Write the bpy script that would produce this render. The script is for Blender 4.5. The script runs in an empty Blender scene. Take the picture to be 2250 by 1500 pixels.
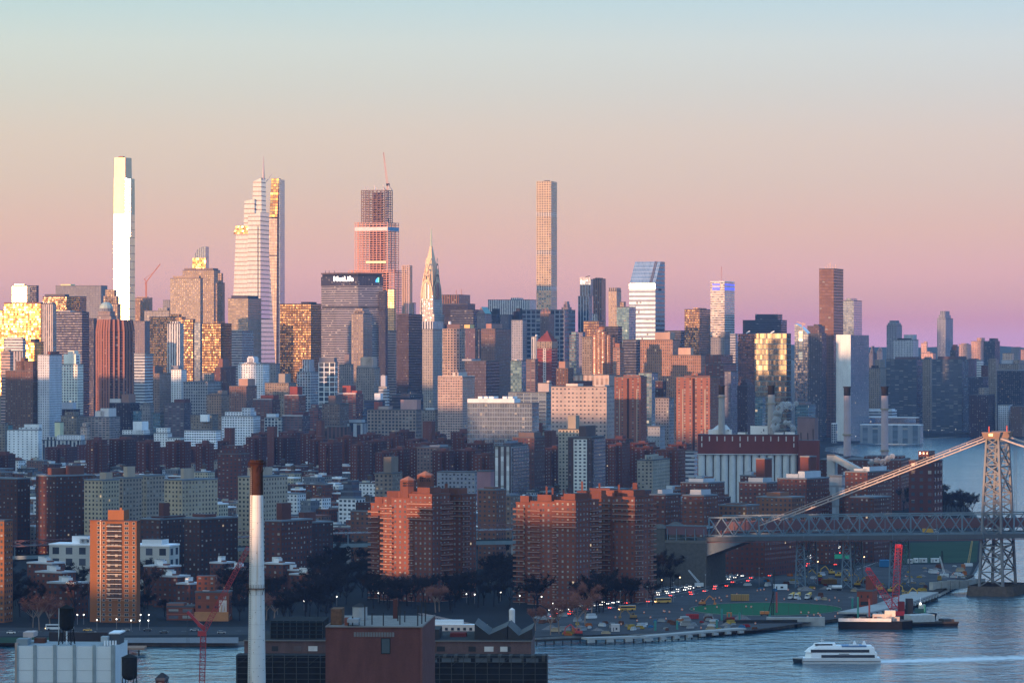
import bpy, math, random
from mathutils import Vector, Matrix
R = math.radians
sc = bpy.context.scene
col = sc.collection
# ---------------------------------------------------------------- camera, sky, sun, exposure
F, HZ, CX, CH = 8836.0, 760.0, 1125.0, 144.0      # focal length in photo pixels, horizon row, centre column, camera height
cam = bpy.data.objects.new('camera', bpy.data.cameras.new('camera'))
col.objects.link(cam)
cam.location = (0, 0, CH)
cam.rotation_euler = (R(90), 0, 0)
cam.data.sensor_width = 36.0
cam.data.lens = 36.0 * F / 2250.0
cam.data.shift_y = (HZ - 750.0) / 2250.0
cam.data.clip_start = 5.0
cam.data.clip_end = 90000.0
sc.camera = cam
SUN_AZ, SUN_EL = R(45), R(1.4)
SDIR = Vector((-math.sin(SUN_AZ) * math.cos(SUN_EL), -math.cos(SUN_AZ) * math.cos(SUN_EL), math.sin(SUN_EL)))
sc.view_settings.view_transform = 'Standard'
sc.view_settings.look = 'None'
sc.view_settings.exposure = 0.5
sc.view_settings.gamma = 1.0
sc.cycles.max_bounces = 5
sc.cycles.diffuse_bounces = 2
sc.cycles.glossy_bounces = 3
sc.cycles.transmission_bounces = 2
sc.cycles.volume_bounces = 0
sc.cycles.transparent_max_bounces = 6
sc.cycles.caustics_reflective = False
sc.cycles.caustics_refractive = False
sc.cycles.sample_clamp_indirect = 4.0
sc.cycles.volume_step_rate = 4.0
sc.cycles.volume_max_steps = 128

def lin(c):
    return tuple(((v / 255.0) / 12.92 if v / 255.0 <= 0.04045 else ((v / 255.0 + 0.055) / 1.055) ** 2.4) for v in c)

def N(nt, t, **kw):
    n = nt.nodes.new(t)
    for k, v in kw.items():
        setattr(n, k, v)
    return n

def MATH(nt, op, a, b=None, c=None, clamp=False):
    n = nt.nodes.new('ShaderNodeMath')
    n.operation = op
    n.use_clamp = clamp
    for i, v in enumerate((a, b, c)):
        if v is None:
            continue
        if isinstance(v, (int, float)):
            n.inputs[i].default_value = v
        else:
            nt.links.new(v, n.inputs[i])
    return n.outputs[0]

def MIXC(nt, fac, a, b, blend='MIX'):
    n = nt.nodes.new('ShaderNodeMix')
    n.data_type = 'RGBA'
    n.blend_type = blend
    for i, v in ((0, fac), (6, a), (7, b)):
        if isinstance(v, (int, float)):
            n.inputs[i].default_value = v
        elif isinstance(v, (tuple, list)):
            n.inputs[i].default_value = (v[0], v[1], v[2], 1.0)
        else:
            nt.links.new(v, n.inputs[i])
    return n.outputs[2]

world = bpy.data.worlds.new('World')
sc.world = world
world.use_nodes = True
wt = world.node_tree
wt.nodes.clear()
wo = N(wt, 'ShaderNodeOutputWorld')
bg = N(wt, 'ShaderNodeBackground')
wt.links.new(bg.outputs[0], wo.inputs[0])
tc = N(wt, 'ShaderNodeTexCoord')
sx = N(wt, 'ShaderNodeSeparateXYZ')
wt.links.new(tc.outputs['Generated'], sx.inputs[0])
ramp = N(wt, 'ShaderNodeValToRGB')
wt.links.new(MATH(wt, 'SQRT', MATH(wt, 'MAXIMUM', sx.outputs[2], 0.0)), ramp.inputs[0])
# twilight sky opposite the sunset: violet belt at the horizon, rose, cream, pale blue-green, then blue overhead
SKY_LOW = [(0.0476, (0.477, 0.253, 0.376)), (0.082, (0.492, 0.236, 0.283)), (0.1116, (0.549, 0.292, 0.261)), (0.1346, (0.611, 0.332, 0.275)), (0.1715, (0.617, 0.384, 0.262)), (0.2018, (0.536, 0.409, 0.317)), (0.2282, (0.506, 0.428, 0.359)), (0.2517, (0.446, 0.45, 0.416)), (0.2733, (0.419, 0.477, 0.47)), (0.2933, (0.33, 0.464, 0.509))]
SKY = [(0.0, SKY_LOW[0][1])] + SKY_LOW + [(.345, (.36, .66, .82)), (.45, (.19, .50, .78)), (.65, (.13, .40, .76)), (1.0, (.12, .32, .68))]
el = ramp.color_ramp.elements
while len(el) < len(SKY):
    el.new(0.5)
for e, (p, c) in zip(el, SKY):
    e.position = p
    e.color = (c[0], c[1], c[2], 1)
# warm sunset glow round the sun, behind the camera
dp = N(wt, 'ShaderNodeVectorMath', operation='DOT_PRODUCT')
wt.links.new(tc.outputs['Generated'], dp.inputs[0])
dp.inputs[1].default_value = SDIR
d0 = MATH(wt, 'MAXIMUM', dp.outputs['Value'], 0.0)
low = MATH(wt, 'POWER', MATH(wt, 'SUBTRACT', 1.0, MATH(wt, 'MAXIMUM', sx.outputs[2], 0.0), clamp=True), 22.0)
glow = MATH(wt, 'MULTIPLY', MATH(wt, 'POWER', d0, 6.0), low)
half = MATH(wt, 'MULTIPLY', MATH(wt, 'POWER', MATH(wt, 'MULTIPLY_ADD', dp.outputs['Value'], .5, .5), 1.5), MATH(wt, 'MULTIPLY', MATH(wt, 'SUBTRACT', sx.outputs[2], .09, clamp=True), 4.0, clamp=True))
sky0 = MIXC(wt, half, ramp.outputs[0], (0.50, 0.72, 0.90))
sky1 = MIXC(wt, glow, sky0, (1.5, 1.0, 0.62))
ns = N(wt, 'ShaderNodeTexSky')
ns.sky_type = 'NISHITA'
ns.sun_disc = False
ns.sun_elevation = SUN_EL
ns.sun_rotation = math.atan2(SDIR.x, SDIR.y)
nsc = MIXC(wt, 1.0, ns.outputs[0], (0.05, 0.05, 0.05), 'MULTIPLY')
sky2 = MIXC(wt, 1.0, sky1, nsc, 'ADD')
side = MIXC(wt, MATH(wt, 'MULTIPLY_ADD', sx.outputs[0], 3.5, .5, clamp=True), (1.03, 1.015, .94), (.98, .97, 1.04))
sky2 = MIXC(wt, 1.0, sky2, side, 'MULTIPLY')
sky3 = MIXC(wt, MATH(wt, 'GREATER_THAN', sx.outputs[2], -0.002), (0.05, 0.07, 0.12), sky2)
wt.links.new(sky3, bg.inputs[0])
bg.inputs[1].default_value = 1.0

sun = bpy.data.objects.new('sun', bpy.data.lights.new('sun', 'SUN'))
col.objects.link(sun)
sun.data.energy = 5.0
sun.data.angle = R(0.55)
sun.data.color = (1.0, 0.52, 0.27)
sun.rotation_euler = (-SDIR).to_track_quat('-Z', 'Y').to_euler()

# ---------------------------------------------------------------- helpers: pixels of the photo to places in the world
def PX(px, Y): return (px - CX) * Y / F
def PZ(py, Y): return CH - (py - HZ) * Y / F
def GY(py, z=0.0): return (CH - z) * F / (py - HZ)
def P(px, py, Y): return Vector((PX(px, Y), Y, PZ(py, Y)))
def G(px, py, z=2.0):
    Y = GY(py, z)
    return Vector((PX(px, Y), Y, z))

# ---------------------------------------------------------------- materials
def facade_group():
    g = bpy.data.node_groups.new('facade', 'ShaderNodeTree')
    I = g.interface
    def inp(name, typ, dv):
        s = I.new_socket(name, in_out='INPUT', socket_type=typ)
        s.default_value = dv
    inp('Wall', 'NodeSocketColor', (.4, .4, .4, 1)); inp('Glass', 'NodeSocketColor', (.05, .06, .08, 1))
    for n_, d_ in (('PU', 3.), ('PV', 3.), ('FU', .5), ('FV', .5), ('Metal', 0.), ('Rough', .12), ('Lit', .01), ('Blind', .2), ('Tilt', .02), ('Slab', 0.)):
        inp(n_, 'NodeSocketFloat', d_)
    I.new_socket('BSDF', in_out='OUTPUT', socket_type='NodeSocketShader')
    gi = N(g, 'NodeGroupInput'); go = N(g, 'NodeGroupOutput')
    i = gi.outputs
    uv = N(g, 'ShaderNodeUVMap'); sep = N(g, 'ShaderNodeSeparateXYZ'); g.links.new(uv.outputs[0], sep.inputs[0])
    u = MATH(g, 'DIVIDE', sep.outputs[0], i['PU']); v = MATH(g, 'DIVIDE', sep.outputs[1], i['PV'])
    fu = MATH(g, 'FRACT', u); fv = MATH(g, 'FRACT', v)
    mu = MATH(g, 'LESS_THAN', MATH(g, 'ABSOLUTE', MATH(g, 'SUBTRACT', fu, .5)), MATH(g, 'MULTIPLY', i['FU'], .5))
    mv = MATH(g, 'LESS_THAN', MATH(g, 'ABSOLUTE', MATH(g, 'SUBTRACT', fv, .5)), MATH(g, 'MULTIPLY', i['FV'], .5))
    geo = N(g, 'ShaderNodeNewGeometry')
    sn = N(g, 'ShaderNodeSeparateXYZ'); g.links.new(geo.outputs['True Normal'], sn.inputs[0])
    vert = MATH(g, 'LESS_THAN', MATH(g, 'ABSOLUTE', sn.outputs[2]), .8)
    mask = MATH(g, 'MULTIPLY', MATH(g, 'MULTIPLY', mu, mv), vert)
    oi = N(g, 'ShaderNodeObjectInfo')
    cv = N(g, 'ShaderNodeCombineXYZ')
    g.links.new(MATH(g, 'FLOOR', u), cv.inputs[0]); g.links.new(MATH(g, 'FLOOR', v), cv.inputs[1])
    g.links.new(MATH(g, 'MULTIPLY', oi.outputs['Random'], 100.), cv.inputs[2])
    wn = N(g, 'ShaderNodeTexWhiteNoise'); wn.noise_dimensions = '3D'; g.links.new(cv.outputs[0], wn.inputs['Vector'])
    wsep = N(g, 'ShaderNodeSeparateColor'); g.links.new(wn.outputs['Color'], wsep.inputs[0])
    lit = MATH(g, 'MULTIPLY', MATH(g, 'LESS_THAN', wsep.outputs[0], MATH(g, 'MULTIPLY', i['Lit'], .22)), mask)
    blind = MATH(g, 'LESS_THAN', wsep.outputs[1], i['Blind'])
    # half drawn blinds sit in the upper part of the opening
    bl = MATH(g, 'MULTIPLY', blind, MATH(g, 'GREATER_THAN', fv, MATH(g, 'MULTIPLY_ADD', wsep.outputs[2], .6, .2)))
    # wall: weathering at two scales plus a faint storey line
    tco = N(g, 'ShaderNodeTexCoord')
    n1 = N(g, 'ShaderNodeTexNoise'); n1.inputs['Scale'].default_value = .09; n1.inputs['Detail'].default_value = 6.
    mp = N(g, 'ShaderNodeMapping'); mp.inputs['Scale'].default_value = (1, 1, .35)
    g.links.new(tco.outputs['Object'], mp.inputs[0]); g.links.new(mp.outputs[0], n1.inputs['Vector'])
    w1 = MATH(g, 'MULTIPLY_ADD', n1.outputs[0], .7, .65)
    w2 = MATH(g, 'MULTIPLY_ADD', oi.outputs['Random'], .24, .88)
    sl = MATH(g, 'MULTIPLY_ADD', MATH(g, 'GREATER_THAN', fv, .90), i['Slab'], 1.0)
    wallv = MATH(g, 'MULTIPLY', MATH(g, 'MULTIPLY', w1, w2), sl)
    wcomb = N(g, 'ShaderNodeCombineXYZ')
    for k in range(3): g.links.new(wallv, wcomb.inputs[k])
    wall = MIXC(g, 1.0, i['Wall'], wcomb.outputs[0], 'MULTIPLY')
    gamp = MATH(g, 'MULTIPLY_ADD', i['Metal'], -.62, .7)
    gvar = MATH(g, 'MULTIPLY_ADD', MATH(g, 'SUBTRACT', wsep.outputs[2], .5), gamp, 1.0)
    gcomb = N(g, 'ShaderNodeCombineXYZ')
    for k in range(3): g.links.new(gvar, gcomb.inputs[k])
    gl = MIXC(g, 1.0, i['Glass'], gcomb.outputs[0], 'MULTIPLY')
    gl2 = MIXC(g, bl, gl, (.30, .29, .27))
    base = MIXC(g, mask, wall, gl2)
    pb = N(g, 'ShaderNodeBsdfPrincipled')
    g.links.new(base, pb.inputs['Base Color'])
    gm = MATH(g, 'MULTIPLY', mask, MATH(g, 'SUBTRACT', 1.0, bl))
    g.links.new(MATH(g, 'MULTIPLY', gm, i['Metal']), pb.inputs['Metallic'])
    g.links.new(MATH(g, 'ADD', MATH(g, 'MULTIPLY', gm, i['Rough']), MATH(g, 'MULTIPLY', MATH(g, 'SUBTRACT', 1., gm), .8)), pb.inputs['Roughness'])
    g.links.new(MATH(g, 'MULTIPLY_ADD', gm, .45, .05), pb.inputs['Specular IOR Level'])
    # panes are never quite coplanar
    vs = N(g, 'ShaderNodeVectorMath', operation='SUBTRACT'); g.links.new(wn.outputs['Color'], vs.inputs[0]); vs.inputs[1].default_value = (.5, .5, .5)
    vm = N(g, 'ShaderNodeVectorMath', operation='SCALE'); g.links.new(vs.outputs[0], vm.inputs[0]); g.links.new(MATH(g, 'MULTIPLY', gm, i['Tilt']), vm.inputs['Scale'])
    va = N(g, 'ShaderNodeVectorMath', operation='ADD'); g.links.new(geo.outputs['Normal'], va.inputs[0]); g.links.new(vm.outputs[0], va.inputs[1])
    vn = N(g, 'ShaderNodeVectorMath', operation='NORMALIZE'); g.links.new(va.outputs[0], vn.inputs[0])
    g.links.new(vn.outputs[0], pb.inputs['Normal'])
    pb.inputs['Emission Color'].default_value = (1.0, .72, .42, 1)
    g.links.new(MATH(g, 'MULTIPLY', lit, MATH(g, 'MULTIPLY_ADD', wsep.outputs[2], .5, .1)), pb.inputs['Emission Strength'])
    g.links.new(pb.outputs[0], go.inputs[0])
    return g
FG = facade_group()

# style: wall, glass, pitch across, storey, window share across, window share up, metal, rough, lit, blind, tilt, storey line
STY = {
 'brick':   ((.15, .058, .044), (.05, .06, .08), 3.4, 2.9, .40, .46, 0, .12, .015, .35, .03, .10),
 'brickd':  ((.085, .045, .045), (.05, .06, .08), 3.4, 2.9, .38, .46, 0, .12, .03, .30, .03, .10),
 'bricks':  ((.15, .065, .050), (.16, .19, .23), 4.4, 3.0, .24, .40, .2, .15, .03, .45, .03, .08),
 'briko':   ((.30, .125, .065), (.04, .05, .07), 3.0, 2.9, .42, .48, 0, .12, .01, .40, .03, .15),
 'brickb':  ((.21, .12, .085), (.05, .06, .08), 3.2, 3.0, .42, .50, 0, .12, .02, .30, .03, .10),
 'beige':   ((.50, .42, .32), (.035, .04, .05), 3.0, 2.9, .46, .50, 0, .12, .012, .25, .03, .06),
 'beigeb':  ((.34, .27, .215), (.05, .05, .06), 3.2, 3.2, .46, .52, 0, .12, .02, .35, .04, .10),
 'stone':   ((.42, .34, .27), (.40, .36, .30), 3.6, 3.9, .44, .56, .8, .14, .01, .10, .05, .10),
 'stoneg':  ((.30, .28, .28), (.10, .11, .13), 3.4, 3.7, .42, .55, .1, .14, .01, .20, .04, .08),
 'white':   ((.62, .61, .60), (.05, .06, .08), 3.2, 3.0, .44, .46, 0, .12, .02, .20, .03, .05),
 'whitep':  ((.66, .66, .66), (.10, .12, .15), 3.0, 3.0, .10, .20, 0, .2, .0, .2, .02, .0),
 'whgrid':  ((.66, .66, .66), (.07, .09, .12), 4.0, 3.6, .74, .76, .35, .1, .02, .15, .03, .0),
 'whbalc':  ((.64, .64, .66), (.10, .12, .16), 3.4, 3.0, .62, .48, .1, .15, .02, .25, .03, .0),
 'bluegl':  ((.22, .28, .34), (.42, .50, .58), 3.0, 3.9, .90, .80, .85, .10, .004, .04, .015, .0),
 'tealgl':  ((.16, .26, .30), (.22, .36, .42), 3.0, 3.8, .90, .78, .75, .12, .03, .10, .03, .0),
 'palegl':  ((.46, .30, .24), (.66, .78, .92), 3.0, 8.0, 1.1, .80, .95, .10, .0, .0, .0, .0),
 'dark':    ((.035, .033, .042), (.10, .10, .13), 2.0, 3.8, .70, .56, .5, .16, .004, .04, .05, .0),
 'darkh':   ((.045, .045, .06), (.12, .13, .17), 3.0, 3.9, 1.1, .50, .5, .16, .01, .05, .03, .0),
 'darkv':   ((.10, .095, .12), (.05, .055, .075), 2.6, 3.9, .60, 1.1, .5, .16, .0, .05, .03, .0),
 'bronze':  ((.12, .060, .035), (.48, .33, .18), 2.6, 3.8, .72, .62, .85, .17, .0, .02, .08, .0),
 'goldgl':  ((.40, .24, .12), (1., .50, .15), 3.2, 3.9, .86, .72, .95, .28, .0, .0, .24, .0),  # sunset gold of the reflections is put into the glass tint
 'glare':   ((.42, .27, .15), (1., .80, .50), 9.0, 17.0, .95, .93, .96, .30, .0, .0, .02, .0),  # glass tint carries the warm colour of the sun's glint
 'hstripew':((.62, .60, .58), (.06, .07, .10), 3.0, 3.9, 1.1, .48, .3, .15, .01, .1, .03, .0),
 'hstripeb':((.26, .16, .13), (.05, .05, .07), 3.0, 3.8, 1.1, .46, .3, .15, .02, .1, .03, .0),
 'hbalc':   ((.20, .12, .10), (.07, .08, .10), 5.0, 2.9, .70, .50, 0, .2, .02, .3, .03, .9),
 'vstripew':((.62, .60, .58), (.06, .07, .10), 3.6, 3.9, .52, 1.1, .3, .15, .0, .1, .03, .0),
 'vstripeb':((.36, .20, .13), (.05, .05, .06), 4.2, 3.9, .55, 1.1, .3, .15, .0, .1, .03, .0),
 'vstone':  ((.40, .36, .33), (.06, .07, .09), 2.8, 3.8, .42, .72, .2, .15, .01, .15, .04, .0),
 'gridg':   ((.40, .38, .38), (.055, .065, .09), 3.4, 3.9, .58, .58, .4, .14, .01, .10, .03, .0),
 'gridbig': ((.30, .31, .35), (.035, .05, .085), 8.4, 7.6, .78, .74, .4, .14, .0, .05, .03, .0),
 'whfin':   ((.60, .57, .54), (.20, .20, .22), 2.4, 3.6, .40, .70, .3, .15, .0, .2, .03, .0),
 'sq432':   ((.58, .44, .31), (.34, .29, .24), 4.75, 4.75, .60, .60, .75, .09, .0, .04, .05, .0),
 'kips':    ((.42, .24, .17), (.10, .09, .10), 2.6, 3.6, .44, .66, .2, .14, .03, .2, .04, .0),
 'resdark': ((.06, .055, .065), (.10, .13, .18), 3.2, 3.0, .56, .52, .4, .14, .06, .25, .04, .0),
 'reslit':  ((.10, .11, .14), (.12, .17, .22), 7.0, 3.3, .88, .46, .5, .14, .012, .40, .03, .0),
 'roofg':   ((.14, .14, .15), (.1, .1, .1), 900., 900., 0, 0, 0, .9, 0, 0, 0, 0),
 'roofw':   ((.62, .63, .65), (.1, .1, .1), 900., 900., 0, 0, 0, .9, 0, 0, 0, 0),
 'roofb':   ((.22, .25, .28), (.1, .1, .1), 900., 900., 0, 0, 0, .9, 0, 0, 0, 0),
 'roofd':   ((.05, .05, .055), (.1, .1, .1), 900., 900., 0, 0, 0, .9, 0, 0, 0, 0),
 'plain':   ((.4, .4, .4), (.1, .1, .1), 900., 900., 0, 0, 0, .9, 0, 0, 0, 0),
}
MATS, MPITCH = {}, {}
def M(st, wall=None):
    """facade material by style name, optionally with another wall colour or ('style', wall, {field: value})"""
    over = None
    if isinstance(st, tuple):
        st, wall, over = (st + (None, None))[:3]
    key = (st, wall, tuple(sorted(over.items())) if over else None)
    if key in MATS:
        return MATS[key]
    p = STY[st]
    m = bpy.data.materials.new(st)
    m.use_nodes = True
    nt = m.node_tree
    nt.nodes.clear()
    o = N(nt, 'ShaderNodeOutputMaterial'); g = N(nt, 'ShaderNodeGroup'); g.node_tree = FG
    vals = dict(zip(('Wall', 'Glass', 'PU', 'PV', 'FU', 'FV', 'Metal', 'Rough', 'Lit', 'Blind', 'Tilt', 'Slab'), p))
    if wall: vals['Wall'] = wall
    if over: vals.update(over)
    w_ = vals['Wall']; lum = .3 * w_[0] + .6 * w_[1] + .1 * w_[2]
    f_ = max(.74, (lum / .5) ** .40) if lum < .5 else min(1.0 + (lum - .5) * 2.2, 1.28)
    mx = max(w_)
    vals['Wall'] = tuple(min(.84, (v * f_) * (1. if mx > .5 else (v / mx) ** .08)) for v in w_)      # measured tones
    for k, v in vals.items():
        g.inputs[k].default_value = (v[0], v[1], v[2], 1) if isinstance(v, tuple) else float(v)
    nt.links.new(g.outputs[0], o.inputs[0])
    MATS[key] = m
    MPITCH[m.name] = (vals['PU'], vals['PV'])
    return m

def simple(name, c, rough=.7, metal=0., emit=0., noise=.3, scale=.4, spec=None):
    key = ('s', name)
    if key in MATS:
        return MATS[key]
    m = bpy.data.materials.new(name)
    m.use_nodes = True
    nt = m.node_tree
    pb = nt.nodes['Principled BSDF']
    if noise > 0:
        t = N(nt, 'ShaderNodeTexCoord'); n = N(nt, 'ShaderNodeTexNoise')
        n.inputs['Scale'].default_value = scale; n.inputs['Detail'].default_value = 6
        nt.links.new(t.outputs['Object'], n.inputs['Vector'])
        f = MATH(nt, 'MULTIPLY_ADD', n.outputs[0], noise * 2, 1 - noise)
        cc = N(nt, 'ShaderNodeCombineXYZ')
        for k in range(3): nt.links.new(f, cc.inputs[k])
        nt.links.new(MIXC(nt, 1.0, c, cc.outputs[0], 'MULTIPLY'), pb.inputs['Base Color'])
    else:
        pb.inputs['Base Color'].default_value = (c[0], c[1], c[2], 1)
    pb.inputs['Roughness'].default_value = rough
    if rough > .75: pb.inputs['Specular IOR Level'].default_value = .05
    pb.inputs['Metallic'].default_value = metal
    if emit:
        pb.inputs['Emission Color'].default_value = (c[0], c[1], c[2], 1)
        pb.inputs['Emission Strength'].default_value = emit
    MATS[key] = m
    MPITCH[m.name] = (900., 900.)
    return m

# ---------------------------------------------------------------- mesh builder
class MB:
    def __init__(s):
        s.v, s.f, s.mi, s.uv, s.mats, s.sm = [], [], [], [], [], []
    def m(s, mat):
        if mat not in s.mats: s.mats.append(mat)
        return s.mats.index(mat)
    def face(s, pts, mat, uvs=None, smooth=False):
        b = len(s.v)
        s.v += [tuple(p) for p in pts]
        s.f.append(list(range(b, b + len(pts))))
        s.mi.append(s.m(mat)); s.sm.append(smooth)
        if uvs is None:
            uvs = [(p[0], p[1]) for p in pts]
        s.uv += list(uvs)
    def prism(s, bot, z0, top, z1, mat, cap=None, bottom=False, smooth=False, snap=True, zt=None):
        """walls between two outlines (counter-clockwise seen from above); zt: per-vertex top heights"""
        n = len(bot)
        pu, pv = MPITCH.get(mat.name, (900., 900.))
        u = 0.0
        H = z1 - z0
        vs = (max(1, round(H / pv)) * pv / H) if (snap and pv < 100 and H > pv) else 1.0
        T = [z1] * n if zt is None else zt
        for k in range(n):
            a, b = bot[k], bot[(k + 1) % n]
            c, d = top[(k + 1) % n], top[k]
            L = math.hypot(b[0] - a[0], b[1] - a[1])
            if L < 1e-4 and math.hypot(c[0] - d[0], c[1] - d[1]) < 1e-4:
                continue
            U = max(1, round(L / pu)) * pu if (snap and pu < 100 and not smooth) else L
            s.face([(a[0], a[1], z0), (b[0], b[1], z0), (c[0], c[1], T[(k + 1) % n]), (d[0], d[1], T[k])], mat,
                   [(u, 0), (u + U, 0), (u + U, (T[(k + 1) % n] - z0) * vs), (u, (T[k] - z0) * vs)], smooth)
            u += U
            if not smooth: u = math.ceil(u / pu) * pu if pu < 100 else u
        if cap is not None:
            s.face([(top[k][0], top[k][1], T[k]) for k in range(n)], cap)
        if bottom:
            s.face([(bot[k][0], bot[k][1], z0) for k in range(n - 1, -1, -1)], cap or mat)
        return s
    def box(s, x0, x1, y0, y1, z0, z1, mat, cap=None, bottom=False):
        r = [(x0, y0), (x1, y0), (x1, y1), (x0, y1)]
        return s.prism(r, z0, r, z1, mat, cap or mat, bottom)
    def cyl(s, cx, cy, r0, r1, z0, z1, mat, n=16, cap=None, bottom=False, smooth=True):
        a = [(cx + r0 * math.cos(2 * math.pi * k / n), cy + r0 * math.sin(2 * math.pi * k / n)) for k in range(n)]
        b = [(cx + r1 * math.cos(2 * math.pi * k / n), cy + r1 * math.sin(2 * math.pi * k / n)) for k in range(n)]
        return s.prism(a, z0, b, z1, mat, (cap or mat) if r1 > 1e-3 else None, bottom, smooth)
    def bar(s, p, q, w, mat, h=None):
        p, q = Vector(p), Vector(q)
        d = (q - p)
        if d.length < 1e-6: return s
        d.normalize()
        up = Vector((0, 0, 1)) if abs(d.z) < .95 else Vector((1, 0, 0))
        a = d.cross(up).normalized() * (w / 2)
        b = a.cross(d).normalized() * ((h or w) / 2)
        c = [p + a + b, p - a + b, p - a - b, p + a - b]
        e = [q + a + b, q - a + b, q - a - b, q + a - b]
        for k in range(4):
            j = (k + 1) % 4
            s.face([c[k], c[j], e[j], e[k]], mat)
        s.face(c[::-1], mat); s.face(e, mat)
        return s
    def build(s, name, parent=None, loc=None, rot=None):
        me = bpy.data.meshes.new(name)
        me.from_pydata(s.v, [], s.f)
        for mt in s.mats: me.materials.append(mt)
        me.polygons.foreach_set('material_index', s.mi)
        me.polygons.foreach_set('use_smooth', s.sm)
        ul = me.uv_layers.new(name='UVMap')
        ul.data.foreach_set('uv', [c for t in s.uv for c in t])
        me.update()
        o = bpy.data.objects.new(name, me)
        col.objects.link(o)
        if parent is not None: o.parent = parent
        if loc is not None: o.location = loc
        if rot is not None: o.rotation_euler = rot
        return o

def tag(o, label=None, cat=None, grp=None, kind=None):
    if label: o['label'] = label
    if cat: o['category'] = cat
    if grp: o['group'] = grp
    if kind: o['kind'] = kind
    return o
def empty(name, loc, rz=0., label=None, cat=None, grp=None):
    o = bpy.data.objects.new(name, None)
    col.objects.link(o)
    o.location = loc; o.rotation_euler = (0, 0, rz)
    return tag(o, label, cat, grp)
KIDS = {}
def copy_tree(o, parent=None):
    c = o.copy(); col.objects.link(c)
    if parent is not None: c.parent = parent
    for ch in list(o.children): copy_tree(ch, c)
    return c
def rect(x0, x1, y0, y1): return [(x0, y0), (x1, y0), (x1, y1), (x0, y1)]
def ngon(cx, cy, r, n, ph=0., ry=None):
    return [(cx + r * math.cos(2 * math.pi * k / n + ph), cy + (ry or r) * math.sin(2 * math.pi * k / n + ph)) for k in range(n)]

# ---------------------------------------------------------------- a building from its place in the photo: corner column, depth and yaw
class Bl:
    pass
def solve(x0, xs, x1, Y, yaw):
    a = R(yaw)
    t0, t1 = (x0 - CX) / F, (x1 - CX) / F
    xc = PX(xs, Y)
    w = (xc - t0 * Y) / (math.cos(a) + t0 * math.sin(a))
    d = (t1 * Y - xc) / (math.sin(a) - t1 * math.cos(a)) if x1 > xs else 20.0
    return xc, w, d, a
def bld(label, x0, xs, x1, yt, Y, st, ex=(), name="office_tower", cat="skyscraper", yaw=None, z0=2.0, grp=None, roof='roofg', dmin=12., dmax=90., foot=None):
    """root mesh = the walls; local x runs along the front to the near corner (-w..0), local y along the depth (0..d)"""
    if yaw is None: yaw = 14.0 if xs < 1330 else 16.0
    xc, w, d, a = solve(x0, xs, x1, Y, yaw)
    d = min(max(d, dmin), dmax)
    b = Bl()
    b.w, b.d, b.Y, b.x0, b.xs, b.x1, b.a, b.z0 = w, d, Y, x0, xs, x1, a, z0
    b.h = PZ(yt, Y) - z0
    mt = M(st)
    fp = foot(w, d) if foot else rect(-w, 0, 0, d)
    mb = MB()
    mb.prism(fp, 0, fp, b.h, mt)
    b.root = tag(mb.build(name, None, (xc, Y, z0), (0, 0, -a)), label, cat, grp)
    rm = M(roof)
    cx_, cy_ = sum(p[0] for p in fp) / len(fp), sum(p[1] for p in fp) / len(fp)
    k = .25
    big = [(p[0] + math.copysign(k, p[0] - cx_), p[1] + math.copysign(k, p[1] - cy_)) for p in fp]
    MB().prism(big, b.h, big, b.h + .9, rm, rm, True).build('roof', b.root)
    b.top = b.h + .9
    b.X = lambda px: -w + w * (px - x0) / max(xs - x0, 1e-3)
    b.Z = lambda py: PZ(py, Y) - z0
    for e in ex:
        extra(b, e, mt)
    return b
def tank_mesh(r, h, leg):
    mb = MB()
    wd, dk = simple('tank_wood', (.10, .065, .05), .85), simple('tank_steel', (.03, .03, .035), .6)
    for k in range(4):
        c, s_ = math.cos(k * math.pi / 2 + .7) * r * .8, math.sin(k * math.pi / 2 + .7) * r * .8
        mb.bar((c, s_, 0), (c, s_, leg), .25, dk)
    mb.cyl(0, 0, r, r * .96, leg, leg + h, wd, 12, bottom=True)
    mb.cyl(0, 0, r * 1.06, .05, leg + h, leg + h + r * .6, dk, 12, bottom=True)
    return mb
def extra(b, e, mt):
    if isinstance(e[0], str):
        if e[0] == 'tank':
            o = tank_mesh(2.2, 4.2, 2.5).build('water_tank', b.root)
            o.location = (b.X(e[1]), b.d * .5, b.top if len(e) < 3 else b.Z(e[2]))
        elif e[0] == 'mast':
            MB().bar((b.X(e[1]), b.d * .5, b.top), (b.X(e[1]), b.d * .5, b.Z(e[2])), 1.3 if b.Y > 5000 else .5, simple('mast_steel', (.35, .2, .2), .6)).build('mast', b.root)
        elif e[0] == 'units':
            mb = None
            rr = random.Random(int(b.xs) * 7 + int(b.Y))
            for k in range(e[1]):
                x, y = -b.w * rr.uniform(.08, .92), b.d * rr.uniform(.1, .8)
                s_ = rr.uniform(.03, .09) * min(b.w, 60)
                h = rr.uniform(2.5, 6.5)
                MB().box(x - s_, x + s_, y, y + s_ * 1.6, b.top, b.top + h, M('plain', rr.choice([(.5, .5, .5), (.22, .2, .2), (.3, .15, .1), (.6, .6, .62)]))).build('rooftop_unit', b.root)
        return
    pa, pb_, py = e[:3]
    st = e[3] if len(e) > 3 and e[3] else None
    v0, v1 = (e[4], e[5]) if len(e) > 5 else (.15, .85)
    nm = e[6] if len(e) > 6 else 'bulkhead'
    base = b.Z(e[7]) if len(e) > 7 else b.top
    m_ = M(st) if st else mt
    if pb_ > b.xs + .3:
        xr = max(b.x1, pb_)
        XX = lambda px: -b.w + b.w * (px - b.x0) / (xr - b.x0)
    else: XX = b.X
    MB().box(XX(pa), XX(pb_), b.d * v0, b.d * v1, base, b.Z(py), m_, M('roofg')).build(nm, b.root)
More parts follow.
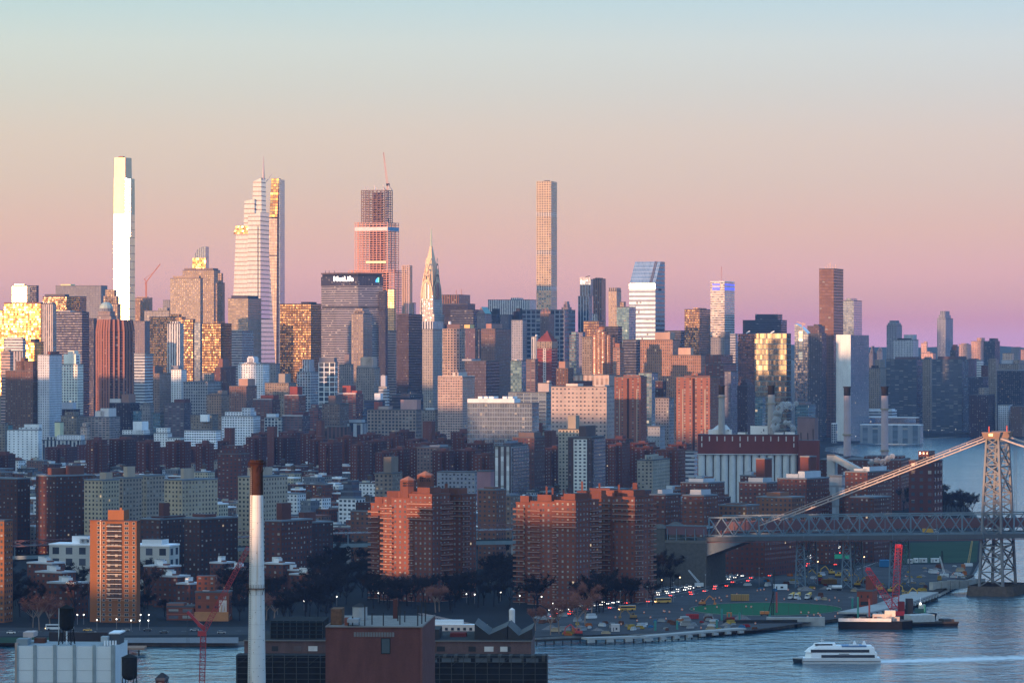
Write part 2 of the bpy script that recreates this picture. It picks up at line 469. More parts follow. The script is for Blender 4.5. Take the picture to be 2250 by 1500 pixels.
# ---------------------------------------------------------------- skyline: ordinary towers, far to near
OT, AT, AB, HB = ('office_tower', 'skyscraper'), ('apartment_tower', 'apartment building'), ('apartment_block', 'apartment building'), ('hospital_building', 'hospital')
GR, GRW, PINKW = 'roofg', 'roofw', (.5, .36, .33)
rows = [
 # ---- far row
 (OT, 'wide dark grey slab with flat top behind the satellite dish roof', 122, 222, 236, 628, 8200, 'stoneg', [(131, 153, 624, ('plain', (.9, .6, .3)))]),
 (OT, 'dark bronze office block carrying satellite dishes and a gold window patch', 94, 176, 190, 652, 7400, ('bronze', (.07, .045, .05)), [(96, 140, 646, ('plain', (.2, .17, .17)))]),
 (OT, 'tall glaring mirror tower top behind the gold slab at the frame edge', 26, 59, 66, 628, 7300, 'glare', [(30, 52, 624)]),
 (OT, 'narrow dark slab peeking out beside the glaring mirror block', 66, 80, 82, 628, 7450, 'dark', []),
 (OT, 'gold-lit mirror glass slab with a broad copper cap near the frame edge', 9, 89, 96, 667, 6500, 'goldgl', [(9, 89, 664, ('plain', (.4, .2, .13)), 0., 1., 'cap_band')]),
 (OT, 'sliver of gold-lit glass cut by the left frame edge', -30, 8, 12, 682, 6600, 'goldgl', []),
 (OT, 'brown setback tower glittering gold in front of the glaring supertall tower', 223, 258, 266, 668, 7000, ('stone', (.36, .25, .18)), [(226, 255, 650), (230, 250, 636)]),
 (OT, 'half-finished concrete tower carrying the slanting orange crane', 297, 329, 335, 655, 7600, ('stone', (.4, .24, .16)), [(300, 322, 652)]),
 (OT, 'long low beige roofed block between the crane tower and the grid tower', 317, 372, 380, 683, 7300, 'vstone', [(346, 366, 676)]),
 (OT, 'small grey tower end tucked against the pale grid tower', 358, 374, 378, 660, 7700, 'stoneg', []),
 (OT, 'pale grid tower with gold windows and three stepped tops', 374, 440, 446, 612, 7200, 'stone', [(380, 436, 606, ('plain', (.4, .3, .22)))]),
 (OT, 'stone tower with notched crown behind the pale grid tower', 401, 470, 484, 594, 7350, ('stone', (.38, .29, .22)), [(404, 480, 589, ('plain', (.3, .22, .2)), .1, .9, 'crown')]),
 (OT, 'slim brown setback tower on the flank of the grid tower', 474, 489, 494, 622, 7300, ('stone', (.34, .23, .18)), [(478, 486, 600)]),
 (OT, 'gold-banded office block behind the slim white striped tower', 329, 400, 408, 697, 6700, ('bronze', (.34, .21, .14)), [(372, 392, 690)]),
 (OT, 'stone tower with dark mansard roof under the white tapered glass tower', 501, 545, 574, 656, 6700, ('stone', (.36, .29, .23)), [(508, 568, 649, ('plain', (.10, .09, .11)), .1, .9, 'mansard_roof')]),
 (OT, 'dark brown twin-faced tower with one gold-lit face', 444, 485, 509, 711, 6200, 'bronze', [(466, 474, 706)]),
 (OT, 'dark chocolate slab right of the slim white striped tower', 400, 424, 428, 702, 6350, ('bronze', (.09, .055, .055)), []),
 (OT, 'blue glass sliver with one bright gold edge', 427, 440, 445, 709, 6300, 'bluegl', []),
 (OT, 'slim white striped tower rising above grey slabs', 368, 395, 404, 711, 5900, 'vstripew', [(373, 390, 706)]),
 (OT, 'silver slab with bright white top storeys beside the brown twin-faced tower', 509, 532, 557, 727, 6000, ('hstripew', (.45, .42, .42)), [(511, 530, 725, ('plain', (.7, .6, .5)), 0., .3, 'top_band')]),
 (OT, 'navy ribbed slab behind the white-brown pinstripe tower', 124, 180, 196, 686, 6400, ('darkh', (.05, .045, .07)), [(126, 152, 682, ('plain', (.4, .38, .4)))]),
 (OT, 'white and brown pinstripe tower beside the gold mirror slab', 92, 116, 124, 668, 5900, ('vstripew', (.55, .46, .42)), [(94, 112, 664)]),
 (OT, 'white banded office block below the gold mirror slab', 9, 50, 56, 744, 5700, 'hstripew', [(14, 46, 741)]),
 (OT, 'small gold grid office block at the foot of the pinstripe tower', 63, 90, 95, 752, 5750, 'goldgl', [(66, 82, 744, ('plain', (.1, .08, .08)))]),
 (OT, 'dark slab between the domed stone tower and navy ribbed slab', 180, 206, 216, 700, 6900, ('dark', (.05, .045, .06)), []),
 (OT, 'grey slab rising behind the ribbed copper tower', 290, 318, 330, 706, 6900, ('stoneg', (.3, .24, .24)), []),
 (OT, 'black glass slab split by a glowing gold strip', 615, 683, 706, 668, 6300, 'bronze', [(658, 676, 663, ('plain', (.05, .04, .05)))]),
 (OT, 'dark ribbed block with two thin aerials beside the arched spire tower', 967, 1008, 1033, 648, 7400, 'vstripeb', [('mast', 990, 636), ('mast', 1001, 634)]),
 (OT, 'wide navy slab below the dark ribbed block', 971, 1028, 1044, 668, 7000, 'dark', []),
 (OT, 'charcoal block with rows of small pale windows below the navy slab', 990, 1040, 1052, 681, 6700, ('darkh', (.05, .05, .065)), []),
 (OT, 'broad white striped slab with flat top beside the tall square-windowed tower', 1072, 1164, 1178, 659, 7700, 'vstripew', [(1120, 1138, 654)]),
 (OT, 'big grey slab with square grid beneath the tall square-windowed tower', 1146, 1240, 1264, 681, 7000, 'gridbig', []),
 (OT, 'dark blue office block under a stepped dome', 1075, 1092, 1099, 692, 6900, 'dark', [(1078, 1095, 684, 'roofd'), (1081, 1092, 678, 'roofd')]),
 (OT, 'pale slab topped by a dark stepped dome', 1123, 1143, 1151, 702, 6800, ('stoneg', (.4, .4, .42)), [(1124, 1148, 692, 'roofd'), (1128, 1144, 684, ('plain', (.12, .06, .06))), (1132, 1141, 677, 'roofd')]),
 (OT, 'brown block between the two domed office blocks', 1098, 1118, 1125, 692, 7000, ('stoneg', (.22, .18, .2)), []),
 (OT, 'slim blue sliver behind the twin-tower construction site', 902, 910, 914, 666, 7200, 'bluegl', []),
 (OT, 'teal glass block in front of the slant-roofed tower', 1355, 1382, 1397, 675, 6200, 'tealgl', [], ),
 (OT, 'brown grid tower with dark top beside the white antenna tower', 1504, 1537, 1561, 680, 6600, ('bronze', (.16, .10, .09)), [(1520, 1532, 676)]),
 (OT, 'low dark blue slab between the slant-roofed tower and brown grid tower', 1460, 1496, 1508, 727, 6700, 'darkh', []),
 (OT, 'black office slab with a stepped upper block behind the mirror glass slab', 1632, 1716, 1729, 704, 6900, ('darkh', (.03, .03, .045)), [(1662, 1719, 690, ('darkh', (.03, .03, .045)), .1, .9, 'upper_block')]),
 (OT, 'teal ribbed glass tower behind the tall brown slab tower', 1852, 1876, 1894, 661, 6700, 'bluegl', [(1860, 1880, 655)]),
 (OT, 'brown topped residential tower beside the curved glass tower', 1774, 1800, 1812, 717, 6150, ('resdark', (.16, .09, .08)), [(1786, 1796, 712)]),
 (OT, 'black apartment tower dotted with square windows beside the curved glass tower', 1776, 1806, 1816, 733, 6000, 'resdark', []),
 (OT, 'grey stepped stone block below the white antenna tower', 1562, 1592, 1606, 742, 6300, 'stoneg', [(1590, 1605, 728)]),
 (OT, 'white grid block beside the grey stepped stone block', 1604, 1616, 1621, 734, 6200, ('hstripew', (.5, .5, .54)), []),
 (OT, 'white fin tower behind the copper cylinder tower', 1302, 1312, 1316, 690, 7000, 'vstripew', []),
 (OT, 'brown ribbed tower with a gold-lit glass bay', 1303, 1322, 1331, 613, 7000, ('vstripeb', (.30, .18, .13)), [(1308, 1324, 610)]),
 (OT, 'beige stone tower with open arcaded crown', 1337, 1355, 1365, 640, 6900, ('stone', (.46, .36, .29)), [(1338, 1364, 632, ('vstripew', (.46, .36, .29)), 0., 1., 'arcade')]),
 (OT, 'small domed stone shoulder beside the arcaded crown tower', 1362, 1371, 1375, 664, 6850, ('stone', (.36, .25, .22)), []),
 (OT, 'plum brick office block beneath the dark mullioned tower', 1282, 1316, 1327, 706, 6000, ('bronze', (.16, .09, .10)), []),
 (OT, 'dark navy block behind the copper cylinder tower', 1330, 1358, 1367, 718, 5900, 'dark', []),
 (OT, 'dark blue glass block between the copper cylinders and the curved grid slab', 1368, 1398, 1408, 747, 5600, 'darkh', []),
 (OT, 'small stepped pyramid roofed tower on the skyline', 1234, 1248, 1256, 676, 7300, ('stoneg', (.34, .27, .28)), [(1239, 1252, 668), (1242, 1250, 662)]),
 (OT, 'slim tower with gold window strip in front of the lettered slab', 772, 798, 818, 690, 6000, ('stone', (.33, .27, .25)), [(775, 815, 683), (780, 810, 677)]),
 (OT, 'dark glass slab standing below the construction tower', 832, 847, 852, 640, 6700, 'dark', []),
 (OT, 'striped half-built block left of the black two-faced tower', 852, 869, 873, 727, 6050, ('hstripew', (.45, .36, .34)), []),
 (OT, 'black tower with a rosy front and sheer dark flank', 871, 898, 928, 691, 5900, ('dark', (.07, .045, .045)), [(872, 898, 689, ('plain', (.22, .12, .1)), 0., .3, 'top_band')]),
 (OT, 'silver fluted tower with a bright louvred crown', 928, 951, 974, 724, 5800, 'vstone', [(928, 974, 706, ('vstripew', (.6, .6, .62)), 0., 1., 'crown')]),
 (OT, 'plum slab behind the curved grid office tower', 1020, 1044, 1058, 722, 6300, ('stoneg', (.2, .13, .15)), [(1018, 1030, 713, ('plain', (.8, .5, .2)))]),
 (OT, 'navy slab with scattered lit windows beside the square brown tower', 1044, 1054, 1060, 725, 6000, 'resdark', []),
 (AT, 'square brown apartment tower with a tall rosy lift block', 1057, 1088, 1122, 723, 5500, ('vstone', (.30, .19, .16)), [(1069, 1094, 711, ('plain', (.42, .24, .2)))]),
 (AT, 'grey slab with small windows behind the teal glass block', 1124, 1148, 1158, 704, 6300, ('stoneg', (.34, .34, .38)), []),
 (AT, 'white striped block with radome beside the red pyramid tower', 1168, 1178, 1182, 740, 5700, 'vstripew', [(1183, 1188, 735, ('plain', (.7, .7, .7)))]),
 (AT, 'slim glass tower between the red pyramid tower and copper cylinders', 1251, 1266, 1272, 737, 5700, ('tealgl', (.3, .2, .2)), [(1256, 1270, 729)]),
 (AT, 'pale violet slab beside the slim glass tower', 1268, 1280, 1286, 731, 5800, ('stoneg', (.3, .26, .32)), []),
 (AT, 'brown apartment slab hugging the copper cylinder tower', 1279, 1300, 1308, 741, 5300, 'beigeb', []),
 # ---- far right bank
 (AT, 'grey tower with domed wire crown north of the white marble slab', 1948, 1970, 1982, 715, 7200, ('vstone', (.34, .34, .38)), [(1950, 1980, 709, ('vstone', (.34, .34, .38)), .1, .9, 'upper_tier'), (1954, 1976, 704, ('roofb'), .2, .8, 'crown')]),
 (AT, 'broad white apartment slab with a domed lift tower', 1962, 2006, 2018, 747, 7000, ('vstone', (.52, .52, .55)), [(1984, 2004, 735, ('plain', (.5, .5, .52))), (1972, 2012, 743, 'roofd')]),
 (AT, 'tall tapering grey tower under scaffolding', 2059, 2078, 2094, 700, 7400, ('vstone', (.33, .34, .40)), [(2062, 2088, 692, None, .1, .9, 'upper_tier'), (2065, 2086, 683, None, .2, .8, 'crown')]),
 (AT, 'dark stone tower with red conical cap beside the tapering grey tower', 2088, 2100, 2106, 770, 7000, 'resdark', [(2090, 2101, 762), (2092, 2099, 757, ('plain', (.4, .16, .13)))]),
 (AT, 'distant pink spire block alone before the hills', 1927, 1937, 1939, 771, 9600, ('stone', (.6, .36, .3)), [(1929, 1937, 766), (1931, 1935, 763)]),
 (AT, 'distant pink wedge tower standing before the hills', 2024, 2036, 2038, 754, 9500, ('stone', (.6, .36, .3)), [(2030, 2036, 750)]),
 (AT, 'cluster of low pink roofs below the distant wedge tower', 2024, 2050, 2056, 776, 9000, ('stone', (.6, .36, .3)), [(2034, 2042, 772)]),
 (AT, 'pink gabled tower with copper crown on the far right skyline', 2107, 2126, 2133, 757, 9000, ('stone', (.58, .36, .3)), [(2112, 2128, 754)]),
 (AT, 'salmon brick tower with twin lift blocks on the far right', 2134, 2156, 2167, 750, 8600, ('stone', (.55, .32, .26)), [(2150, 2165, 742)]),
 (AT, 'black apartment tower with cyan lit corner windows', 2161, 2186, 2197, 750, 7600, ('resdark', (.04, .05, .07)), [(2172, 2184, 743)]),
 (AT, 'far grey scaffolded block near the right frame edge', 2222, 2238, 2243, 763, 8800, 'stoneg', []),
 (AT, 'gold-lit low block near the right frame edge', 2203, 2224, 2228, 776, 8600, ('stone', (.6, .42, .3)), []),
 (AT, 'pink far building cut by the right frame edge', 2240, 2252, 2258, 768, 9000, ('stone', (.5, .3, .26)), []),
 (AT, 'brown gothic block beside the white marble slab', 1909, 1920, 1926, 776, 7200, ('stoneg', (.2, .2, .25)), [(1911, 1917, 768), (1913, 1916, 760)]),
 (AT, 'grey slab of small windows between white marble slab and dark twin tower', 1909, 1934, 1950, 809, 6900, 'beigeb', [(1914, 1940, 803, 'roofd'), (1926, 1944, 790)]),
 (AT, 'dark glass apartment slab with brown cap and lit rooms, nearer the marble slab', 1947, 2014, 2027, 790, 6600, 'reslit', [(1966, 2012, 784, ('plain', (.16, .11, .12)), .05, .95, 'cap_band')]),
 (AT, 'dark glass apartment slab with brown cap and lit rooms, farther from the marble slab', 2048, 2114, 2128, 790, 6550, 'reslit', [(2060, 2110, 783, ('plain', (.16, .11, .12)), .05, .95, 'cap_band')]),
 (AT, 'grey shaft squeezed between the two dark glass apartment slabs', 2025, 2044, 2050, 789, 6750, 'beigeb', [(2030, 2042, 784)]),
 (AT, 'plum slab right of the dark glass apartment slabs', 2128, 2142, 2150, 789, 7100, ('stoneg', (.2, .14, .18)), []),
 (AT, 'slim white banded tower on the right bank', 2146, 2156, 2161, 791, 7000, 'hstripew', []),
 (AT, 'red brick block with round gable on the right bank', 2156, 2168, 2176, 803, 6800, 'brick', []),
 (AT, 'beige tower with pale cap on the right bank', 2172, 2188, 2195, 790, 6700, 'beigeb', [(2173, 2190, 787)]),
 (AT, 'wide beige roofed terrace block behind the lit dark block', 2192, 2238, 2256, 800, 6900, 'beigeb', [(2198, 2222, 791, ('plain', (.45, .45, .48))), (2236, 2254, 791)]),
 (AT, 'dark block with many lit windows at the right frame edge', 2191, 2244, 2262, 815, 6400, ('resdark', (.035, .04, .06), {'Lit': .10, 'FU': .4, 'FV': .36, 'Blind': .6}), [(2191, 2250, 813, ('plain', (.4, .4, .42)), 0., 1., 'parapet')]),
 (AT, 'navy brick block low on the right bank', 2128, 2160, 2172, 829, 6500, ('resdark', (.05, .05, .075)), [(2146, 2160, 853)]),
 (AT, 'grey brick block at the far waterfront', 2130, 2170, 2186, 868, 6300, 'brickd', [(2148, 2160, 852, 'beigeb')]),
 (AT, 'low waterfront terrace of pale bay windows', 2193, 2216, 2224, 890, 6350, 'whbalc', []),
 (AT, 'brown low waterfront block near the right edge', 2220, 2246, 2262, 893, 6300, 'brickb', []),
 (OT, 'thin white tower shaft beside the mirror glass slab', 1739, 1746, 1749, 790, 6150, ('whitep', (.6, .6, .64)), []),
]
for r_ in rows:
    (nm_, ct_), lb_, a_, b_, c_, y_, Y_, s_, e_ = r_
    bld(lb_, a_, b_, c_, y_, Y_, s_, e_, nm_, ct_)
# ---------------------------------------------------------------- skyline: the towers one knows by their outline
def special(name, label, xs, Y, yaw=20., cat='skyscraper', z0=2.):
    a = R(yaw)
    s = Y / F
    t = (xs - CX) / F
    e = empty(name, (PX(xs, Y), Y, z0), -a, label, cat)
    fx = lambda px: (px - xs) * s / (math.cos(a) + t * math.sin(a))       # along the front, negative to the left
    ry = lambda px: (px - xs) * s / (math.sin(a) - t * math.cos(a))       # along the right flank
    zz = lambda py: PZ(py, Y) - z0
    return e, fx, ry, zz
def fr(fx, ry, xa, xb, xr, v0=0.):
    """outline of a block whose front runs xa..xb and whose right flank ends at xr"""
    return rect(fx(xa), fx(xb), v0, v0 + max(ry(xr) - ry(xb), 4.))
GRY = M('roofg')

# very tall glass tower that glares with the sun
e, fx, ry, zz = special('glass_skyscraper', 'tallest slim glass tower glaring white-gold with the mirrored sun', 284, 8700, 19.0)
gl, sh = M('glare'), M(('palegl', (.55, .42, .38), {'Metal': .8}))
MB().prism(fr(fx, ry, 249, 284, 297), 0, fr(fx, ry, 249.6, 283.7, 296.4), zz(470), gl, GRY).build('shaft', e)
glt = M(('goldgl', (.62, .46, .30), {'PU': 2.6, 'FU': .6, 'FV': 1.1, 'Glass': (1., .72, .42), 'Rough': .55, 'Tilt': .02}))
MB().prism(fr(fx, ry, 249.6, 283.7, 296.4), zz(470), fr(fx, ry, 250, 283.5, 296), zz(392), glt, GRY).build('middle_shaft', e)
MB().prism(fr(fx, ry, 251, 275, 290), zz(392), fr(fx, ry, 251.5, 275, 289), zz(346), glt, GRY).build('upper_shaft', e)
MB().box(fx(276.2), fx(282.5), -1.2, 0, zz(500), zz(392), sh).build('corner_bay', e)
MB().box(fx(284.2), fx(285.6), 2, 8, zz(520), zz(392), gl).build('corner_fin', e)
MB().box(fx(258), fx(268), 6, 16, zz(346), zz(343), M('plain', (.4, .2, .12))).build('roof_plant', e)
# tower crane beyond the long low block
e = empty('tower_crane', (PX(321, 7600), 7600, PZ(652, 7600)), 0, 'thin orange tower crane with raised jib on the far construction roof', 'crane')
cs = simple('crane_orange', (.45, .16, .08), .6)
q = lambda px, py: P(px, py, 7600) - e.location
MB().bar(q(321, 652), q(321, 622), 3.0, cs).build('mast', e)
MB().bar(q(318.5, 623), q(352, 580), 1.7, cs).build('jib', e)
MB().bar(q(317, 612), q(323, 622), 1.6, cs).bar(q(318, 612), q(338, 598), .6, cs).build('counter_jib', e)

# curved-top blue glass tower
e, fx, ry, zz = special('curved_glass_tower', 'violet glass tower with rounded quarter-circle top behind the grid tower', 452, 8600, 12)
m_ = M(('bluegl', (.10, .09, .16), {'FV': 1.1, 'FU': .8, 'PU': 4.5}))
prof = [(423, 600), (423, 585), (424.5, 570), (428, 558), (433, 549), (440, 543), (447, 541.6), (458, 541.6)]
mb = MB(); dd = ry(459)
for k in range(len(prof) - 1):
    (xa, ya), (xb, yb) = prof[k], prof[k + 1]
    if xb > xa:
        x_a, x_b = fx(xa), fx(min(xb, 452))
        if x_b <= x_a: continue
        mb.face([(x_a, 0, 0), (x_b, 0, 0), (x_b, 0, zz(yb)), (x_a, 0, zz(ya))], m_, [(x_a, 0), (x_b, 0), (x_b, zz(yb)), (x_a, zz(ya))])
        mb.face([(x_a, 0, zz(ya)), (x_b, 0, zz(yb)), (x_b, dd, zz(yb)), (x_a, dd, zz(ya))], GRY)
        mb.face([(x_b, dd, 0), (x_a, dd, 0), (x_a, dd, zz(ya)), (x_b, dd, zz(yb))], m_)
mb.face([(0, 0, 0), (0, dd, 0), (0, dd, zz(541.6)), (0, 0, zz(541.6))], m_, [(0, 0), (dd, 0), (dd, 400), (0, 400)])
mb.face([(fx(423), dd, 0), (fx(423), 0, 0), (fx(423), 0, zz(585)), (fx(423), dd, zz(585))], m_)
mb.build('glass_shell', e)
MB().box(fx(423), fx(452), -.5, 0, zz(592), zz(567), M(('goldgl', None, {'PU': 3.5, 'FV': 1.1}))).build('glint_bay', e)  # patch of gold sky reflection put into the bay's glass colour

# white tapering tower with stepped sloped tops and a needle
e, fx, ry, zz = special('tapered_glass_tower', 'white tapering glass tower with stepped sloping tops and needle spire', 575, 7200, 13)
pg, pd = M('palegl'), M(('palegl', (.25, .26, .30), {'Metal': .75, 'FV': .7}))
def taper(xa0, xb0, xr0, y0, xa1, xb1, xr1, y1, slope, nm, mat, v=0.):
    b_, t_ = fr(fx, ry, xa0, xb0, xr0, v), fr(fx, ry, xa1, xb1, xr1, v)
    zt = [zz(y1 + slope), zz(y1), zz(y1), zz(y1 + slope)]
    MB().prism(b_, zz(y0), t_, zz(y1), mat, GRY, zt=zt).build(nm, e)
taper(503, 574, 610, 875, 519, 565, 588, 497, 0, 'lower_shaft', pg)
taper(513, 559, 585, 514, 519, 565, 588, 496, 0, 'terrace_band', M(('goldgl', (.4, .3, .22), {'PU': 3.5})), -1.5)
taper(543, 573, 594, 700, 546, 573, 592, 466, 8, 'middle_shaft', pg, -2.6)
taper(532, 556, 564, 500, 534, 556, 563, 437, 4, 'left_shaft', pg, 9.)
taper(549, 570, 580, 500, 551, 569, 579, 390, 8, 'upper_shaft', pg, 14.)
MB().cyl(fx(572), 20, 2.4, .4, zz(394), zz(341), simple('spire_pink', (.55, .42, .4), .4, .3), 8).build('spire', e)
MB().bar((fx(576), 26, zz(398)), (fx(588), 30, zz(380)), 1.2, simple('crane_grey', (.4, .4, .42), .6)).build('roof_crane', e)
MB().box(fx(567), fx(568.6), -3.2, -2.6, zz(770), zz(497), M('plain', (.07, .08, .1))).build('dark_joint', e)  # narrow dark strip down the front

# slim tapering tower, its gold reflections tinted into the glass
e, fx, ry, zz = special('tapered_slim_tower', 'slim tapering tower with gold-glinting glass top beside the white needle tower', 612, 8200, 9)
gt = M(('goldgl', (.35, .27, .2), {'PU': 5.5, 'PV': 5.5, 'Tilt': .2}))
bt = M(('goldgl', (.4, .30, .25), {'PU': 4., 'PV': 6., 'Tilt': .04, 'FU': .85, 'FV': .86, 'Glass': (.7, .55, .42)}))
sd = M(('bluegl', (.2, .18, .25), {'Metal': .6}))  # shade of the right flank put into a darker glass
MB().prism(fr(fx, ry, 583, 606, 617.5), 0, fr(fx, ry, 592, 609, 617), zz(478), bt, GRY).build('lower_shaft', e)
MB().prism(fr(fx, ry, 592, 609, 617), zz(477), fr(fx, ry, 596, 613, 617), zz(392), gt, GRY).build('gold_top', e)
for y_ in (478, 560): MB().box(fx(590), fx(609.5), -.6, 0, zz(y_ + 2), zz(y_), M('roofd')).build('dark_band', e)
MB().prism([(.4, 0), (3.4, 0), (3.4, 44), (.4, 44)], 0, [(1.4, 0), (3.4, 0), (3.4, 44), (1.4, 44)], zz(394), sd, GRY).build('flank', e)

# lettered octagonal slab
e, fx, ry, zz = special('lettered_office_slab', 'broad octagonal slab with white lettering across its dark crown', 769, 6700, 13)
hm = M(('hstripew', (.33, .31, .33), {'Glass': (.10, .10, .13), 'Metal': .5, 'PV': 3.9, 'FV': .52}))
oc = lambda gx=0: [(fx(777) + 0, -gx), (fx(815), 12 - gx), (fx(833) + gx, 34), (fx(820), 60), (fx(760), 62), (fx(697) - gx, 34), (fx(735), 4 - gx)]
W0, W1, W2, W3 = (fx(698) - 0., 22.), (fx(737), 0.), (fx(787), 0.), (fx(833), 24.)
def octo(g_=0.):
    return [(W0[0] - g_, W0[1]), (W1[0], -g_), (W2[0], -g_), (W3[0] + g_, W3[1]), (W2[0], 48 + g_), (W1[0], 48 + g_)]
MB().prism(octo(), 0, octo(), zz(677), hm).build('lower_shaft', e)
MB().prism(octo(-.9), zz(677), octo(-.9), zz(673), M('roofd')).build('recess_band', e)
MB().prism(octo(), zz(673), octo(), zz(628), hm, GRY, True).build('upper_shaft', e)
MB().prism(octo(.6), zz(628), octo(.6), zz(608), M(('darkv', (.10, .09, .11))), GRY, True).build('crown', e)
MB().prism(octo(-1.6), zz(608), octo(-1.6), zz(602), M('roofd'), GRY).build('attic', e)
MB().prism(octo(.6), zz(602), octo(.6), zz(599), M('plain', (.16, .12, .12)), GRY, True).build('roof', e)
EMW = simple('sign_white', (1., .95, .9), .5, 0, 1.6, 0)
cu = bpy.data.curves.new('lettering', 'FONT'); cu.body = 'MetLife'; cu.size = 11.5; cu.extrude = .25; cu.offset = .25
cu.align_x = 'CENTER'
cu.materials.append(EMW)
o = bpy.data.objects.new('lettering', cu); col.objects.link(o); o.parent = e
o.location = (fx(755), -1.6, zz(617.5)); o.rotation_euler = (R(90), 0, 0)
EMB = simple('sign_blue', (.06, .38, .9), .5, 0, 1.4, 0)
ang = math.atan2(W3[1] - W2[1], W3[0] - W2[0])
mb = MB()
mb.face([(0, 0, 0), (3.2, 0, 0), (3.2, 0, 8), (0, 0, 3.6)], EMB); mb.face([(3.8, 0, 0), (6, 0, 0), (6, 0, 8), (3.8, 0, 8)], simple('sign_green', (.2, .75, .4), .5, 0, 1.2, 0))
o = mb.build('logo', e); o.location = (W2[0] + 26, W2[1] + 26 * math.tan(ang) - 1.8, zz(620)); o.rotation_euler = (0, 0, ang)
for px_ in (708, 716, 728): MB().bar((fx(px_), 20, zz(599)), (fx(px_), 20, zz(594)), .8, M('roofd')).build('mast', e)

# steel skeleton tower under construction
Yc = 7050
e, fx, ry, zz = special('unfinished_tower', 'unfinished stepped tower of bare rust-red steel frame with a crane on top', 840, Yc, 20)
st_, rd, wh = simple('steel_dark', (.16, .09, .08), .6), simple('steel_primer', (.62, .27, .19), .6), simple('netting_white', (.7, .62, .6), .8)
slab = simple('deck_slab', (.62, .36, .26), .8)
def skeleton(nm, xa, xb, xr, y0, y1, nfl, ncol, mat, bw, sl=None, brace=False, lit=0):
    mb = MB()
    X0, X1, D = fx(xa), fx(xb), max(ry(xr) - ry(xb), 10)
    Za, Zb = zz(y0), zz(y1)
    for i in range(ncol + 1):
        x = X0 + (X1 - X0) * i / ncol
        mb.bar((x, 0, Za), (x, 0, Zb), bw, mat); mb.bar((x, D, Za), (x, D, Zb), bw, mat)
    for i in range(1, 4):
        y = D * i / 4
        mb.bar((X1, y, Za), (X1, y, Zb), bw, mat); mb.bar((X0, y, Za), (X0, y, Zb), bw, mat)
    for k in range(nfl + 1):
        z = Za + (Zb - Za) * k / nfl
        for p_, q_ in (((X0, 0, z), (X1, 0, z)), ((X1, 0, z), (X1, D, z)), ((X0, D, z), (X1, D, z)), ((X0, 0, z), (X0, D, z))):
            mb.bar(p_, q_, bw * .8, mat)
        if brace and k < nfl:
            z2 = Za + (Zb - Za) * (k + 1) / nfl
            for i in range(ncol):
                if (i + k) % 3 == 0:
                    mb.bar((X0 + (X1 - X0) * i / ncol, 0, z), (X0 + (X1 - X0) * (i + 1) / ncol, 0, z2), bw * .6, mat)
    mb.build(nm, e)
    if sl is not None:
        ms = MB()
        for k in range(nfl):
            z = Za + (Zb - Za) * k / nfl
            if k * 1.0 / nfl <= sl:
                ms.box(X0 + 1, X1 - 1, 1.2, D - 1, z, z + .8, slab)
        ms.build('floor_decks', e)
        MB().box(X0 + (X1 - X0) * .35, X0 + (X1 - X0) * .7, D * .35, D * .7, Za, Zb - 3, M('plain', (.13, .07, .07))).build('core', e)
skeleton('top_frame', 794, 846, 862, 490, 418, 14, 6, st_, 1.2, .75, True)
skeleton('middle_frame', 780, 852, 876, 598, 489, 22, 9, rd, 1.0, 1.0)
skeleton('lower_frame', 766, 866, 892, 800, 594, 40, 12, rd, 1.0, 1.0)
skeleton('hoist_tower', 884, 899, 905, 790, 584, 46, 3, simple('hoist_beige', (.55, .36, .26), .7), 1.3)
MB().box(fx(780), fx(852), -1.0, -.6, zz(507), zz(499), wh).build('white_netting', e)
MB().box(.4 + fx(852), fx(852) + .8, 0, ry(876) - ry(852), zz(507), zz(499), simple('netting_blue', (.2, .35, .5), .8)).build('blue_netting', e)
MB().box(fx(805), fx(848), -1.2, -.8, zz(578), zz(574), simple('work_light_strip', (1., .62, .2), .5, 0, 1.1, .2, .2)).build('lit_floor', e)
rr = random.Random(4)
for k in range(9):
    px_ = 800 + k * 6.5
    MB().bar((fx(px_), rr.uniform(2, 25), zz(418)), (fx(px_), rr.uniform(2, 25), zz(418 - rr.uniform(4, 16))), .9, wh).build('column_stub', e)
e2 = empty('tower_crane', (PX(851, Yc), Yc + 8, PZ(418, Yc)), 0, 'white lattice crane with near-vertical jib on top of the steel skeleton', 'crane')
q = lambda px, py: P(px, py, Yc + 8) - e2.location
cw = simple('crane_white', (.55, .38, .34), .6)
MB().bar(q(852, 480), q(851, 404), 2.6, cw).build('mast', e2)
mb = MB()
for dx in (-1.6, 1.6): mb.bar(q(851 + dx, 406), q(842.7 + dx * .3, 335), 1.3, cw)
for k in range(12):
    f0, f1 = k / 12, (k + 1) / 12
    mb.bar(q(851 - 8.3 * f0 - 1.4, 406 - 71 * f0), q(851 - 8.3 * f1 + 1.2, 406 - 71 * f1), 1.0, cw)
mb.build('jib', e2)
MB().box(-2, 4, -2, 2, 8, 12, M('roofd')).build('cab', e2)
MB().bar(q(851, 406), q(855, 402), 1.8, cw).build('counterweight_arm', e2)
# slab in front of it, gold reflections tinted into the glass
bld('slim slab with one gold-glinting glass face in front of the steel skeleton', 852, 866, 869, 636, 6500, ('goldgl', (.30, .22, .15), {'Glass': (.85, .62, .36), 'PU': 3.2, 'Tilt': .03}), [])

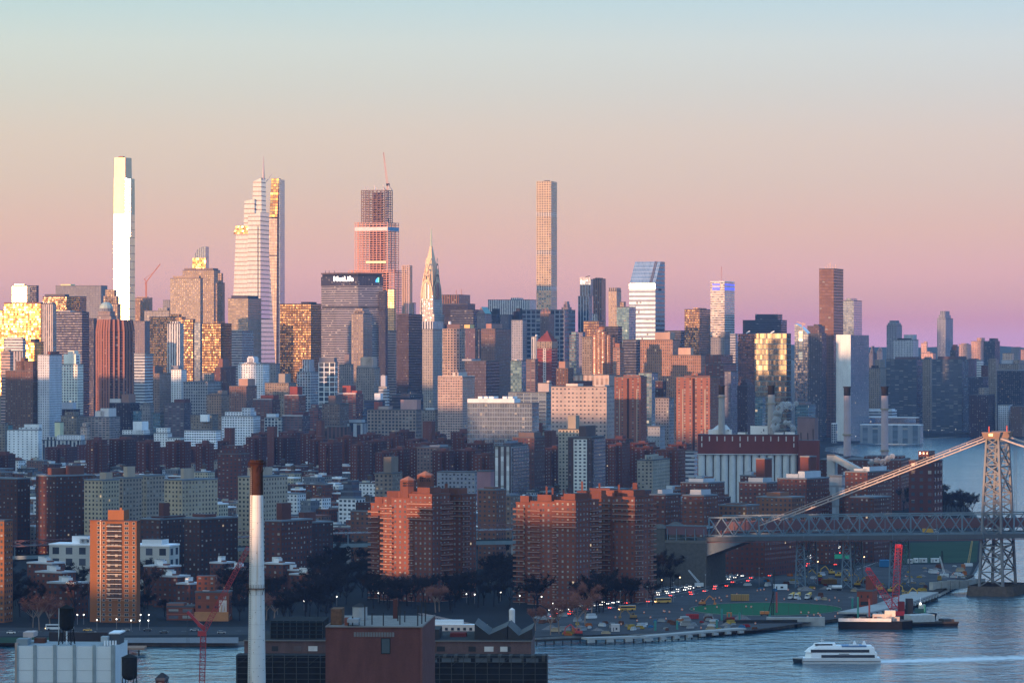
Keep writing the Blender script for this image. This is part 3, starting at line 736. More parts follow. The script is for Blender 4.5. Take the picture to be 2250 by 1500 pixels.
# art deco tower with arched crown and needle
e, fx, ry, zz = special('arched_spire_tower', 'art deco tower with tiered arched steel crown and needle spire', 951, 6700, 24)
sm = M(('stone', (.50, .45, .42), {'Glass': (.08, .08, .1), 'Metal': .2, 'PU': 4.2, 'FU': .4}))
steel = simple('crown_steel', (.74, .50, .30), .5, .0, 0, .15)
steeld = simple('crown_gap', (.10, .08, .08), .4, .4, 0, .1)
w_, d_ = -fx(925), 33.
S = w_
MB().prism(rect(-S - 5, 4, -3, d_ + 4), 0, rect(-S - 5, 4, -3, d_ + 4), zz(690), sm, GRY).build('lower_shaft', e)
MB().prism(rect(-S, 0, 0, d_), zz(690), rect(-S, 0, 0, d_), zz(655), sm, GRY).build('upper_shaft', e)
lv = [(655, 1.0), (640, .97), (622, .90), (606, .78), (592, .64), (578, .50), (566, .38), (554, .26), (540, .13)]
mb = MB()
cxl, cyl_ = -S / 2, d_ / 2
def sq(f): return rect(cxl - S / 2 * f, cxl + S / 2 * f, cyl_ - d_ / 2 * f, cyl_ + d_ / 2 * f)
for k in range(len(lv) - 1):
    mb.prism(sq(lv[k][1]), zz(lv[k][0]), sq(lv[k + 1][1]), zz(lv[k + 1][0]), steel, steel)
mb.build('crown', e)
# nested arches on both visible faces, with dark triangular windows between
def arch(mb, face, zb, wd, ht, th, off, mat, fill=None):
    n = 14
    pts = [(wd * math.cos(math.pi * k / n), ht * math.sin(math.pi * k / n) ** .85) for k in range(n + 1)]
    pin = [(max(wd - th, .2) * math.cos(math.pi * k / n), max(ht - th * 1.6, .2) * math.sin(math.pi * k / n) ** .85) for k in range(n + 1)]
    def pt(a, z):
        if face == 0: return (cxl + a, cyl_ - d_ / 2 - off, zb + z)
        return (cxl + S / 2 + off, cyl_ + a * d_ / S, zb + z)
    for k in range(n):
        mb.face([pt(*pts[k]), pt(*pin[k]), pt(*pin[k + 1]), pt(*pts[k + 1])], mat)
    if fill:
        mb.face([pt(*p_) for p_ in pin], fill)
for fc in (0, 1):
    for k, (f_, yb, yt_) in enumerate([(1.0, 657, 600), (.86, 640, 588), (.72, 628, 576), (.56, 616, 564), (.40, 600, 552)]):
        mb = MB()
        # each arch leans back with the crown: nearer arches stand lower
        arch(mb, fc, zz(655), S / 2 * (1.0 - .15 * k) if k else S / 2, zz(yt_ + 14) - zz(655), S * .08, .5 - .0 * k + (.6 if k == 0 else 0), steel if k % 2 == 0 else steeld)
        if k == 0:
            arch(mb, fc, zz(657), S * .30, zz(618) - zz(657), S * .04, 1.3, steel, M(('vstripeb', (.45, .35, .26), {'PU': 3.})))
        mb.build('crown_arch', e)
for sx_ in (0, 1):
    for sy_ in (0, 1):
        MB().prism(ngon(-S * sx_, d_ * sy_, 2.6, 6), zz(690), ngon(-S * sx_, d_ * sy_, 1.2, 6), zz(648), sm, GRY).build('corner_finial', e)
MB().cyl(cxl, cyl_, S * .11, .8, zz(541), zz(502), simple('needle_steel', (.85, .7, .45), .3, .8, 0, .1), 8).build('spire', e)

# very tall square tower with a regular grid of square windows
e, fx, ry, zz = special('square_window_tower', 'very tall slender beige tower with a regular grid of square windows', 1211, 7980, 14)
m4 = M('sq432')
wS = -fx(1178.6)
dS = ry(1224)
bands = [(398, 466), (475, 549), (559, 628), (638, 905)]
mb = MB()
for ya, yb in bands:
    mb.prism(rect(-wS, 0, 0, dS), max(zz(yb), 0), rect(-wS, 0, 0, dS), zz(ya), m4, GRY, True)
mb.build('shaft', e)
m5 = M(('sq432', (.62, .55, .48), {'Glass': (.03, .03, .04), 'Metal': 0., 'FU': .66, 'FV': .7}))
for ya, yb in ((466, 475), (549, 559), (628, 638)):
    MB().prism(rect(-wS + .3, -.3, .3, dS - .3), zz(yb), rect(-wS + .3, -.3, .3, dS - .3), zz(ya), m5).build('open_floors', e)
MB().box(-wS * .6, -wS * .3, dS * .3, dS * .6, zz(398), zz(395.5), GRY).build('roof_plant', e)

# dark glass tower with white mullions
e, fx, ry, zz = special('mullioned_glass_tower', 'dark blue glass tower with long white mullions and ragged crown', 1297, 7100, 20)
mm = M(('darkv', (.50, .50, .54), {'Glass': (.08, .12, .18), 'PU': 5., 'FU': .74, 'Metal': .7}))
MB().prism(fr(fx, ry, 1270, 1294, 1302), 0, fr(fx, ry, 1270, 1294, 1302), zz(650), mm, GRY).build('lower_shaft', e)
MB().prism(fr(fx, ry, 1273, 1297, 1304, 3), zz(650), fr(fx, ry, 1273, 1297, 1304, 3), zz(613), mm, GRY).build('upper_shaft', e)
for k in range(7): MB().box(fx(1273 + k * 3.4), fx(1275 + k * 3.4), 2.4, 3, zz(616), zz(609 - (k % 2)), M('plain', (.6, .55, .5))).build('crown_fin', e)
MB().bar((fx(1280), 10, zz(609)), (fx(1292), 10, zz(606)), 1.2, M('roofd')).build('roof_crane', e)
MB().box(fx(1310), fx(1318), -16, -14, zz(700), zz(614), M('goldgl')).build('glint_bay', e) if False else None

# tower with a 45 degree slanted roof
e, fx, ry, zz = special('slant_roof_tower', 'white banded tower with a steep slanted roof sloping to the left', 1440, 6700, 20)
hb = M(('hstripew', (.36, .38, .43), {'Glass': (.12, .18, .26), 'Metal': .75, 'FV': .5, 'PV': 7.4, 'Tilt': .0}))
W_, D_ = -fx(1382.5), max(ry(1461) - 0, 30)
ze, zt_ = zz(621), zz(574)
MB().prism(rect(-W_, 0, 0, D_), 0, rect(-W_, 0, 0, D_), ze, hb).build('shaft', e)
al = M(('palegl', (.42, .46, .52), {'FV': .9, 'FU': .93, 'Metal': .55, 'Glass': (.30, .36, .44), 'Rough': .25}))
top = M(('palegl', (.42, .4, .42), {'Rough': .3, 'Glass': (.40, .42, .50)}))
MB().box(-W_, 0, -.5, 0, zz(636), ze, top).build('bright_top_band', e)
mb = MB()
Lr = math.hypot(D_ * .55, zt_ - ze)
A, B_, C_, D2 = (-W_ + 1, 0, ze), (0, 0, ze), (0, D_ * .55, zt_), (-W_ + 1, D_ * .55, zt_)
mb.face([A, B_, C_, D2], al, [(0, 0), (W_, 0), (W_, Lr), (0, Lr)])
mb.face([B_, (0, D_, ze), (0, D_, zt_), C_], hb, [(0, 0), (D_, 0), (D_, zt_ - ze), (D_ * .55, zt_ - ze)])
mb.face([D2, C_, (0, D_, zt_), (-W_ + 1, D_, zt_)], GRY)
mb.face([(0, D_, ze), (-W_ + 1, D_, ze), (-W_ + 1, D_, zt_), (0, D_, zt_)], hb)
mb.face([(-W_ + 1, D_, ze), A, D2, (-W_ + 1, D_, zt_)], hb)
mb.build('slanted_roof', e)
for f_ in (.80, .86):
    MB().bar((-W_ * (1 - f_), -.2, ze + .4), (-W_ * (1 - f_), D_ * .55, zt_ + .4), 1.3, M('plain', (.25, .2, .22))).build('roof_rail', e)
MB().box(.05, .4, D_ * .35, D_ * .62, zz(638), zz(634), M('roofd')).build('louvre', e)

# white antenna tower with blue light bands
b = bld('white banded tower with blue lit crown bands and a thin red mast', 1561, 1592, 1614, 619, 6750, ('hstripew', (.60, .56, .54), {'Glass': (.5, .45, .42), 'Metal': .85, 'Tilt': .07, 'FV': .6}), [('mast', 1574, 584)], roof='roofw')
bl_ = simple('sign_violet', (.10, .12, .85), .5, 0, .75, 0)
for ya, yb in ((623, 627), (631, 637)):
    MB().box(-b.w * .85, -b.w * .35, -.6, -.1, b.Z(yb), b.Z(ya), bl_).build('blue_light_band', b.root)
    MB().box(.1, .6, 2, b.d - 2, b.Z(yb), b.Z(ya), bl_).build('blue_light_band', b.root)

# mirror slab by the river
e, fx, ry, zz = special('mirror_glass_slab', 'wide mirror glass slab reflecting gold sky beside a brown flank', 1728, 6100, 20)
MB().prism(fr(fx, ry, 1658, 1728, 1738), 0, fr(fx, ry, 1658, 1728, 1738), zz(732), M(('palegl', (.30, .34, .32), {'Glass': (.70, .62, .42), 'Tilt': .035, 'FV': .84, 'Metal': .93})), GRY).build('mirror_shaft', e)
MB().prism(rect(fx(1620), fx(1657.5), 3, 30), 0, rect(fx(1620), fx(1657.5), 3, 30), zz(733), M(('bronze', (.16, .10, .10), {'Glass': (.2, .13, .12)})), GRY).build('brown_shaft', e)
for px_ in (1636, 1690): MB().bar((fx(px_), 8, zz(732)), (fx(px_ + 8), 8, zz(727)), 1.6, M('roofw')).build('roof_gantry', e)

# curved slanted glass tower
e, fx, ry, zz = special('curved_slant_tower', 'slim glass tower whose top curves down like a blade, crane above', 1778, 6050, 20)
cg = M(('bluegl', (.2, .24, .3), {'Glass': (.3, .36, .44), 'Metal': .85, 'Tilt': .02}))
prof = [(1746, 711), (1751, 713), (1757, 716.5), (1763, 721), (1769, 727), (1774, 733), (1778, 740)]
mb = MB(); dd = 20.
for k in range(len(prof) - 1):
    (xa, ya), (xb, yb) = prof[k], prof[k + 1]
    xa_, xb_ = fx(xa), fx(xb)
    mb.face([(xa_, 0, 0), (xb_, 0, 0), (xb_, 0, zz(yb)), (xa_, 0, zz(ya))], cg, [(xa_, 0), (xb_, 0), (xb_, zz(yb)), (xa_, zz(ya))])
    mb.face([(xa_, 0, zz(ya)), (xb_, 0, zz(yb)), (xb_, dd, zz(yb)), (xa_, dd, zz(ya))], M('roofw'))
    mb.face([(xb_, dd, 0), (xa_, dd, 0), (xa_, dd, zz(ya)), (xb_, dd, zz(yb))], cg)
mb.face([(0, 0, 0), (0, dd, 0), (0, dd, zz(740)), (0, 0, zz(740))], M(('palegl', (.5, .5, .52))), [(0, 0), (dd, 0), (dd, 150), (0, 150)])
mb.face([(fx(1746), dd, 0), (fx(1746), 0, 0), (fx(1746), 0, zz(711)), (fx(1746), dd, zz(711))], cg)
mb.build('glass_shell', e)
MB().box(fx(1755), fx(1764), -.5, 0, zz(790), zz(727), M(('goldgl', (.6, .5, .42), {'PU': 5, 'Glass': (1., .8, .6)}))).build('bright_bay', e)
e2 = empty('roof_crane', (PX(1763, 6055), 6055, PZ(722, 6055)), 0, 'small crane perched on the blade-topped glass tower', 'crane')
q = lambda px, py: P(px, py, 6055) - e2.location
MB().bar(q(1763, 722), q(1763, 710), 1.4, cw).bar(q(1751, 706), q(1768, 714), 1.3, cw).bar(q(1762, 710), q(1770, 712), 2., cw).build('jib', e2)

# tall brown slab tower
b = bld('tall plain brown glass slab tower dominating the right skyline', 1800, 1832, 1853, 591, 6250, ('bronze', (.20, .115, .09), {'Glass': (.22, .13, .11), 'Metal': .6, 'PU': 4.6, 'PV': 4.6, 'FU': .74, 'FV': .72, 'Tilt': .01, 'Rough': .2}), [])
for k, px_ in enumerate((1806, 1811, 1816, 1822, 1828)):
    MB().bar((b.X(px_), b.d * .4, b.top), (b.X(px_), b.d * .4, b.top + 4 + 3 * (k % 3)), 1.2, cw).build('mast', b.root)

# white marble and glass slab by the water
e, fx, ry, zz = special('marble_glass_slab', 'pale marble ended slab with blue-grey glass flank at the riverside', 1869, 6000, 36, 'skyscraper')
MB().prism(rect(fx(1837), 0, 0, .6), 0, rect(fx(1837), 0, 0, .6), zz(735), M('whitep', (.58, .58, .56)), GRY).build('marble_end', e)
MB().prism(rect(fx(1837) + .3, -.3, .6, ry(1910)), 0, rect(fx(1837) + .3, -.3, .6, ry(1910)), zz(736), M(('bluegl', (.17, .21, .25), {'PU': 1.6, 'PV': 3.7, 'FV': .6, 'Glass': (.26, .33, .40), 'Metal': .6})), GRY).build('glass_slab', e)
# low pale terraces of the riverside complex
bld('long low pale riverside hall with glass front', 1905, 2012, 2022, 918, 6050, 'palegl', [], 'conference_hall', 'building', dmax=30, roof='roofw')
bld('stepped white riverside hall behind the long low one', 1891, 1960, 1985, 903, 6150, ('hstripew', (.5, .52, .55)), [(1893, 1958, 898, ('plain', (.45, .47, .5)))], 'conference_hall', 'building', dmax=40, roof='roofw')
bld('white columned terrace block on the far river edge', 1890, 2022, 2036, 934, 5850, ('vstripew', (.30, .33, .37), {'PU': 16., 'Glass': (.16, .22, .28)}), [], 'conference_hall', 'building', dmax=25, roof='roofw')
bld('open square concrete frame beside the marble slab', 1827, 1836, 1838, 931, 5900, ('whgrid', (.5, .5, .52)), [], 'gate_building', 'building', roof='roofw')

# domed stone tower
b = bld('old stone tower with pale green domed cap', 213, 244, 256, 695, 6300, ('stoneg', (.36, .28, .26)), [(216, 252, 684, None, .05, .95, 'upper_tier')])
MB().cyl(-b.w * .5, b.d * .4, b.w * .48, b.w * .44, b.Z(684), b.Z(677), M('stoneg'), 12).build('drum', b.root)
mb = MB()
for k in range(4):
    f0, f1 = k / 4, (k + 1) / 4
    mb.cyl(-b.w * .5, b.d * .4, b.w * .46 * math.cos(f0 * 1.5), b.w * .46 * math.cos(f1 * 1.5), b.Z(677) + 10 * math.sin(f0 * 1.5), b.Z(677) + 10 * math.sin(f1 * 1.5), simple('copper_green', (.34, .42, .38), .6), 12)
mb.build('dome', b.root)

# ribbed copper tower, corner on
e, fx, ry, zz = special('ribbed_copper_tower', 'octagonal copper-brown tower with deep vertical ribs and sloping top', 250, 5600, 0)
rb = M(('hstripeb', (.20, .09, .075), {'Glass': (.035, .03, .035), 'FV': .5, 'PV': 3.6}))
rib = simple('copper_rib', (.36, .15, .10), .7, 0, 0, .2)
hw = fx(291)
pl = [(-hw * .92, 0), (-hw * .62, -14), (0 - 4, -24), (hw * .62, -22), (hw, 0), (hw, 36), (-hw * .92, 36)]
tp = [(x * .90, y * .9) for x, y in pl]
MB().prism(pl, 0, pl, zz(727), rb).build('shaft', e)
MB().prism(pl, zz(727), tp, zz(702), M('plain', (.20, .09, .07)), GRY).build('sloped_top', e)
for k in range(5):
    a_, c_ = pl[k], pl[k + 1]
    n = 3 if k else 2
    for j in range(n):
        f_ = j / n
        x, y = a_[0] + (c_[0] - a_[0]) * f_, a_[1] + (c_[1] - a_[1]) * f_
        if k == 4 and j: continue
        MB().bar((x, y - .8, 0), (x, y - .8, zz(727)), 2.4, rib).bar((x, y - .8, zz(727)), (x * .9, y * .9 - .8, zz(702)), 2.4, rib).build('rib', e)

# clustered brown cylinders
e, fx, ry, zz = special('clustered_cylinder_tower', 'copper tower of bundled round shafts stepping up to a cylinder cap', 1336, 5050, 0)
cm = M(('hbalc', (.42, .20, .12), {'PU': 3.2, 'PV': 3., 'FU': .7, 'FV': .5, 'Slab': .3}))
for px_, py_, r_, yy in ((1309, 735, 4.2, 0), (1318, 727, 4.6, -4), (1327, 729, 4.8, -7), (1337, 736, 4.6, -6), (1346, 742, 4.4, -3), (1322, 723, 6.5, 10), (1333, 735, 6, 12), (1350, 736, 4, 4)):
    MB().cyl(fx(px_), yy, r_, r_, 0, zz(py_), cm, 14, GRY).build('round_shaft', e)
MB().cyl(fx(1324), 12, 4.6, 4.6, zz(735), zz(718), M('plain', (.40, .20, .14)), 14, GRY).build('cylinder_cap', e)
b = bld('lower copper block with balconies joined to the bundled shafts', 1347, 1362, 1371, 765, 4950, ('hbalc', (.42, .24, .18)), [(1350, 1360, 754, ('plain', (.4, .2, .14)))], *AT)

# red tower with pyramid roof
b = bld('tall red striped tower with stepped pyramid roof and white pinstripe', 1180, 1212, 1225, 765, 5100, ('hstripeb', (.28, .075, .07), {'Glass': (.14, .05, .06), 'FV': .4}), [], *AT)
MB().prism(rect(-b.w - .3, .3, -.3, b.d), b.h - .1, rect(-b.w - .3, .3, -.3, b.d), b.Z(750), M('beigeb'), M('roofg')).build('top_band', b.root)
mb = MB()
for k, (i_, py_) in enumerate(((0, 750), (.14, 744), (.28, 738), (.40, 732))):
    r_ = rect(-b.w * (1 - i_), -b.w * i_, b.d * i_, b.d * (1 - i_))
    i2 = i_ + .13
    mb.prism(r_, b.Z(py_), rect(-b.w * (1 - i2 + .05), -b.w * (i2 - .05), b.d * (i2 - .05), b.d * (1 - i2 + .05)), b.Z(py_ - 5.9), M('plain', (.30, .09, .08)), M('plain', (.26, .08, .08)))
mb.build('pyramid_roof', b.root)
MB().box(-b.w * .58, -b.w * .38, -.4, 0, 0, b.Z(765), M(('vstripew', (.55, .5, .5), {'PU': 2.6, 'FV': .5, 'PV': 3.}))).build('pinstripe', b.root)

# curved grid slab and its straight neighbour
b = bld('broad copper grid slab flaring at its foot, tallest of the hospital pair', 1407, 1478, 1493, 747, 5000, 'kips', [(1437, 1470, 730, ('plain', (.55, .36, .28)))], *HB)
b2 = bld('long copper grid wing in front of the flaring copper slab', 1473, 1540, 1549, 781, 4850, 'kips', [(1489, 1516, 764, ('plain', (.55, .36, .28)))], *HB)
# gothic slender brick
b = bld('slender brown brick tower with gothic peaks beside the mirror slab', 1617, 1642, 1659, 848, 5300, ('brickb', (.13, .075, .075)), [(1622, 1654, 840), (1627, 1646, 833)], *AT)
bld('striped grey-blue apartment tower behind the round chimney', 1592, 1606, 1620, 817, 5000, ('hbalc', (.16, .15, .19), {'Glass': (.12, .14, .18)}), [], *AT)
bld('stepped red brick tower with banded balconies behind the orange slab pair', 1549, 1590, 1618, 800, 5200, ('hbalc', (.24, .09, .075)), [(1551, 1585, 779, ('hbalc', (.26, .10, .08)), 0., .9, 'upper_tier'), (1590, 1607, 792)], *AT)
# office tower with tawny curved grid
e, fx, ry, zz = special('curved_grid_tower', 'round-fronted brown grid office tower with a radome on its roof', 996, 5700, 0)
cgm = M(('gridg', (.42, .31, .25), {'PU': 4.2, 'FU': .56, 'FV': .6}))
pts = [(fx(996) + fx(1021) * 1. * math.sin(t_), 26 - 26 * math.cos(t_)) for t_ in [R(-80 + 16 * k) for k in range(11)]]
MB().prism(pts + [(pts[-1][0], 50), (pts[0][0], 50)], 0, pts + [(pts[-1][0], 50), (pts[0][0], 50)], zz(722), cgm, GRY).build('shaft', e)
MB().box(fx(982), fx(1010), 10, 30, zz(722), zz(712), M('plain', (.3, .2, .18))).build('bulkhead', e)
MB().cyl(fx(988), 14, 2., 2., zz(712), zz(706), M('roofw'), 10).build('radome', e)
# gable roof tower
b = bld('tower with a green gabled roof and round gable window', 1048, 1066, 1080, 690, 6600, ('stoneg', (.34, .26, .26)), [])
mb = MB(); gm_ = simple('roof_copper', (.16, .34, .33), .6)
gA, gB = (-b.w, 0, b.h + .9), (0, 0, b.h + .9); gC = (-b.w / 2, 0, b.Z(674))
gA2, gB2, gC2 = (-b.w, b.d, b.h + .9), (0, b.d, b.h + .9), (-b.w / 2, b.d, b.Z(674))
mb.face([gA, gB, gC], M('plain', (.36, .26, .25))); mb.face([gB, gB2, gC2, gC], gm_); mb.face([gA2, gA, gC, gC2], gm_); mb.face([gB2, gA2, gC2], gm_)
mb.build('gable_roof', b.root)
# gothic crowned brown shaft
b = bld('slim brown gothic shaft with a lacy crown in front of the square grid slab', 1187, 1206, 1218, 690, 6300, ('vstone', (.24, .17, .16)), [])
for k in range(7):
    MB().prism(ngon(-b.w * (k / 6), b.d * .2, 1.6, 5), b.top - 1, ngon(-b.w * (k / 6), b.d * .2, .3, 5), b.Z(681 - 5 * (1 - abs(k - 3) / 3)), M('plain', (.42, .26, .22))).build('crown_spike', b.root)
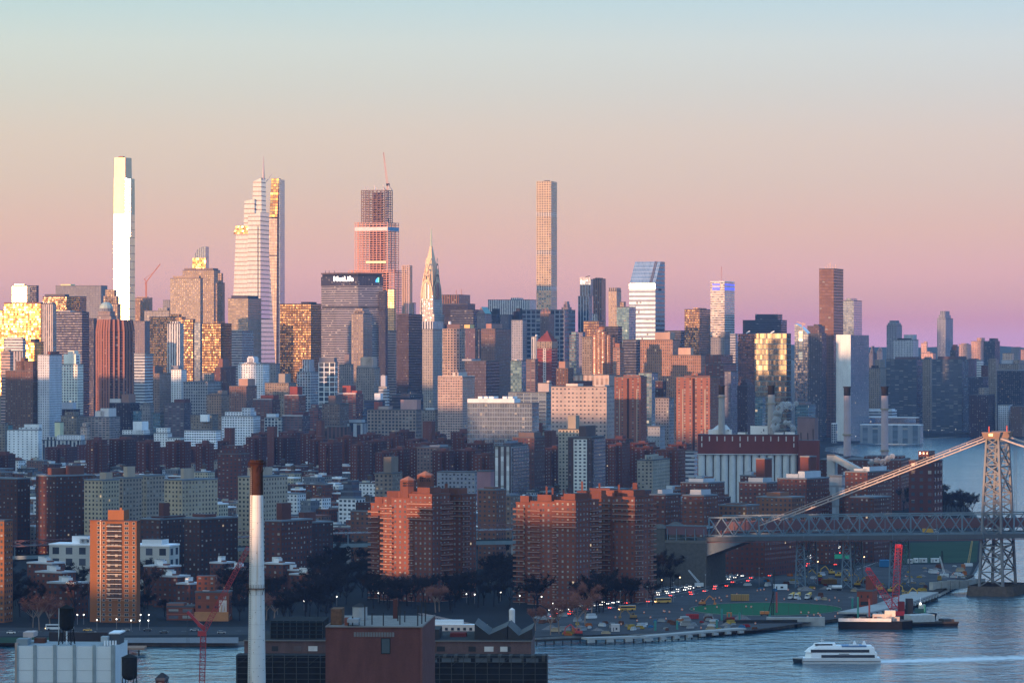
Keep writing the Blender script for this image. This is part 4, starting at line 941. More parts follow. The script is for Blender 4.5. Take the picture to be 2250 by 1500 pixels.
# ---------------------------------------------------------------- middle city: named buildings in front of the skyline
rows = [
 (OT, 'white gridded office block right of the ribbed copper tower', 295, 318, 336, 778, 5200, ('hstripew', (.5, .52, .54)), [(295, 318, 776, ('plain', (.45, .47, .5)), 0., .4, 'blank_top')]),
 (AT, 'white grid slab with a dark blank flank left of the gold-lit white tower', 83, 108, 136, 780, 5000, ('white', (.55, .55, .58)), [(120, 132, 772, ('plain', (.3, .13, .1)))]),
 (AT, 'gold-lit white apartment tower with open penthouse frame', 133, 170, 183, 801, 4700, ('whgrid', (.75, .68, .58), {'FU': .6, 'FV': .6, 'Glass': (.2, .2, .22)}), [(139, 166, 778, ('plain', (.7, .62, .52)), .05, .8, 'penthouse'), (147, 161, 770, ('plain', (.7, .6, .5))), (166, 178, 780, 'whgrid', .1, .6, 'open_frame')]),
 (AB, 'broad brown brick block with gold flecked attic at the far left', 12, 72, 84, 815, 5000, 'brickb', [(38, 82, 793), (44, 52, 786)]),
 (AB, 'pale finned low block over the pink block at the far left', 25, 50, 57, 772, 5300, ('vstripew', (.5, .44, .44)), []),
 (AB, 'small pink block at the far left edge', 2, 22, 26, 774, 5200, ('hstripew', (.55, .38, .32)), [(6, 18, 768)]),
 (AB, 'dark brick block with a rosy lift tower on the left', 49, 86, 98, 887, 4500, 'brick', [(68, 78, 868, ('plain', (.42, .22, .17)))]),
 (AB, 'orange-lit brick stub with bright windows below the white grid slab', 98, 116, 121, 899, 4450, ('briko', (.36, .14, .09), {'Blind': .9, 'FU': .5, 'FV': .55}), [(100, 110, 885)]),
 (AB, 'dark red brick block under the gold-lit white tower', 119, 164, 176, 900, 4350, 'brickd', [(138, 168, 884, ('plain', (.5, .5, .55)))]),
 (AB, 'low beige block at the far left under the brown brick block', -20, 36, 44, 870, 4600, 'beigeb', []),
 (AT, 'tan apartment tower with a pink blank panel and white penthouse', 185, 240, 264, 917, 4100, ('hbalc', (.40, .31, .28), {'Slab': .6}), [(214, 244, 903, ('plain', (.6, .52, .48))), (217, 235, 897, ('plain', (.65, .58, .55)))]),
 (AT, 'dark brick tower with white lit windows and a white penthouse', 240, 286, 307, 886, 4300, ('brickd', (.06, .04, .05), {'Blind': .7}), [(238, 262, 876, ('plain', (.6, .56, .54))), (264, 280, 866, ('plain', (.42, .25, .2))), ('tank', 256, 874)]),
 (AT, 'beige tower with copper-lit windows and rosy lift shaft', 314, 350, 376, 821, 4700, ('beigeb', (.38, .27, .22)), [(332, 352, 804, ('plain', (.3, .18, .15)))]),
 (AT, 'white corner block behind the beige copper-lit tower', 376, 398, 410, 812, 4900, 'white', [(374, 390, 803, ('plain', (.3, .3, .34)))]),
 (AT, 'wide grey grid slab in mid distance on the left', 403, 456, 488, 839, 4700, 'gridg', []),
 (AT, 'small grey finned block above the wide grey grid slab', 444, 464, 471, 820, 4900, 'vstone', []),
 (AT, 'red-brown brick tower with a tall cylinder lift shaft', 471, 497, 518, 808, 4800, ('brick', (.17, .085, .075)), [(481, 498, 788, ('plain', (.34, .18, .15)))]),
 (AT, 'white stepped balcony tower with a round-topped lift shaft', 523, 578, 592, 800, 4600, 'whbalc', [(524, 560, 796), (541, 556, 786, ('plain', (.6, .6, .64))), (543, 554, 783, ('plain', (.6, .6, .64)))]),
 (AT, 'grey block behind the white stepped balcony tower', 588, 606, 615, 800, 4900, 'stoneg', []),
 (AB, 'small orange-lit beige block with stepped top', 454, 486, 504, 868, 4300, ('beigeb', (.45, .31, .23)), [(458, 480, 864), (488, 502, 858)]),
 (AT, 'rosy brick tower with a tall chimney pole on its front', 504, 541, 564, 849, 4200, ('brickb', (.36, .2, .15)), [(521, 541, 832, ('plain', (.44, .28, .22))), ('mast', 540, 828)]),
 (AT, 'dark blue tower with brown balcony stripes left of centre', 361, 404, 420, 886, 4100, ('hbalc', (.15, .12, .14)), [(380, 404, 877, ('plain', (.2, .1, .1)))]),
 (AB, 'plain beige loft block behind the white balcony terrace', 419, 466, 480, 912, 3950, 'beigeb', [(444, 461, 926, ('plain', (.7, .7, .72)), -.3, .1)]),
 (AT, 'white terraced apartment block with a tall central shaft', 487, 556, 572, 915, 3850, 'whbalc', [(495, 562, 905, None, .05, .95, 'upper_tier'), (532, 551, 896, ('white', (.55, .57, .62)), -.05, .5, 'central_shaft')]),
 (AB, 'long low white block lined with balconies', 405, 474, 485, 946, 3800, ('hbalc', (.62, .62, .64), {'PU': 3.}), []),
 (AB, 'white windowed loft terrace in front of the dark brick tower', 338, 368, 378, 952, 3800, 'white', [(342, 366, 940, 'white')]),
 (AB, 'small white facade with arched row beside the long balcony block', 368, 396, 404, 962, 3780, ('white', (.7, .7, .7)), []),
 (AB, 'white lift hut on a dark blue loft below the dark brick tower', 265, 318, 338, 956, 3800, 'brickd', [(289, 309, 926, ('plain', (.65, .66, .68))), (266, 330, 945, 'white')]),
 (AB, 'big white windowed arts block with stepped roofs on the left', 16, 84, 92, 945, 3800, ('white', (.62, .62, .62), {'PU': 6., 'FU': .3, 'FV': .36}), [(58, 98, 932, ('plain', (.66, .66, .68)), .3, 1.), (40, 84, 939)]),
 (AB, 'long white finned block joined to the big white arts block', 92, 176, 188, 968, 3750, ('vstripew', (.5, .5, .5), {'PU': 5.}), [(128, 188, 956, ('white', (.6, .6, .62), {'FU': .2})), (100, 122, 960)]),
 (AB, 'grey tower with one pale windowless flank at the left edge', -30, 10, 16, 930, 3900, 'beigeb', []),
 (AB, 'teal roofed loft behind the big white arts block', -12, 20, 26, 935, 4000, ('stoneg', (.2, .35, .35)), []),
 (AB, 'tiny gold-lit penthouse hut behind the big white arts block', 120, 132, 135, 928, 4000, ('plain', (.8, .62, .4)), []),
 (AB, 'beige stepped loft between the white arts block and tan tower', 134, 168, 184, 914, 4050, 'beigeb', [(140, 160, 905)]),
 (AB, 'small pink gabled loft beside the tan apartment tower', 177, 190, 194, 938, 3950, ('stone', (.6, .42, .34)), [(180, 188, 929)]),
 (AT, 'slim green glass infill beside the dark brick tower', 293, 304, 309, 903, 4200, 'tealgl', []),
 (AT, 'grey-blue loft tower between the dark brick and beige towers', 308, 330, 338, 890, 4300, 'stoneg', [(316, 332, 884)]),
 (AT, 'blue-grey loft beneath the dark balcony-striped tower', 336, 352, 362, 908, 4150, ('tealgl', (.2, .22, .24)), []),
 # middle
 (AT, 'white and glass stepped tower with a ribbed lift tower', 653, 682, 700, 818, 4700, ('whgrid', (.52, .54, .57)), [(656, 692, 809), (669, 693, 790, ('vstripew', (.52, .54, .58)), .1, .7)]),
 (AT, 'dark glass tower with a bold white frame grid', 700, 736, 742, 796, 4600, ('whgrid', (.70, .72, .74), {'PU': 6.4, 'PV': 6.2, 'FU': .82, 'FV': .84}), [(701, 740, 785, ('plain', (.22, .22, .25)), 0., 1., 'dark_top')]),
 (AT, 'grey brown tower with twin pale fins right of the white frame tower', 745, 770, 777, 801, 4900, ('vstone', (.36, .30, .28)), [(756, 766, 778, ('plain', (.3, .24, .24)))]),
 (AT, 'curved beige tower with ringed roof terrace', 783, 822, 835, 809, 4750, ('beigeb', (.38, .31, .27)), [(784, 830, 803, ('plain', (.4, .33, .3)), .05, .95, 'upper_tier'), (790, 818, 786, ('plain', (.5, .38, .33))), (794, 814, 784, ('plain', (.6, .45, .35)))]),
 (AT, 'small white stepped block beside the black two-faced tower', 832, 850, 854, 850, 4600, ('hstripew', (.55, .55, .58)), [(836, 846, 825, ('plain', (.45, .45, .5)))]),
 (AT, 'grey apartment slab with a square lift tower behind the orange brick block', 582, 634, 652, 842, 4450, 'beigeb', [(619, 638, 821, ('plain', (.36, .31, .27)))]),
 (AT, 'brick block with white cornice and a small attic', 556, 598, 615, 879, 4150, ('hbalc', (.22, .10, .085)), [(556, 612, 876, ('plain', (.55, .52, .52)), 0., 1., 'cornice'), (570, 598, 868, ('plain', (.25, .09, .07)))]),
 (AT, 'orange-lit brick block with white cornice and a tall red lift hut', 625, 656, 672, 870, 4100, ('hbalc', (.34, .13, .09), {'Slab': .5}), [(625, 671, 867, ('plain', (.6, .5, .48)), 0., 1., 'cornice'), (634, 651, 849, ('plain', (.34, .10, .08)))]),
 (AT, 'red brick slab with striped white balconies and white cornice', 743, 782, 798, 867, 4200, ('hbalc', (.26, .10, .085), {'Slab': 1.6}), [(743, 797, 863, ('plain', (.62, .5, .48)), 0., 1., 'cornice'), (750, 768, 847, ('plain', (.4, .12, .1))), (770, 782, 858, ('plain', (.4, .12, .1)))]),
 (AT, 'brown brick tower with a blank square top in front of the red slab', 708, 746, 767, 888, 3950, ('beigeb', (.28, .2, .17)), [(724, 748, 869, ('plain', (.26, .18, .16)))]),
 (AB, 'dark brick block with striped floors in front of the white terraced block', 620, 664, 681, 915, 3850, ('hbalc', (.16, .10, .105)), [(620, 680, 912, ('plain', (.6, .6, .62)), 0., 1., 'cornice'), (640, 664, 905, ('plain', (.2, .08, .075)))]),
 (AB, 'pale blue loft block with white frames beside the white terraced block', 581, 618, 628, 918, 3850, ('whgrid', (.5, .54, .56)), [(584, 604, 909, ('plain', (.5, .54, .58)))]),
 (AB, 'low red block with white bands behind the dark striped brick block', 680, 698, 707, 898, 4050, ('hbalc', (.26, .1, .09)), [(684, 700, 889)]),
 (AB, 'long low pale glass school block behind the brick estate', 748, 796, 808, 930, 4000, ('vstripew', (.5, .52, .54), {'PU': 9.}), [(750, 790, 922, ('plain', (.42, .45, .48)), .3, 1.)]),
 (AB, 'blue-grey low block behind the long pale glass school', 770, 798, 806, 904, 4250, ('darkh', (.2, .24, .3)), []),
 (AB, 'low dark blue loft with white water drum right of the curved beige tower', 800, 838, 846, 880, 4350, ('darkh', (.1, .13, .22)), [(826, 842, 864, ('plain', (.6, .6, .64)))]),
 (AB, 'navy block under the black two-faced tower', 846, 900, 930, 868, 4700, 'darkh', [(876, 890, 865, ('plain', (.34, .22, .2))), (898, 914, 860)]),
 (HB, 'long beige hospital slab with a grid of deep square windows', 807, 914, 926, 901, 4150, ('gridg', (.42, .33, .28), {'PU': 4.6, 'PV': 4.2}), [(828, 852, 893, ('plain', (.55, .42, .37))), (820, 830, 883, ('plain', (.42, .14, .11))), (897, 943, 878, ('plain', (.60, .36, .33)), .2, .9)]),
 (HB, 'beige hospital wing with a blank end and a few windows', 916, 956, 981, 902, 4250, ('beigeb', (.42, .34, .29)), [(940, 972, 896, ('plain', (.5, .5, .52)))]),
 (HB, 'white speckled grid block beside the blank-ended beige wing', 980, 1018, 1028, 889, 4500, ('white', (.50, .50, .52), {'PU': 2.6, 'FU': .55, 'FV': .5, 'Blind': .5}), []),
 (HB, 'rosy gridded apartment block with white edge and roof cluster', 962, 1016, 1043, 829, 4600, ('hbalc', (.42, .31, .27), {'PU': 3., 'Slab': .9, 'FU': .6}), [(962, 1042, 826, ('plain', (.7, .55, .48)), 0., 1., 'cornice'), (990, 1003, 818, ('plain', (.6, .5, .45))), (996, 1001, 812)]),
 (HB, 'dark slab with a pale windowless end wall', 1022, 1068, 1097, 794, 5000, ('dark', (.10, .075, .085), {'Metal': 0., 'PU': 2.}), [(1009, 1030, 789, ('plain', (.42, .42, .46)), .2, .9)]),
 (HB, 'teal banded glass block with one bright lift', 1122, 1146, 1158, 793, 4900, 'tealgl', [(1133, 1138, 790, ('plain', (.7, .7, .7)), -.2, .1)]),
 (AT, 'brown balcony block between the teal banded block and red tower', 1156, 1176, 1182, 790, 4850, ('hbalc', (.2, .14, .14)), []),
 (AB, 'small rosy lift block on a low roof right of the red pyramid tower', 1222, 1248, 1260, 810, 4700, 'brickb', [(1226, 1240, 794, ('plain', (.5, .3, .24)))]),
 (HB, 'finned pale roof block behind the big ribbed hospital slab', 1246, 1338, 1353, 824, 4900, ('vstripew', (.55, .44, .38), {'PU': 6., 'Glass': (.4, .3, .26)}), []),
 (HB, 'dark ring storey on the roof edge behind the ribbed hospital slab', 1248, 1296, 1302, 838, 4750, ('plain', (.2, .09, .09)), []),
 (HB, 'big ribbed hospital slab half in the sun with rows of square windows', 1211, 1333, 1350, 850, 4300, ('gridg', (.44, .36, .33), {'PU': 4.4, 'PV': 4.4, 'FU': .42, 'FV': .36, 'Slab': .15, 'Blind': .5}), [(1241, 1267, 843, ('plain', (.6, .5, .45))), (1304, 1326, 846, ('plain', (.6, .5, .45)))]),
 (HB, 'stepped pale wing left of the big ribbed hospital slab', 1182, 1206, 1212, 842, 4500, ('plain', (.5, .42, .4)), [(1222, 1234, 836, ('plain', (.6, .45, .4)))]),
 (HB, 'tall blue glass wings split by a slot beside the ribbed hospital slab', 1117, 1200, 1213, 863, 4400, ('bluegl', (.32, .38, .42), {'PU': 9., 'Glass': (.34, .42, .50)}), [(1119, 1152, 861, ('bluegl', None, {'PU': 9.}), 0., 1., 'glass_wing')]),
 (HB, 'wide glass laboratory slab with white rooftop plant boxes', 1027, 1169, 1184, 887, 4050, ('bluegl', (.30, .36, .42), {'Glass': (.42, .48, .54), 'PU': 2.6, 'PV': 4.4, 'FV': .86, 'Tilt': .008}), [(1027, 1130, 876, ('plain', (.58, .58, .6)), 0., .9, 'plant_storey'), (1048, 1057, 871, ('plain', (.75, .75, .75))), (1061, 1069, 871, ('plain', (.75, .75, .75))), (1072, 1082, 871, ('plain', (.75, .75, .75))), (1102, 1111, 871, ('plain', (.75, .75, .75))), (1114, 1124, 871, ('plain', (.75, .75, .75)))]),
 (AT, 'thick brick slab with stepped corners, nearer the ribbed hospital', 1350, 1408, 1421, 829, 4200, ('brick', (.34, .15, .11), {'PU': 5.6, 'FU': .3, 'Blind': .7}), [(1368, 1404, 824), (1394, 1420, 832, ('brick', (.2, .09, .08)), .2, .9)]),
 (AT, 'thick brick slab with stepped corners beside the round chimney', 1486, 1560, 1582, 829, 4150, ('brick', (.34, .15, .11), {'PU': 5.6, 'FU': .3, 'Blind': .7}), [(1516, 1530, 820), (1500, 1556, 825), (1540, 1578, 826)]),
 (AT, 'grey glass office slab behind the brick slab pair', 1403, 1432, 1446, 820, 4600, ('tealgl', (.25, .27, .32)), []),
 (AT, 'grey apartment block squeezed between the brick slab pair', 1440, 1470, 1481, 875, 4300, ('beigeb', (.3, .28, .29)), [(1441, 1460, 873)]),
 (AT, 'small dark brick block under the flaring copper slab', 1440, 1456, 1464, 838, 4450, 'brickd', []),
 (AT, 'low pale framed block between the brick slab pair', 1423, 1450, 1461, 938, 4050, ('gridg', (.30, .32, .35), {'FU': .2, 'FV': .3}), []),
 (AT, 'blue glass block low beside the gothic brick tower', 1659, 1676, 1682, 872, 5000, 'tealgl', []),
 (AT, 'brown windowless power block behind the steam plume', 1752, 1790, 1798, 918, 4600, ('plain', (.30, .19, .18)), [(1752, 1776, 915, ('plain', (.32, .2, .19)))]),
 (AT, 'small grey block and glass stub beyond the steam plume', 1748, 1776, 1792, 890, 5200, 'tealgl', [(1748, 1768, 884, ('plain', (.3, .22, .22)))]),
]
for r_ in rows:
    (nm_, ct_), lb_, a_, b_, c_, y_, Y_, s_, e_ = r_
    if c_ < 1030 and Y_ < 5000: Y_ = 4750 + (Y_ - 3750) * .55      # they stand beyond the brick estate
    bld(lb_, a_, b_, c_, y_, Y_, s_, e_, nm_, ct_)

# strips on the two thick brick slabs: dark ones paint recess shade, others pale
for o in list(col.objects):
    if o.get('label', '').startswith('thick brick slab'):
        d_ = o.dimensions; w_ = max(v.co.x for v in o.data.vertices) - min(v.co.x for v in o.data.vertices); h_ = max(v.co.z for v in o.data.vertices)
        for f_, wd_ in ((.52, .07), (.16, .03), (.82, .03)):
            MB().box(-w_ * f_, -w_ * (f_ - wd_), -.35, -.05, 3, h_ - (1 if wd_ > .05 else 12), M('plain', (.06, .035, .035) if wd_ > .05 else (.42, .36, .30))).build('front_strip', o)
# ---------------------------------------------------------------- the brick estate: rows of dark red slabs with lift huts
rnd = random.Random(11)
EST = [  # left px, right px, top row, depth
 (-20, 34, 1000, 3500), (99, 170, 984, 3700), (168, 226, 979, 3780), (228, 276, 980, 3750), (282, 352, 981, 3720), (348, 392, 984, 3700), (400, 450, 987, 3650), (300, 352, 972, 4000),
 (364, 420, 972, 4050), (430, 470, 976, 3950), (478, 512, 970, 4000), (540, 586, 962, 4150), (552, 600, 954, 4350), (604, 650, 962, 4200), (612, 668, 951, 4500), (660, 712, 954, 4400),
 (676, 726, 967, 4080), (720, 776, 952, 4450), (736, 786, 962, 4200), (786, 838, 956, 4300), (802, 850, 970, 4000), (838, 888, 959, 4250), (858, 912, 950, 4550), (890, 940, 968, 4020),
 (930, 980, 957, 4300), (946, 992, 968, 4050), (990, 1046, 951, 4500), (1000, 1050, 964, 4100), (1046, 1100, 948, 4600), (1066, 1120, 958, 4280), (1100, 1160, 952, 4450), (1140, 1190, 966, 4050),
 (1186, 1230, 961, 4200), (600, 648, 985, 3700), (640, 688, 983, 3720), (690, 748, 990, 3620), (752, 822, 992, 3600), (824, 866, 996, 3560), (856, 900, 988, 3680), (560, 604, 984, 3740),
 (900, 950, 985, 3740), (950, 1000, 992, 3620), (1000, 1060, 990, 3640), (1020, 1084, 976, 3850), (1040, 1090, 1000, 3500), (1196, 1240, 986, 3700), (1330, 1392, 966, 4000), (1336, 1384, 978, 3850),
 (1392, 1450, 985, 3750), (1384, 1440, 974, 3900), (1440, 1506, 990, 3700), (1468, 1520, 978, 3850), (520, 560, 985, 3700), (470, 520, 988, 3650), (240, 300, 966, 4080), (190, 236, 968, 4050), (700, 752, 974, 3920), (770, 812, 978, 3880), (1100, 1150, 985, 3720), (905, 960, 976, 3900),
]
for i, (a_, c_, y_, Y_) in enumerate(EST):
    if y_ >= 979 and c_ < 830: Y_ = 5350 - (y_ - 979) * 34 - (i % 5) * 6 - 600
    s_ = ('bricks', rnd.choice([(.15, .052, .042), (.125, .045, .038), (.17, .062, .046), (.10, .042, .038)]))
    m0 = a_ + (c_ - a_) * rnd.uniform(.25, .4)
    ex = [(a_ + (c_ - a_) * .3, a_ + (c_ - a_) * .55, y_ - rnd.uniform(5, 9), ('plain', (.20, .085, .07)), .2, .7)]
    if i % 3 == 0: ex.append((a_ + (c_ - a_) * .5, a_ + (c_ - a_) * .66, y_ - rnd.uniform(3, 5), ('plain', (.17, .07, .06)), .3, .8))
    b = bld('plain dark red brick slab of the dense housing estate before the skyline', a_, c_ - (c_ - a_) * rnd.uniform(.22, .4), c_, y_, Y_, s_, ex, 'brick_apartment_block', 'apartment building', grp='dark red brick estate slabs', roof=('roofd', (.16, .075, .065)), dmax=45)
    # cross wing
    MB().box(-b.w * .66, -b.w * .34, -7, 0, 0, b.h - rnd.uniform(0, 2), M(s_), M('roofd', (.14, .07, .06))).build('wing', b.root)
for lb_, a_, b_, c_, y_, Y_ in (('tall red brick stair tower, leftmost above the dark brick estate', 493, 508, 515, 942, 4000), ('tall red brick stair tower with ribbed neighbour above the dark brick estate', 587, 602, 608, 939, 4200),
        ('tall red brick stair tower standing before a finned grey hall', 695, 706, 712, 925, 4300), ('tall red brick stair tower before the beige hospital slab', 929, 948, 956, 927, 4200),
        ('squat red brick drum tower before the glass laboratory slab', 1072, 1086, 1092, 921, 4300), ('tall red brick stair tower right of the glass laboratory slab', 1172, 1186, 1192, 931, 4300), ('tall red brick stair tower over the blue-edged slab block', 1196, 1212, 1222, 948, 4100)):
    bld(lb_, a_, b_, c_, y_, Y_, ('bricks', (.21, .085, .065), {'FU': .08}), [], 'stair_tower', 'tower', roof=('roofd', (.2, .1, .09)))
bld('long low brick hall with white dormer row beneath the glass laboratory slab', 1020, 1170, 1180, 956, 4250, ('bricks', (.17, .075, .065), {'Blind': .9, 'PU': 3., 'FV': .5}), [(1060, 1104, 946, ('plain', (.17, .07, .06)), .3, .9)], 'brick_apartment_block', 'apartment building', dmax=20)
bld('finned dark hall between two tall red stair towers', 712, 764, 770, 938, 4250, ('vstripeb', (.17, .11, .12)), [], *AB)
# taller named blocks inside the estate
for lb_, a_, b_, c_, y_, Y_, s_, e_ in (
 ('tall stepped dark brick block with a small tiered top behind the white chimney', 478, 530, 548, 998, 3300, ('brick', (.15, .065, .06), {'Blind': .5}), [(482, 538, 988, None, .05, .95, 'upper_tier'), (488, 532, 979, None, .15, .85, 'upper_tier')]),
 ('grey brown grid block with rooftop masts inside the brick estate', 916, 966, 992, 984, 3650, ('beigeb', (.26, .19, .18)), [(940, 962, 978, ('plain', (.3, .3, .33)))]),
 ('brown slab with white striped windows and dark balconies', 1085, 1122, 1164, 981, 3300, ('vstripew', (.13, .09, .09), {'PU': 5.2, 'Glass': (.5, .5, .5), 'FU': .5, 'Metal': 0., 'Rough': .6}), [(1100, 1116, 974, ('plain', (.16, .12, .12))), (1122, 1128, 970, ('plain', (.3, .3, .34)))]),
 ('blue-edged slab block behind the white striped brown slab', 1126, 1174, 1197, 962, 3400, ('brick', (.15, .08, .08)), [(1136, 1170, 950, ('plain', (.2, .15, .14))), (1126, 1140, 960, ('plain', (.22, .28, .40)))]),
 ('pale beige slab block with a square beige lift tower', 1227, 1272, 1284, 944, 3450, ('beige', (.40, .35, .29)), [(1251, 1273, 913, ('plain', (.40, .34, .28)))]),
 ('dark brown slab with a pale lattice balcony stripe', 1248, 1300, 1329, 962, 3300, ('brickd', (.10, .065, .065)), [(1278, 1304, 936, ('plain', (.14, .10, .10)))]),
 ('cream slab with open grid end in front of the brick estate', 1400, 1434, 1484, 1012, 3350, ('beige', (.38, .34, .28)), [(1427, 1436, 1000, ('plain', (.4, .36, .3))), (1446, 1464, 1004)]),
 ('grey parking deck slab left of the silo building', 1506, 1526, 1532, 992, 3700, ('hstripew', (.42, .44, .48)), []),
 ('low brown brick block with a white domed roof tent', 1448, 1500, 1508, 990, 3850, ('bricks', (.17, .075, .065)), []),
 ('tan tower with a square stair tower in the low roofs', 824, 862, 884, 1041, 3000, ('beigeb', (.30, .24, .20)), [(848, 875, 1004, ('plain', (.30, .24, .20)))]),
 ('long low grey school block behind the orange towers', 960, 1044, 1056, 1038, 3250, ('beigeb', (.28, .29, .33)), []),
 ('pink rendered block beside the long grey school', 1048, 1078, 1084, 1036, 3150, ('plain', (.42, .24, .26)), []),
 ):
    b = bld(lb_, a_, b_, c_, y_, Y_, s_, e_, 'apartment_block', 'apartment building', dmax=60, grp=None)
    if 'lattice balcony' in lb_:
        MB().box(b.X(1261), b.X(1290), -1.2, 0, 4, b.h - 1, M(('vstripew', (.55, .55, .52), {'PU': 3.4, 'PV': 2.9, 'FV': .5}))).build('balcony_stripe', b.root)
        MB().box(.1, 1.2, 3, b.d - 3, 4, b.h - 1, M(('hbalc', (.2, .17, .2)))).build('balcony_stack', b.root)
    if 'white striped windows' in lb_:
        MB().box(.1, 1.5, 3, b.d - 2, 4, b.h - 1, M(('hbalc', (.2, .17, .19), {'PU': 9.}))).build('balcony_stack', b.root)
    if 'domed' in lb_:
        mb = MB()
        for k in range(6):
            a0, a1 = math.pi * k / 6, math.pi * (k + 1) / 6
            x0_, x1_ = -b.w * .4 - math.cos(a0) * b.w * .3, -b.w * .4 - math.cos(a1) * b.w * .3
            z0_, z1_ = b.top + 4.5 * math.sin(a0), b.top + 4.5 * math.sin(a1)
            mb.face([(x0_, 2, z0_), (x1_, 2, z1_), (x1_, 18, z1_), (x0_, 18, z0_)], M('roofw'))
            mb.face([(x0_, 2, b.top), (x1_, 2, b.top), (x1_, 2, z1_), (x0_, 2, z0_)], M('roofw'))
        mb.build('domed_tent', b.root)

# ---------------------------------------------------------------- low roofs of the old tenement streets
rnd = random.Random(5)
TEN = [('brick', (.20, .08, .06)), ('brick', (.15, .065, .055)), ('beigeb', (.34, .30, .27)), ('white', (.55, .56, .58)), ('stoneg', (.20, .22, .26)), ('brickb', (.24, .14, .11)), ('beige', (.45, .40, .30)), ('brickd', (.1, .055, .055))]
TN = ['red brick', 'dark red brick', 'grey beige', 'white', 'blue-grey', 'brown brick', 'cream', 'near-black brick']
k_ = 0
for Y_ in list(range(2740, 3560, 100)) + list(range(3600, 4420, 92)):
    px_ = -20 + rnd.uniform(0, 20)
    while px_ < 1420:
        wpx = rnd.uniform(26, 58)
        h_ = rnd.uniform(13, 21) if rnd.random() < .85 else rnd.uniform(22, 29)
        zt_ = 2 + h_
        y_ = HZ + (CH - zt_) * F / Y_
        skip = (Y_ > 3590 and (px_ > 830 or h_ > 21)) or (px_ > 1100 and Y_ < 3080) or (px_ + wpx > 800 and px_ < 1030 and Y_ < 2950)
        if not skip and y_ < 1165:
            j = rnd.choices(range(8), (3, 3, 2, 2.4, 1.6, 2, 1.4, 1.4))[0]
            ex = []
            for q_ in range(rnd.choice((1, 2, 2, 3))):
                u_ = rnd.uniform(.05, .7)
                ex.append((px_ + wpx * u_ * .75, px_ + wpx * (u_ * .75 + rnd.uniform(.10, .22)), y_ - rnd.uniform(3, 8), ('plain', rnd.choice([(.55, .56, .58), (.3, .14, .1), (.45, .42, .36), (.2, .2, .23), (.62, .63, .66)])), rnd.uniform(.1, .3), rnd.uniform(.5, .9)))
            if rnd.random() < .16: ex.append(('tank', px_ + wpx * rnd.uniform(.2, .6)))
            bld('%s tenement among the low roofs between the housing estates' % TN[j], px_, px_ + wpx * .78, px_ + wpx, y_, Y_, TEN[j], ex, 'tenement_house', 'tenement', grp='low tenement roofs', roof=rnd.choice([('roofb',), ('roofw',), ('roofg',), ('roofg', (.25, .12, .1)), ('roofb',)]), yaw=31., dmax=32)
            k_ += 1
        px_ += wpx * rnd.uniform(1.0, 1.5)
# ---------------------------------------------------------------- ground, water, hills
def water_mat():
    m = bpy.data.materials.new('river_water'); m.use_nodes = True
    nt = m.node_tree; pb = nt.nodes['Principled BSDF']
    pb.inputs['Base Color'].default_value = (.014, .075, .115, 1)
    pb.inputs['Roughness'].default_value = .12
    pb.inputs['IOR'].default_value = 1.33
    t = N(nt, 'ShaderNodeTexCoord')
    def wave(scx, scy, sc_, det):
        mp = N(nt, 'ShaderNodeMapping'); mp.inputs['Scale'].default_value = (scx, scy, 1); mp.inputs['Rotation'].default_value = (0, 0, .2)
        nt.links.new(t.outputs['Object'], mp.inputs[0])
        n = N(nt, 'ShaderNodeTexNoise'); n.inputs['Scale'].default_value = sc_; n.inputs['Detail'].default_value = det
        nt.links.new(mp.outputs[0], n.inputs['Vector'])
        return n.outputs[0]
    h = MATH(nt, 'ADD', MATH(nt, 'ADD', MATH(nt, 'MULTIPLY', wave(.9, .8, .11, 4), 2.6), MATH(nt, 'MULTIPLY', wave(.8, 1, .036, 3), 3.6)), MATH(nt, 'MULTIPLY', wave(1, 1, .35, 3), .6))
    sl = wave(.3, 1, .012, 3)          # slicks: calmer and rougher patches
    bp = N(nt, 'ShaderNodeBump'); bp.inputs['Distance'].default_value = 1.0
    nt.links.new(MATH(nt, 'MULTIPLY_ADD', sl, 1.1, .05), bp.inputs['Strength'])
    nt.links.new(h, bp.inputs['Height']); nt.links.new(bp.outputs[0], pb.inputs['Normal'])
    return m
wm = water_mat()
FAR = 15800.
mb = MB(); mb.face([(-4000, -600, 0), (4000, -600, 0), (4000, FAR, 0), (-4000, FAR, 0)], wm)
tag(mb.build('river_water'), kind='structure')
land = simple('city_ground', (.02, .021, .024), .95, 0, 0, .35, .02)
SH = [(-700, 1414), (0, 1415), (108, 1414), (262, 1410), (300, 1418), (420, 1419), (524, 1417), (700, 1412), (1180, 1409), (1300, 1402), (1420, 1400), (1560, 1394), (1640, 1386), (1735, 1378), (1850, 1362), (1930, 1345),
      (2000, 1330), (2060, 1304), (2136, 1268), (2152, 1240), (2168, 1195), (2158, 1150), (2118, 1112), (2072, 1096), (2070, 1046), (1990, 1020), (1900, 1008), (1812, 994), (1814, 986), (1880, 976), (1960, 969), (2060, 963), (2160, 958), (2260, 952), (2600, 936)]
shore = [(PX(px, GY(py)), GY(py)) for px, py in SH]
poly = shore + [(3900, shore[-1][1] + 200), (3900, FAR - 10), (-3900, FAR - 10), (-3900, shore[0][1])]
wallm = simple('sea_wall', (.20, .19, .18), .9, 0, 0, .5, .3)
mb = MB()
n_ = len(poly)
mb.face([(p_[0], p_[1], 2.0) for p_ in poly], land)
for k in range(n_):
    a_, b_ = poly[k], poly[(k + 1) % n_]
    mb.face([(a_[0], a_[1], -1), (b_[0], b_[1], -1), (b_[0], b_[1], 2.0), (a_[0], a_[1], 2.0)], wallm)
tag(mb.build('ground'), kind='structure')
mb = MB()
mb.box(-3800, 3800, -500, 1560, -1, 2.0, land)
tag(mb.build('ground'), kind='structure')
